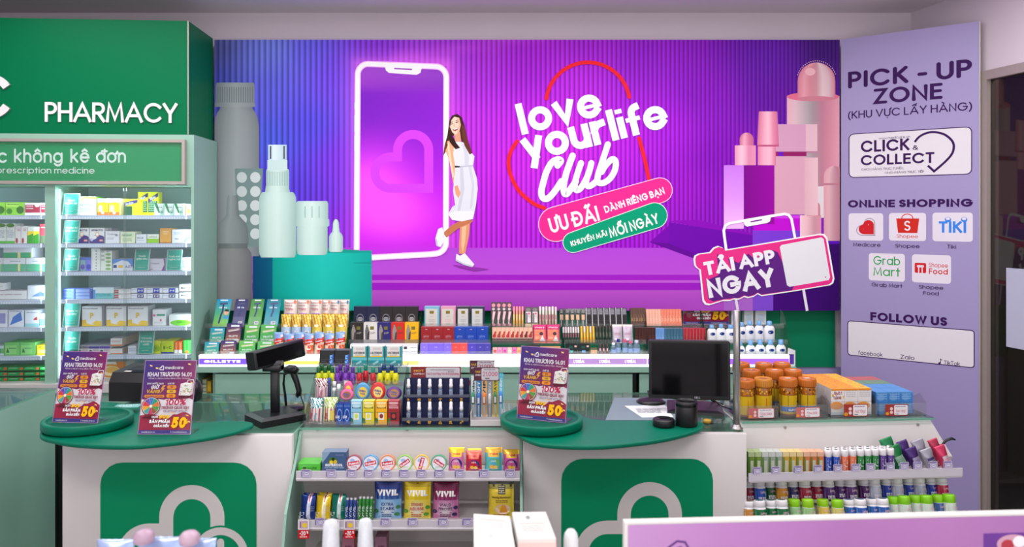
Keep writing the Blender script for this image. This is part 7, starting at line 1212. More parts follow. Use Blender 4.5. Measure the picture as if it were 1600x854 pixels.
def gummy(c, face, top, alt=None):
    def f(u, v): return top if v > .8 or (v > .62 and abs(u - .5) < .34) else c
    return lambda w, h: pouch(w, h, .03, f, [('t', 'Vidal', .5, .7, .09, (200, 60, 60), .24, .46), ('e', .5, .3, .36, .26, face), ('t', 'MINI', .5, .4, .07, W_, .2, .26), ('e', .4, .2, .12, .08, (246, 190, 70)), ('e', .62, .18, .12, .08, (250, 210, 100)), ('n', .2, .8, .1, 1, .05, (250, 230, 240))])
for a_, c, yt, bg_, face, top, lb in ((700, 725.5, 700, (222, 130, 180), (40, 50, 130), (244, 206, 50), 'pink gummy bag with a yellow top and navy disc, beside the tins'), (727, 753, 705, (206, 36, 60), (50, 60, 150), (226, 120, 100), 'red gummy bag with a navy disc on the upper ledge'), (757, 785, 700, (90, 190, 206), (120, 200, 80), (240, 190, 70), 'light blue gummy bag with a green creature on the upper ledge'), (786, 812, 703, (206, 90, 160), (34, 40, 110), (240, 190, 60), 'pink gummy bag with a navy disc at the right end')): sh1(a_, c, yt, gummy(bg_, face, top), 'gummy_bag', lb, 'bag', tilt=8, Y=2.935)
sh1(729, 752, 702, gummy((230, 180, 60), (200, 60, 60), (250, 210, 60)), 'gummy_bag', 'yellow gummy bag standing behind the red one', 'bag', tilt=4, Y=2.975)
sh1(742, 756, 701, gummy((226, 140, 190), (60, 60, 130), (240, 200, 70)), 'gummy_bag', 'pink gummy bag squeezed behind the red one', 'bag', tilt=4, Y=2.955) if False else None
def roll(c, txt):
    return lambda w, h: pouch(w, h, .03, lambda u, v: (200, 40, 50) if abs(u - .62) < .05 and v > .7 else c if (u < .5 or u > .78) else L2(c, .75), [('t', 'VIVIL', .32, .12, .26, W_, .26, .52, 82), ('r', .56, .2, .72, .5, L2(c, .85)), ('n', .76, .95, .5, 3, .08, L2(c, .5))])
for a_, c, yt, cc, nm in ((466, 490, 775, (20, 50, 130), 'navy'), (490, 514, 776, (240, 206, 30), 'yellow'), (513.5, 538, 775, (10, 120, 100), 'teal green')): sh1(a_, c, yt, roll(cc, 0), 'sweet_roll_pack', f'{nm} sweet roll bag on the lower ledge, front one', 'bag', tilt=12, Y=2.89, z=Z2S, rz=-6)
for a_, c, yt, cc, nm in ((470, 492, 772, (24, 44, 110), 'navy'), (494, 516, 771, (244, 214, 50), 'yellow'), (516, 537, 773, (16, 130, 106), 'teal green')): sh1(a_, c, yt, roll(cc, 0), 'sweet_roll_pack', f'{nm} sweet roll bag on the lower ledge, back one', 'bag', tilt=10, Y=2.93, z=Z2S, rz=-6)
def rollt(c):
    def mk(w, h):
        r = w / 2; b = MB('foil'); b.lathe([(r * .7, 0), (r, h * .02), (r, h * .86), (r * .85, h * .9), (r * .95, h * .97), (r * .5, h)], [c, c, c, (210, 212, 216), (220, 222, 226)], n=12); A = wrap(b, r); A.text('VIVIL', r * .35, h * .12, r * 1.0, W_, .24, rot=90, fit=h * .5); return b
    return mk
for i in range(3): sh1(539 + i * 6.1, 544.8 + i * 6.1, 777, rollt((40, 80, 160)), 'mint_roll', f'blue and silver mint roll, {["left", "middle", "right"][i]} of three', 'roll', 'blue mint rolls', tilt=12, Y=2.89, z=Z2S)
for i in range(4): sh1(559 + i * 5.9, 564.6 + i * 5.9, 775, rollt((40, 150, 50)), 'mint_roll', f'green and silver mint roll, {nth(i, 4)} of four', 'roll', 'green mint rolls', tilt=12, Y=2.89, z=Z2S)
def vivil(c, c2, sub, subc, leafc):
    def f(u, v):
        if v > .86: return mixc(c, (0, 0, 0), .15)
        if v < .5: return mixc(c2, (250, 250, 252), max(0, 1 - 2.4 * math.hypot(u - .5, (v - .22) * 1.2)))
        return mixc(c, c2, max(0, (.75 - v) * 3) * (.6 + .4 * sin(u * 40))) if v < .75 else c
    return lambda w, h: pouch(w, h, .035, f, [('t', 'VIVIL', .5, .6, .15, (236, 236, 232), .3, .74), ('t', sub[0], .5, .34, .08, subc, .2, .44), ('t', sub[1], .5, .23, .08, subc, .2, .5), ('r', .28, .155, .74, .175, mixc(subc, (200, 200, 200), .3)), ('n', .3, .7, .1, 2, .05, subc), ('e', .1, .2, .09, .05, leafc), ('e', .88, .3, .08, .05, leafc), ('e', .84, .12, .1, .05, leafc), ('e', .5, .93, .05, .008, (30, 30, 40)), ('r', .3, .43, .72, .47, L2(c2, .2))])
VV = [(582.5, 627, 750.5, (24, 50, 130), (130, 190, 236), ('EXTRA', 'STARK'), (50, 90, 150), (70, 140, 90), 'blue'), (629, 673, 752, (226, 196, 10), (240, 220, 70), ('ZITRONEN', 'MELISSE'), (206, 90, 90), (90, 160, 50), 'yellow'), (674.5, 717, 753.5, (120, 14, 70), (200, 120, 170), ('WALD', 'FRUCHTE'), (90, 40, 90), (60, 40, 90), 'plum red')]
for a_, c, yt, c1, c2, sub, sc_, lf, nm in VV: sh1(a_, c, yt, vivil(c1, c2, sub, sc_, lf), 'sweet_bag', f'large {nm} sweet bag standing on the lower ledge', 'bag', tilt=7, Y=2.9, z=Z2S)
sh1(690, 717, 756, vivil((110, 12, 64), (180, 90, 150), ('WALD', 'FRUCHTE'), (90, 40, 90), (60, 40, 90)), 'sweet_bag', 'plum red sweet bag tucked behind the large plum one', 'bag', tilt=6, Y=2.945, z=Z2S)
sh1(762, 804, 747, lambda w, h: pouch(w, h, .03, lambda u, v: (60, 62, 54) if v > .82 + .03 * sin(u * 20) else (236, 210, 60) if v < .7 else (170, 160, 70), [('r', .38, .6, .66, .82, (70, 66, 56)), ('n', .4, .64, .78, 4, .05, (190, 180, 150)), ('t', 'Honig Bonbon', .5, .5, .05, (90, 70, 30), .18, .7), ('e', .56, .24, .3, .12, (240, 206, 180)), ('p', [(.44, .16), (.74, .16), (.66, .34), (.52, .34)], (236, 160, 50)), ('n', .2, .8, .1, 1, .03, (130, 90, 40)), ('n', .3, .75, .44, 2, .04, (120, 100, 50))]), 'honey_sweet_bag', 'yellow and black honey sweet bag at the right of the lower ledge', 'bag', tilt=7, Y=2.9, z=Z2S)
for a_, c, nm, cc in ((534, 553, 'pink', (170, 110, 130)), (553, 560, 'brown', (110, 70, 60)), (586, 604, 'mauve', (150, 104, 126))): sh1(a_, c, 838, lambda w, h: carton(w, .06, h, cc, [('t', 'JUKI', .5, .5, .18, (70, 30, 50), .2, .6), ('n', .1, .9, .35, 2, .1, L2(cc, .3))]), 'gum_box', f'{nm} box on the shadowed bottom ledge', 'box', Y=2.9, z=Z3S)
# price tags on the ledges
def tagp(px, py, Y, label, name='price_tag', w=.036, h=.028, f=None, d=None):
    b = MB('print'); b.box(-w / 2, w / 2, 0, .001, 0, h, (196, 188, 214)); A = Art(b, ident()); A.ell(w * .06, h * .45, w * .32, h * .28, (226, 222, 236)); A.stroke(arc(w * .06, h * .45, w * .3, h * .26, 0, 360, 16), h * .05, (110, 96, 170)); A.rect(-w * .46, h * .8, w * .4, h * .92, (110, 96, 150)); A.rect(-w * .48, h * .08, -w * .38, h * .72, (120, 104, 160)); A.lines(-w * .15, w * .28, h * .42, 1, .1, h * .1, (120, 110, 170))
    if f: u, z = f.uz(px, py, d); return put(b, name, label, 'price tag', 'small price tags on the ledges', f.w(u, d, z), (0, 0, f.th))
    p = P3(px, py, Y); return put(b, name, label, 'price tag', 'small price tags on the ledges', (p.x, Y, p.z))
for i, x in enumerate((478, 517, 549, 576, 603, 631, 658, 686, 718, 756, 797)): tagp(x, 745, 2.862, f'small lilac price tag on the upper sweet ledge, {nth(i, 11)} of eleven')
for i, x in enumerate((500, 602, 644.5, 692, 730)): tagp(x, 820.5, 2.822, f'small lilac price tag on the lower sweet ledge, {nth(i, 5)} of five')
for i, (x, red) in enumerate(((474.5, 1), (522, 0), (546, 1), (571, 0))):
    p = P3(x, 841, 2.815); t = empty('discount_tag', (p.x, 2.815, p.z), 0, ['white framed tag with a red 20 percent flag under the navy bags', 'white framed tag behind the taller clear capped bottle', 'white framed tag with a red 20 percent flag under the blue rolls', 'white framed tag under the green rolls'][i], 'price tag'); s_ = 2.815 / FPX
    b = MB('print'); b.box(-8.5 * s_, 8.5 * s_, 0, .001, 14 * s_, 30 * s_, (232, 228, 232)); A = Art(b, ident()); A.rect(-6.5 * s_, 16 * s_, 6.5 * s_, 28 * s_, (196, 170, 190)); A.ell(1.5 * s_, 21 * s_, 4 * s_, 3.6 * s_, (236, 206, 60)); A.rect(-6 * s_, 17 * s_, -4.6 * s_, 26 * s_, (120, 60, 80)); fc = b.add('frame_card', t)
    if red: b = MB('print'); b.box(-8.5 * s_, 8.5 * s_, 0, .001, 0, 13.6 * s_, (206, 24, 36)); A = Art(b, ident()); A.text('-20', -6.5 * s_, 5 * s_, 7 * s_, (250, 240, 240), .2, fit=9.5 * s_); A.text('%', 4.4 * s_, 8 * s_, 4 * s_, (250, 240, 240), .2, fit=3 * s_); A.lines(-6 * s_, 6 * s_, 2 * s_, 1, .1, 1.6 * s_, (250, 210, 210)); b.add('red_flag', fc)
# ================================================================ jars and cartons on the gum stand
def gloc(px, py, d):
    u, z = GF.uz(px, py, d); return u
binx = [(1149, 1211), (1212, 1288), (1290, 1363.6), (1365.2, 1440)]
for k, (x0, x1) in enumerate(binx):
    u0, u1 = gloc(x0, 650, .07), gloc(x1, 650, .07); w = (u1 - u0) / 2; t = empty('acrylic_bin', GF.w((u0 + u1) / 2, .03, GZ + .0003), GF.th, f'clear acrylic bin on the gum stand, {["holding the jars beside the steel post", "holding the jars beside the honey cartons", "holding white and orange cartons", "holding blue cartons"][k]}', 'bin'); dd = .4
    b = MB('acrylic'); b.box(-w + .002, w - .002, 0, dd, 0, .002); b.add('floor', t); b = MB('acrylic_lip'); b.box(-w + .002, w - .002, 0, .002, .0022, .055); b.add('front', t)
    for x in (-w + .002, w - .004): b = MB('acrylic'); b.prism([(.002, .0022), (.12, .0022), (.12, .05), (.05, .085), (.002, .055)], x, x + .002, mp=lambda a_, c, z: (z, a_, c)); b.add('side_panel', t)
    p0 = [1190, 1263, 1338, 1402][k]; pc = GF.w(gloc(p0, 650, .025), .026, GZ); hh = [.042, .042, .052, .048][k]
    b = MB('print'); wd_ = [.112, .104, .104, .1][k]; b.box(-wd_ / 2, wd_ / 2, -.0012, 0, 0, hh, (196, 110, 110) if k < 2 else (160, 60, 50)); A = Art(b, lambda x, z, l: (x, -.0012 - l, z), 0, 1, .00006, .0003); A.rrect(-wd_ * .12, hh * .06, wd_ * .48, hh * .94, .006, (232, 226, 230)); A.ell(-wd_ * .24, hh * .3, hh * .14, hh * .14, (236, 200, 200)); A.ell(-wd_ * .24, hh * .62, hh * .14, hh * .14, (236, 200, 200)); A.ell(-wd_ * .42, hh * .2, hh * .16, hh * .14, (226, 150, 40))
    A.text(['526.500', '554.000', 'Mua 1 tặng 1', 'Mua 1 tặng 1'][k], wd_ * .18, hh * .3, hh * .26, (206, 70, 110), .13, fit=wd_ * .44, align=.5); A.lines(-wd_ * .06, wd_ * .4, hh * .78, 1, .1, hh * .07, (130, 110, 140)); A.rect(-wd_ * .06, hh * .12, wd_ * .08, hh * .18, (110, 90, 110))
    b.add('price_card', t, ((gloc(p0, 650, .025) - (u0 + u1) / 2), -.0005, .003))
def jar(px, pyt, d, kind, label, r=.037):
    u = gloc(px, pyt, d); _, zt_ = GF.uz(px, pyt, d); z0 = GZ + .0026; h = zt_ - z0
    b = MB('gloss', 'print'); am = (150, 84, 14); b.lathe([(r * .9, 0), (r * .96, .004), (r * .96, h * .74), (r * .9, h * .78)], am, n=28); A = wrap(b, r * .96, 1, .0006)
    n = 12
    for k in range(n):
        a0, a1 = -r * 2.2 + k * r * 4.4 / n, -r * 2.2 + (k + 1) * r * 4.4 / n; l0 = A.l; A.rect(a0, h * .06, a1, h * .56, (206, 170, 30)); A.l = l0
    random.seed(int(px)); 
    for k in range(22): A.ell(-r * 1.6 + random.random() * r * 3.2, h * (.6 + .14 * random.random()), .004, .005, random.choice([(206, 130, 30), (90, 44, 12), (230, 170, 60)]), 7)
    if kind == 0: A.rect(-r * 1.3, h * .1, -r * .1, h * .3, (30, 90, 40)); A.rect(-r * .2, h * .2, r * .6, h * .46, (226, 110, 40)); A.rect(r * .3, h * .1, r * .9, h * .4, (230, 200, 60))
    elif kind == 1: A.rect(-r * .2, h * .3, r * .4, h * .5, (214, 60, 40)); A.rect(-r * 1.2, h * .12, -r * .3, h * .5, (220, 190, 50)); A.rect(r * .5, h * .14, r * 1.2, h * .44, (230, 206, 90))
    else:
        A.rect(-r * 1.4, h * .2, -r * .5, h * .56, (20, 70, 60)); A.rect(-r * .3, h * .28, r * .7, h * .54, (230, 200, 40))
        for k in range(10): a0 = -r * 1.5 + k * r * .3; l0 = A.l; A.rect(a0, h * .12, a0 + r * .3, h * .25, (30, 110, 190)); A.l = l0
        A.text('SUPER', -r * .5, h * .14, h * .06, W_, .2, fit=r)
    o = put(b, 'honey_jar', label, 'jar', None, GF.w(u, d, z0), (0, 0, GF.th + R(10))); c = MB('plastic'); lc = (196, 106, 30) if kind != 1 else (206, 132, 40)
    c.lathe([(r * .98, h * .78), (r, h * .785), (r, h * .97), (r * .96, h), (r * .9, h * 1.002), (r * .86, h * .992), (.001, h * .992)], lc, n=32)
    for k in range(28): t = 2 * PI * k / 28; c.box(r * cos(t) - .0012, r * cos(t) + .0012, r * sin(t) - .0012, r * sin(t) + .0012, h * .8, h * .95, mixc(lc, (255, 255, 255), .08))
    A2 = Art(c, lambda x, y, l: (x, y, h * .9925 + l), 0, 1, .0001, .0004); A2.ell(0, 0, r * .5, r * .5, mixc(lc, (120, 50, 10), .35)) if kind != 2 else A2.rect(-.012, -.008, .014, .01, (230, 210, 190)); A2.text('9', -.006, -.008, .018, (240, 210, 170), .2) if kind == 0 else None
    c.add('lid', o); random.seed(11)
jar(1164.5, 592, .085, 0, 'honey jar with a red marked lid touching the steel post'); jar(1192.5, 590, .085, 1, 'honey jar with a yellow orange lid in front, second from the post'); jar(1231, 590, .088, 2, 'honey jar with a blue band, front row of second bin, left'); jar(1261, 590, .098, 2, 'honey jar with a blue band, front row of second bin, right')
jar(1174, 577, .176, 0, 'honey jar in the middle row of the bin by the post'); jar(1210, 577, .176, 2, 'honey jar in the middle row of the second bin, left'); jar(1239, 577, .184, 2, 'honey jar in the middle row of the second bin, right')
jar(1158, 566, .268, 0, 'honey jar at the back beside the steel post'); jar(1193.5, 566.5, .268, 2, 'honey jar at the back, left of the rearmost pair'); jar(1221.5, 566, .268, 2, 'honey jar at the back, right of the rearmost pair')
# cartons
w3 = gloc(1362, 648, .06) - gloc(1341, 648, .06); u0 = gloc(1299, 648, .06); wC = (gloc(1341, 648, .06) - u0) / 2; HC = .056
for k in range(5):
    for c in range(3):
        for r_ in range(2):
            if r_ == 0 and k > 0: continue
            w = wC if c < 2 else (gloc(1362, 648, .06) - gloc(1341, 648, .06)); uu = u0 + wC * (c + .5) if c < 2 else u0 + 2 * wC + w / 2
            d = .062 + k * .062; art = [('n', .1, .9, .8, 4, .14, (190, 190, 196))]
            if c == 0: art = [('t', 'Quà 1', .5, .55, .24, (150, 40, 50), .22, .6), ('t', 'TẶNG', .45, .18, .24, (150, 40, 50), .24, .6), ('e', .12, .5, .08, .1, (226, 170, 40)), ('e', .9, .35, .07, .1, (230, 190, 90))]
            if r_ == 0: art = [('e', .4, .7, .5, .3, (230, 150, 60)), ('r', 0, 0, 1, .2, (190, 196, 206))]
            top = (236, 156, 44) if c < 2 else (240, 186, 60); b = carton(w * .985, .06, HC - .001, (228, 224, 222), art, top=top, side=(206, 204, 204)); A = Art(b, lambda x, y, l: (x, y, HC - .001 + l), 0, 1, .0001, .0003)
            for j in range(3): A.ell(-w * .3 + w * .3 * j, .015 + .016 * ((j + k) % 3), .0045, .0045, (206, 120, 90)); 
            A.ell(w * .1, .03, .003, .003, (120, 70, 150)); A2 = Art(b, ident()); A2.rect(-w * .49, HC * .84, w * .49, HC - .001, (232, 140, 30)) if r_ else None
            put(b, 'honey_carton', f'{"white and orange" if c < 2 else "white and yellow"} honey carton, {["front", "second", "third", "fourth", "rear"][k]} row, {["left", "middle", "right"][c]} column, {"lower" if r_ == 0 else "upper"} layer', 'box', 'honey cartons in the clear bin', GF.w(uu, d, GZ + .0026 + HC * r_), (0, 0, GF.th))
for k in range(1, 5):
    b = carton((wC * 2 + w3) * .985, .06, HC - .001, (222, 220, 218), []); put(b, 'honey_carton_tray', f'white tray under the {["", "second", "third", "fourth", "rear"][k]} row of honey cartons', 'box', None, GF.w(u0 + wC + w3 / 2, .062 + k * .062, GZ + .0026), (0, 0, GF.th))
ub0, ub1 = gloc(1369, 645, .06), gloc(1427, 645, .06); wb = (ub1 - ub0) / 3
for k in range(4):
    for c in range(3):
        for r_ in range(2):
            if r_ == 0 and k: continue
            cc = [(60, 130, 200), (60, 130, 200), (92, 130, 104), (176, 80, 80)][k]; d = .062 + k * .08; hh = .047
            b = carton(wb * .985, .078, hh - .0008, cc, [('e', .4, .5, .3, .3, L2(cc, .2)), ('n', .1, .9, .75, 3, .2, L2(cc, .35)), ('r', 0, .86, 1, 1, L2(cc, .15))], top=L2(cc, .12), side=mixc(cc, (0, 0, 0), .15))
            put(b, 'supplement_carton', f'{["blue", "blue", "grey-green", "faded red"][k]} carton, {["front", "second", "third", "rear"][k]} row, {["left", "middle", "right"][c]} column, {"lower" if r_ == 0 else "upper"} layer', 'box', 'blue and green cartons in the clear bin', GF.w(ub0 + wb * (c + .5), d, GZ + .0026 + hh * r_), (0, 0, GF.th))
    if k: put(carton(wb * 3 * .985, .078, .046, (190, 200, 206), []), 'supplement_carton_tray', f'pale tray under the {["", "second", "third", "rear"][k]} row of blue and green cartons', 'box', None, GF.w(ub0 + wb * 1.5, .062 + k * .08, GZ + .0026), (0, 0, GF.th))
# gum on the upper ledge
def g1(x0, x1, yt, mk, name, label, cat, group=None, tilt=0, d=-.15, z=None, rz=0):
    z = GS1 if z is None else z; u0, _ = GF.uz(x0, yt, d); u1, _ = GF.uz(x1, yt, d); um = (u0 + u1) / 2; p = GF.w(um, d, 0); kk = (yt - CY) / FPX; a = R(tilt); h = (EYE - kk * p[1] - z - .0004) / (cos(a) + kk * sin(a))
    return put(mk((u1 - u0) * .97, h), name, label, cat, group, (p[0], p[1], z + .0004), (-a, 0, GF.th + R(rz)))
gx = [1169 + i * 10.8 for i in range(12)]; GC = [(110, 140, 50)] * 2 + [(150, 160, 150)] * 3 + [(200, 160, 60)] * 3 + [(206, 120, 70)] * 3; GNm = ['green'] * 2 + ['grey green'] * 3 + ['amber'] * 3 + ['orange'] * 3
for i in range(11):
    gi = [0, 0, 2, 2, 2, 5, 5, 5, 8, 8, 8][i]; cnt = 2 if i < 2 else 3
    for k in range(3): g1(gx[i], gx[i] + 10.4, 706 - k * .8, lambda w, h: carton(w, .034, h, GC[i], [('r', 0, 0, .3, .8, mixc(GC[i], (50, 110, 20), .6)), ('r', .34, .08, .8, .66, (190, 196, 170)), ('t', 'XYL', .6, .12, .2, (90, 110, 80), .22, .5, 90), ('r', 0, .82, 1, 1, L2(GC[i], .45))], top=L2(GC[i], .4)), 'gum_pack', f'slim {GNm[i]} gum pack, {["left", "right"][i - gi] if cnt == 2 else ["left", "middle", "right"][i - gi]} column, {["front", "middle", "back"][k]} row', 'gum pack', f'slim {GNm[i]} gum packs', d=-.175 + k * .036)
def tubg(c):
    def mk(w, h):
        r = w / 2; b = MB('plastic'); b.lathe([(r * .94, 0), (r, .003), (r, h * .7), (r * .95, h * .73)], c, n=18); A = wrap(b, r); A.text('XYLI', r * .4, h * .1, r * .9, L2(c, .8), .24, rot=90, fit=h * .5); A.rect(-r * .9, h * .05, -r * .2, h * .68, L2(c, .25)); return b
    return mk
tcs = [((36, 70, 170), 'blue'), ((36, 70, 170), 'blue'), ((220, 110, 70), 'orange'), ((220, 110, 70), 'orange'), ((26, 120, 50), 'green'), ((26, 120, 50), 'green'), ((26, 120, 50), 'green'), ((80, 50, 130), 'purple'), ((80, 50, 130), 'purple')]
tx = [1293.5, 1306, 1319.5, 1332, 1344, 1355.5, 1367, 1379, 1391]; rk_ = [0, 1, 0, 1, 0, 1, 2, 0, 1]
for i, x in enumerate(tx):
    for k in range(2):
        u, _ = GF.uz(x, 705, -.16 + .045 * k); yt = 702 - i * .35
        o = g1(x - 5.8, x + 5.8, yt - k * 3, tubg(tcs[i][0]), 'gum_tube', f'{tcs[i][1]} gum tube with a white cap, {["left", "right", "rightmost"][rk_[i]] if tcs[i][1] != "green" else ["left", "middle", "right"][rk_[i]]} one, {"front" if k == 0 else "back"} row', 'gum tube', f'{tcs[i][1]} gum tubes', d=-.16 + .045 * k)
        ww = o.dimensions; bb = [v.co.z for v in o.data.vertices]; H = max(bb) / .73; r = 5.6 * 2.9 / FPX; c = MB('plastic'); c.lathe([(r, H * .73), (r * 1.05, H * .74), (r * 1.05, H * .95), (r * .92, H), (.001, H)], (236, 234, 236), n=18); c.lathe([(r * .5, H * 1.001), (r * .48, H * 1.006)], (90, 96, 100), n=12); c.add('cap', o)
def rolled(b, a):
    b.v = [(x * cos(a) + z * sin(a), y, -x * sin(a) + z * cos(a)) for x, y, z in b.v]; m = min(v[2] for v in b.v); b.v = [(x, y, z - m) for x, y, z in b.v]; return b
def lean_pouch(c, c2, txt): return lambda w, h: rolled(pouch(w * .86, h * .95, .022, lambda u, v: c if (v > .55 or u < .32) else c2, [('t', txt, .62, .12, .2, L2(c2, .5), .24, .4, 80), ('n', .45, .9, .4, 3, .07, L2(c, .4))], wav=.03), R(-20))
for i, (a_, c_, yt, c, c2, t_, nm) in enumerate(((1398, 1424, 697, (14, 110, 56), (150, 190, 160), 'Xyli', 'green gum pouch leaning at the front of the upper ledge'), (1390, 1414, 684, (20, 120, 70), (30, 130, 80), 'Xyli', 'green gum pouch behind, its tip sticking up'), (1426, 1448, 700, (60, 30, 100), (160, 150, 180), 'Xyli', 'purple gum pouch leaning at the front of the upper ledge'), (1416, 1436, 688, (64, 34, 106), (80, 50, 120), 'Xyli', 'purple gum pouch standing behind the front purple one'), (1449, 1471, 702, (150, 150, 160), (70, 60, 120), 'Clean', 'silver and navy gum pouch on the upper ledge'), (1438, 1462, 687, (150, 146, 160), (160, 150, 170), 'Clean', 'silver gum pouch behind the silver and navy one'), (1474, 1494, 696, (196, 50, 90), (216, 190, 200), 'Xyli', 'red and white gum pouch at the end of the upper ledge'), (1466, 1484, 685, (176, 50, 80), (200, 120, 140), 'Xyli', 'crimson gum pouch behind the red and white one'))): g1(a_, c_, yt, lean_pouch(c, c2, t_), 'gum_pouch', nm, 'pouch', tilt=8, d=-.165 if i % 2 == 0 else -.115, rz=-6)
# jars of gum on the stepped ledge
def gumjar(px, pyt, z, d, body, cap, label, group, r=.0232, tilt=10, txt='XYLITOL', lid_h=.2):
    u, _ = GF.uz(px, pyt, d); p = GF.w(u, d, 0); kk = (pyt - CY) / FPX; a = R(tilt); h = (EYE - kk * p[1] - z - .0004) / (cos(a) + kk * sin(a))
    z += r * sin(a)
    b = MB('gloss', 'print'); b.lathe([(r * .92, 0), (r, .004), (r, h * .16), (r * 1.005, h * .17), (r * 1.005, h * .70), (r, h * .71), (r * .86, h * (1 - lid_h))], [(236, 236, 240), (236, 236, 240), body, body, (236, 236, 240), (236, 236, 240)], n=24); A = wrap(b, r * 1.005, 1, .0005); A.text(txt, r * .15, h * .24, h * .15, (240, 238, 244), .26, fit=r * 1.5, align=.5); A.text('Lotte', r * .2, h * .52, h * .09, (226, 190, 200), .2, fit=r * .8, align=.5); A.ell(r * .9, h * .5, r * .28, h * .09, L2(body, .6), 12); A.rect(-r * 1.2, h * .2, -r * .9, h * .66, L2(body, .25))
    o = put(b, 'gum_jar', label, 'jar', group, (p[0], p[1], z + .0004), (-a, 0, GF.th)); c = MB('plastic'); c.lathe([(r * .9, h * (1 - lid_h)), (r * .95, h * (1 - lid_h) + .001), (r * .95, h * .96), (r * .86, h), (.001, h)], cap, n=24); A = Art(c, lambda x, y, l: (x, y, h + l), 0, 1, .0001, .0003); A.ell(0, 0, r * .66, r * .66, mixc(body, (90, 90, 100), .6)) if cap[0] > 200 else None
    c.add('lid', o)
WC = (238, 236, 238)
row = [(1171, (150, 24, 60), 'crimson'), (1188.5, (36, 80, 180), 'blue'), (1204, (20, 90, 50), 'green'), (1223, (206, 140, 30), 'gold'), (1240, (50, 50, 110), 'navy'), (1259.5, (160, 24, 60), 'crimson'), (1277, (160, 24, 60), 'crimson'), (1296.5, (76, 30, 110), 'purple'), (1314, (80, 36, 116), 'purple'), (1331, (84, 30, 110), 'purple'), (1352, (80, 26, 100), 'purple'), (1369, (190, 196, 216), 'silver'), (1387, (40, 66, 180), 'blue'), (1404, (180, 184, 206), 'silver'), (1421.5, (36, 60, 176), 'blue'), (1439, (170, 176, 200), 'silver'), (1456.5, (40, 66, 180), 'blue'), (1474, (180, 30, 70), 'crimson')]
nei = ['at the counter end', 'between crimson and green jars', 'between blue and gold jars', 'between green and navy jars', 'between gold and crimson jars', 'first of the crimson pair', 'second of the crimson pair', 'first of the four purple jars', 'second of the four purple jars', 'third of the four purple jars', 'fourth of the four purple jars', 'beside the last purple jar', 'first blue one after the purple jars', 'second silver one', 'second blue one after the purple jars', 'third silver one', 'last blue one', 'at the far end']
for i, (x, c, nm) in enumerate(row): gumjar(x, 752 - i * .25, GS3, -.120 - (.026 if i % 2 else 0), c, WC, f'{nm} gum jar in the upper row, {nei[i]}', 'gum jars in the upper row')
row2 = [(1172, (200, 140, 60), WC, 'amber'), (1189, (20, 110, 60), WC, 'green'), (1206.5, (20, 110, 60), WC, 'green'), (1224, (20, 110, 60), WC, 'green'), (1243.5, (150, 200, 140), (140, 206, 20), 'lime'), (1265, (150, 200, 130), (146, 206, 20), 'lime'), (1288, (220, 190, 80), (150, 206, 24), 'lime'), (1311, (210, 200, 110), (140, 206, 20), 'lime'), (1329, (40, 100, 180), WC, 'blue'), (1347, (40, 90, 176), WC, 'blue'), (1365, (40, 100, 180), WC, 'blue'), (1382, (36, 90, 170), WC, 'blue'), (1399, (200, 214, 200), (130, 206, 20), 'lime'), (1416, (200, 214, 200), (130, 206, 20), 'lime'), (1433.5, (200, 214, 200), (134, 206, 24), 'lime'), (1451, (200, 214, 200), (130, 206, 20), 'lime'), (1468.5, (60, 90, 150), (134, 206, 20), 'lime'), (1487, (200, 214, 200), (130, 206, 20), 'lime')]
for i, (x, c, cap, nm) in enumerate(row2): gumjar(x, [6 + q for q in [779, 778, 777.5, 777, 776, 776, 776, 777, 776.5, 776, 775, 775, 772, 771, 770, 770, 769, 768.5]][i], GS2, -.218 - (.026 if i % 2 else 0), c, cap, f'gum jar with a {"lime" if nm == "lime" else "white"} lid in the lower row, {nth(i, 18)} of eighteen', 'gum jars in the lower row', lid_h=.3 if nm == 'lime' else .22)
for i, x in enumerate((1183, 1212, 1247, 1278, 1309, 1337, 1360, 1391, 1413, 1434, 1458, 1481)): tagp(x, 741 - (x - 1170) * .033, None, f'small lilac price tag on the gum ledge, {nth(i, 12)} of twelve', f=GF, d=-.2055)
u, z = GF.uz(1478, 694, -.1); b = MB('plastic'); b.tube([(-.03, 0, -.01), (-.01, 0, .012), (.015, 0, .02), (.03, 0, .014)], [.004, .006, .006, .003], (30, 30, 34)); b.box(-.031, -.026, -.02, .02, -.07, -.008, (30, 30, 34)); tag(b.add('black_clip', None, GF.w(u + .02, -.085, z), (0, 0, GF.th)), 'black curved clip sticking out at the end of the gum stand', 'clip')
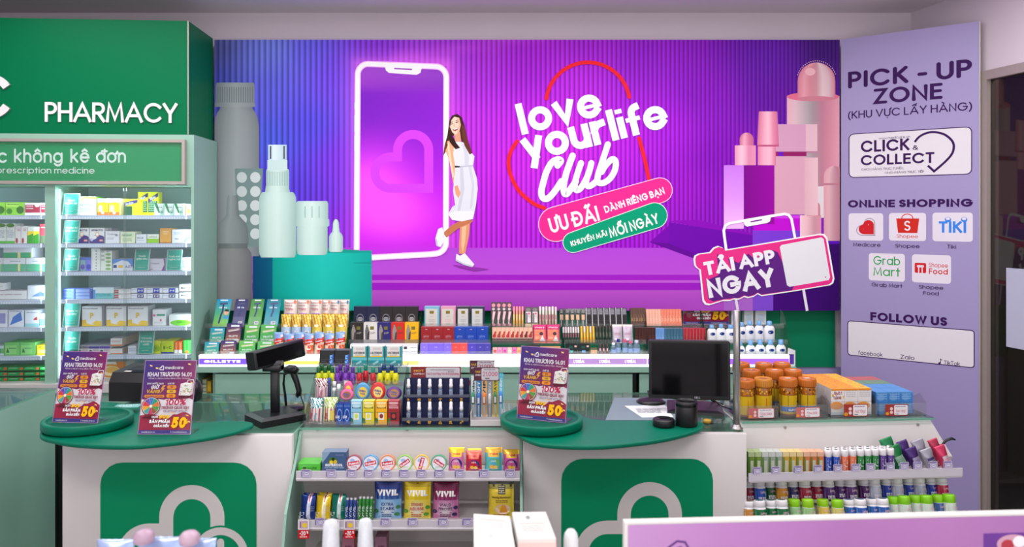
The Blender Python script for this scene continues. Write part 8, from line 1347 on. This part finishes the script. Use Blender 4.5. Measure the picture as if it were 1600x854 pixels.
# ================================================================ nearest gondola with its out-of-focus goods
gd = empty('gondola', (.2, 1.2, 0), 0, 'white gondola whose top carries the nearest boxes and bottles', 'shelf'); b = MB('white_laminate'); b.box(-1.2, 1.5, -.4, .26, 1.0, 1.03); b.add('top', gd); b = MB('white_laminate'); b.box(-1.18, 1.48, -.38, .24, 0, .999); b.add('body', gd)
GO = 1.0305
def q2(px, py, Y): p = P3(px, py, Y); return p
bd = empty('lilac_board', (q2(976, 808, 1.33).x, 1.33, GO), R(3.4), 'lilac printed board with a white rim standing nearest the camera', 'sign'); HB = q2(976, 816, 1.33).z - GO; LB_ = .78
b = MB('paper'); b.box(0, LB_, 0, .016, 0, HB); b.add('board', bd)
b = MB('print'); A = Art(b, ident(), 0, 1, .0002, .001); A.gradx(.006, LB_ - .006, .004, HB - .004, [(184, 140, 190), (176, 124, 180), (164, 112, 168), (168, 116, 170), (158, 108, 164)]); A.rect(.006, .004, LB_ - .006, HB - .058, (165, 135, 162)); A.stroke([(.068, HB - .062), (.076, HB - .045), (.092, HB - .034), (.106, HB - .036), (.114, HB - .05), (.116, HB - .066)], .004, (96, 60, 120), 1); A.stroke([(.074, HB - .062), (.086, HB - .048), (.098, HB - .044), (.108, HB - .052), (.11, HB - .066)], .003, (110, 70, 130), 1); A.rect(.645, HB - .07, .74, HB - .034, (104, 60, 140)); A.ell(.70, HB - .054, .03, .017, (196, 150, 170)); A.ell(.69, HB - .056, .012, .01, (170, 60, 70)); A.ell(.712, HB - .05, .012, .01, (240, 226, 230)); b.add('printed_face', bd)
def sbox(pts, label, logo, name='serum_box'):
    """box with a slightly tilted top, from the pixels of its top face"""
    Yb, Yf = pts['yb'], pts['yf']; c = [P3(*pts['bl'], Yb), P3(*pts['br'], Yb), P3(*pts['fr'], Yf), P3(*pts['fl'], Yf)]; cx = sum(p.x for p in c) / 4; cy = sum(p.y for p in c) / 4
    b = MB('paper', 'print'); T = [(p.x - cx, p.y - cy, p.z - GO) for p in c]; B = [(p[0], p[1], 0) for p in T]; W = (250, 246, 244)
    b.face(T, W, 0); b.face(B, W, 0)
    for k in range(4): b.face([T[k], T[(k + 1) % 4], B[(k + 1) % 4], B[k]], W, 0)
    def mp(u, v, l): return tuple((T[3][i] * (1 - u) + T[2][i] * u) * (1 - v) + (T[0][i] * (1 - u) + T[1][i] * u) * v + (l if i == 2 else 0) for i in range(3))
    A = Art(b, mp, 1, 1, .0001, .0005); A.ell(logo[0], logo[1], .07, .06, (150, 154, 150)); A.stroke([(logo[0] - .02, logo[1] - .08), (logo[0] + .03, logo[1] + .07)], .02, (120, 124, 120)); A.lines(.2, .8, logo[2], 3, .08, .02, (206, 196, 192)); A.rect(.12, logo[2] + .1, .85, logo[2] + .12, (230, 200, 190)); o = b.add(name, None, (cx, cy, GO)); tag(o, label, 'box'); 
    return o, T
sbox(dict(yb=1.41, yf=1.26, bl=(740, 802), br=(796.5, 806), fr=(807, 868), fl=(741.5, 866)), 'white cosmetic box with a small leaf mark, left of the nearest pair', (.45, .5, .75)); o, T = sbox(dict(yb=1.415, yf=1.30, bl=(797.5, 799.5), br=(850, 799), fr=(866, 841), fl=(807, 842)), 'white cosmetic box with a pink edge, right of the nearest pair', (.42, .78, .45)); o.location.x += .003
b = MB('print'); b.box(T[3][0], T[2][0], T[3][1] - .0012, T[3][1] - .0002, T[3][2] - .014, T[3][2] - .006, (240, 196, 190)); b.add('pink_edge', o)
def capb(px, py, Y, w_, label, name='clear_capped_bottle', dome=False):
    p = P3(px, py, Y); r = w_ / 2 * Y / FPX; h = p.z - GO; t = empty(name, (p.x, Y, GO), 0, label, 'bottle'); b = MB('plastic'); b.lathe([(r * 1.1, 0), (r * 1.15, .004), (r * 1.15, h * .35), (r * 1.0, h * .42)], (236, 236, 238), n=24); b.add('body', t)
    b = MB('milky' if not dome else 'plastic'); prof = [(r * 1.0, h * .425), (r * 1.04, h * .43), (r * .86, h * .93), (r * .7, h * .985), (r * .3, h)] if not dome else [(r * .98, h * .425), (r, h * .43), (r, h * .84), (r * .86, h * .93), (r * .5, h * .99), (.001, h)]; b.lathe(prof, (226, 226, 228), n=28); b.add('cap', t)
    if not dome: b = MB('plastic'); b.lathe([(r * .5, h * .425), (r * .5, h * .7), (r * .34, h * .72), (r * .34, h * .84), (r * .2, h * .86)], (240, 240, 244), n=18); b.add('pump', t)
capb(517, 812, 1.4, 27, 'bottle with a frosted cap before the stand, left of two'); capb(571, 810, 1.42, 24, 'bottle with a frosted cap before the stand, right of two'); capb(892, 826, 1.38, 23, 'small white bottle with a domed cap before the right counter', 'domed_bottle', True)
def refill(px, pyt, Y, w_, c, knob, label):
    p = P3(px, pyt, Y); h = p.z - GO; w = w_ * Y / FPX; t = empty('refill_pouch', (p.x, Y, GO), 0, label, 'pouch'); pouch(w, h, .05, lambda u, v: mixc((120, 164, 226), (176, 190, 226), v * v), [('r', .15, .3, .8, .6, (190, 210, 240)), ('n', .2, .8, .75, 3, .08, (120, 140, 200))]).add('pouch', t)
    if knob: b = MB('plastic'); b.lathe([(.010, -.002), (.017, .002), (.018, .014), (.012, .021), (.001, .023)], c, n=20); b.add('cap', t, (knob * Y / FPX, 0, h))
refill(170, 851, 1.40, 60, (220, 200, 214), 0, 'pale blue pouch cut by the frame below the left counter'); refill(243, 847, 1.36, 78, (176, 146, 166), -18, 'pale blue pouch with a pink cap below the green emblem, left'); refill(308, 849, 1.38, 44, (186, 156, 174), -12, 'pale blue pouch with a pink cap below the green emblem, right')
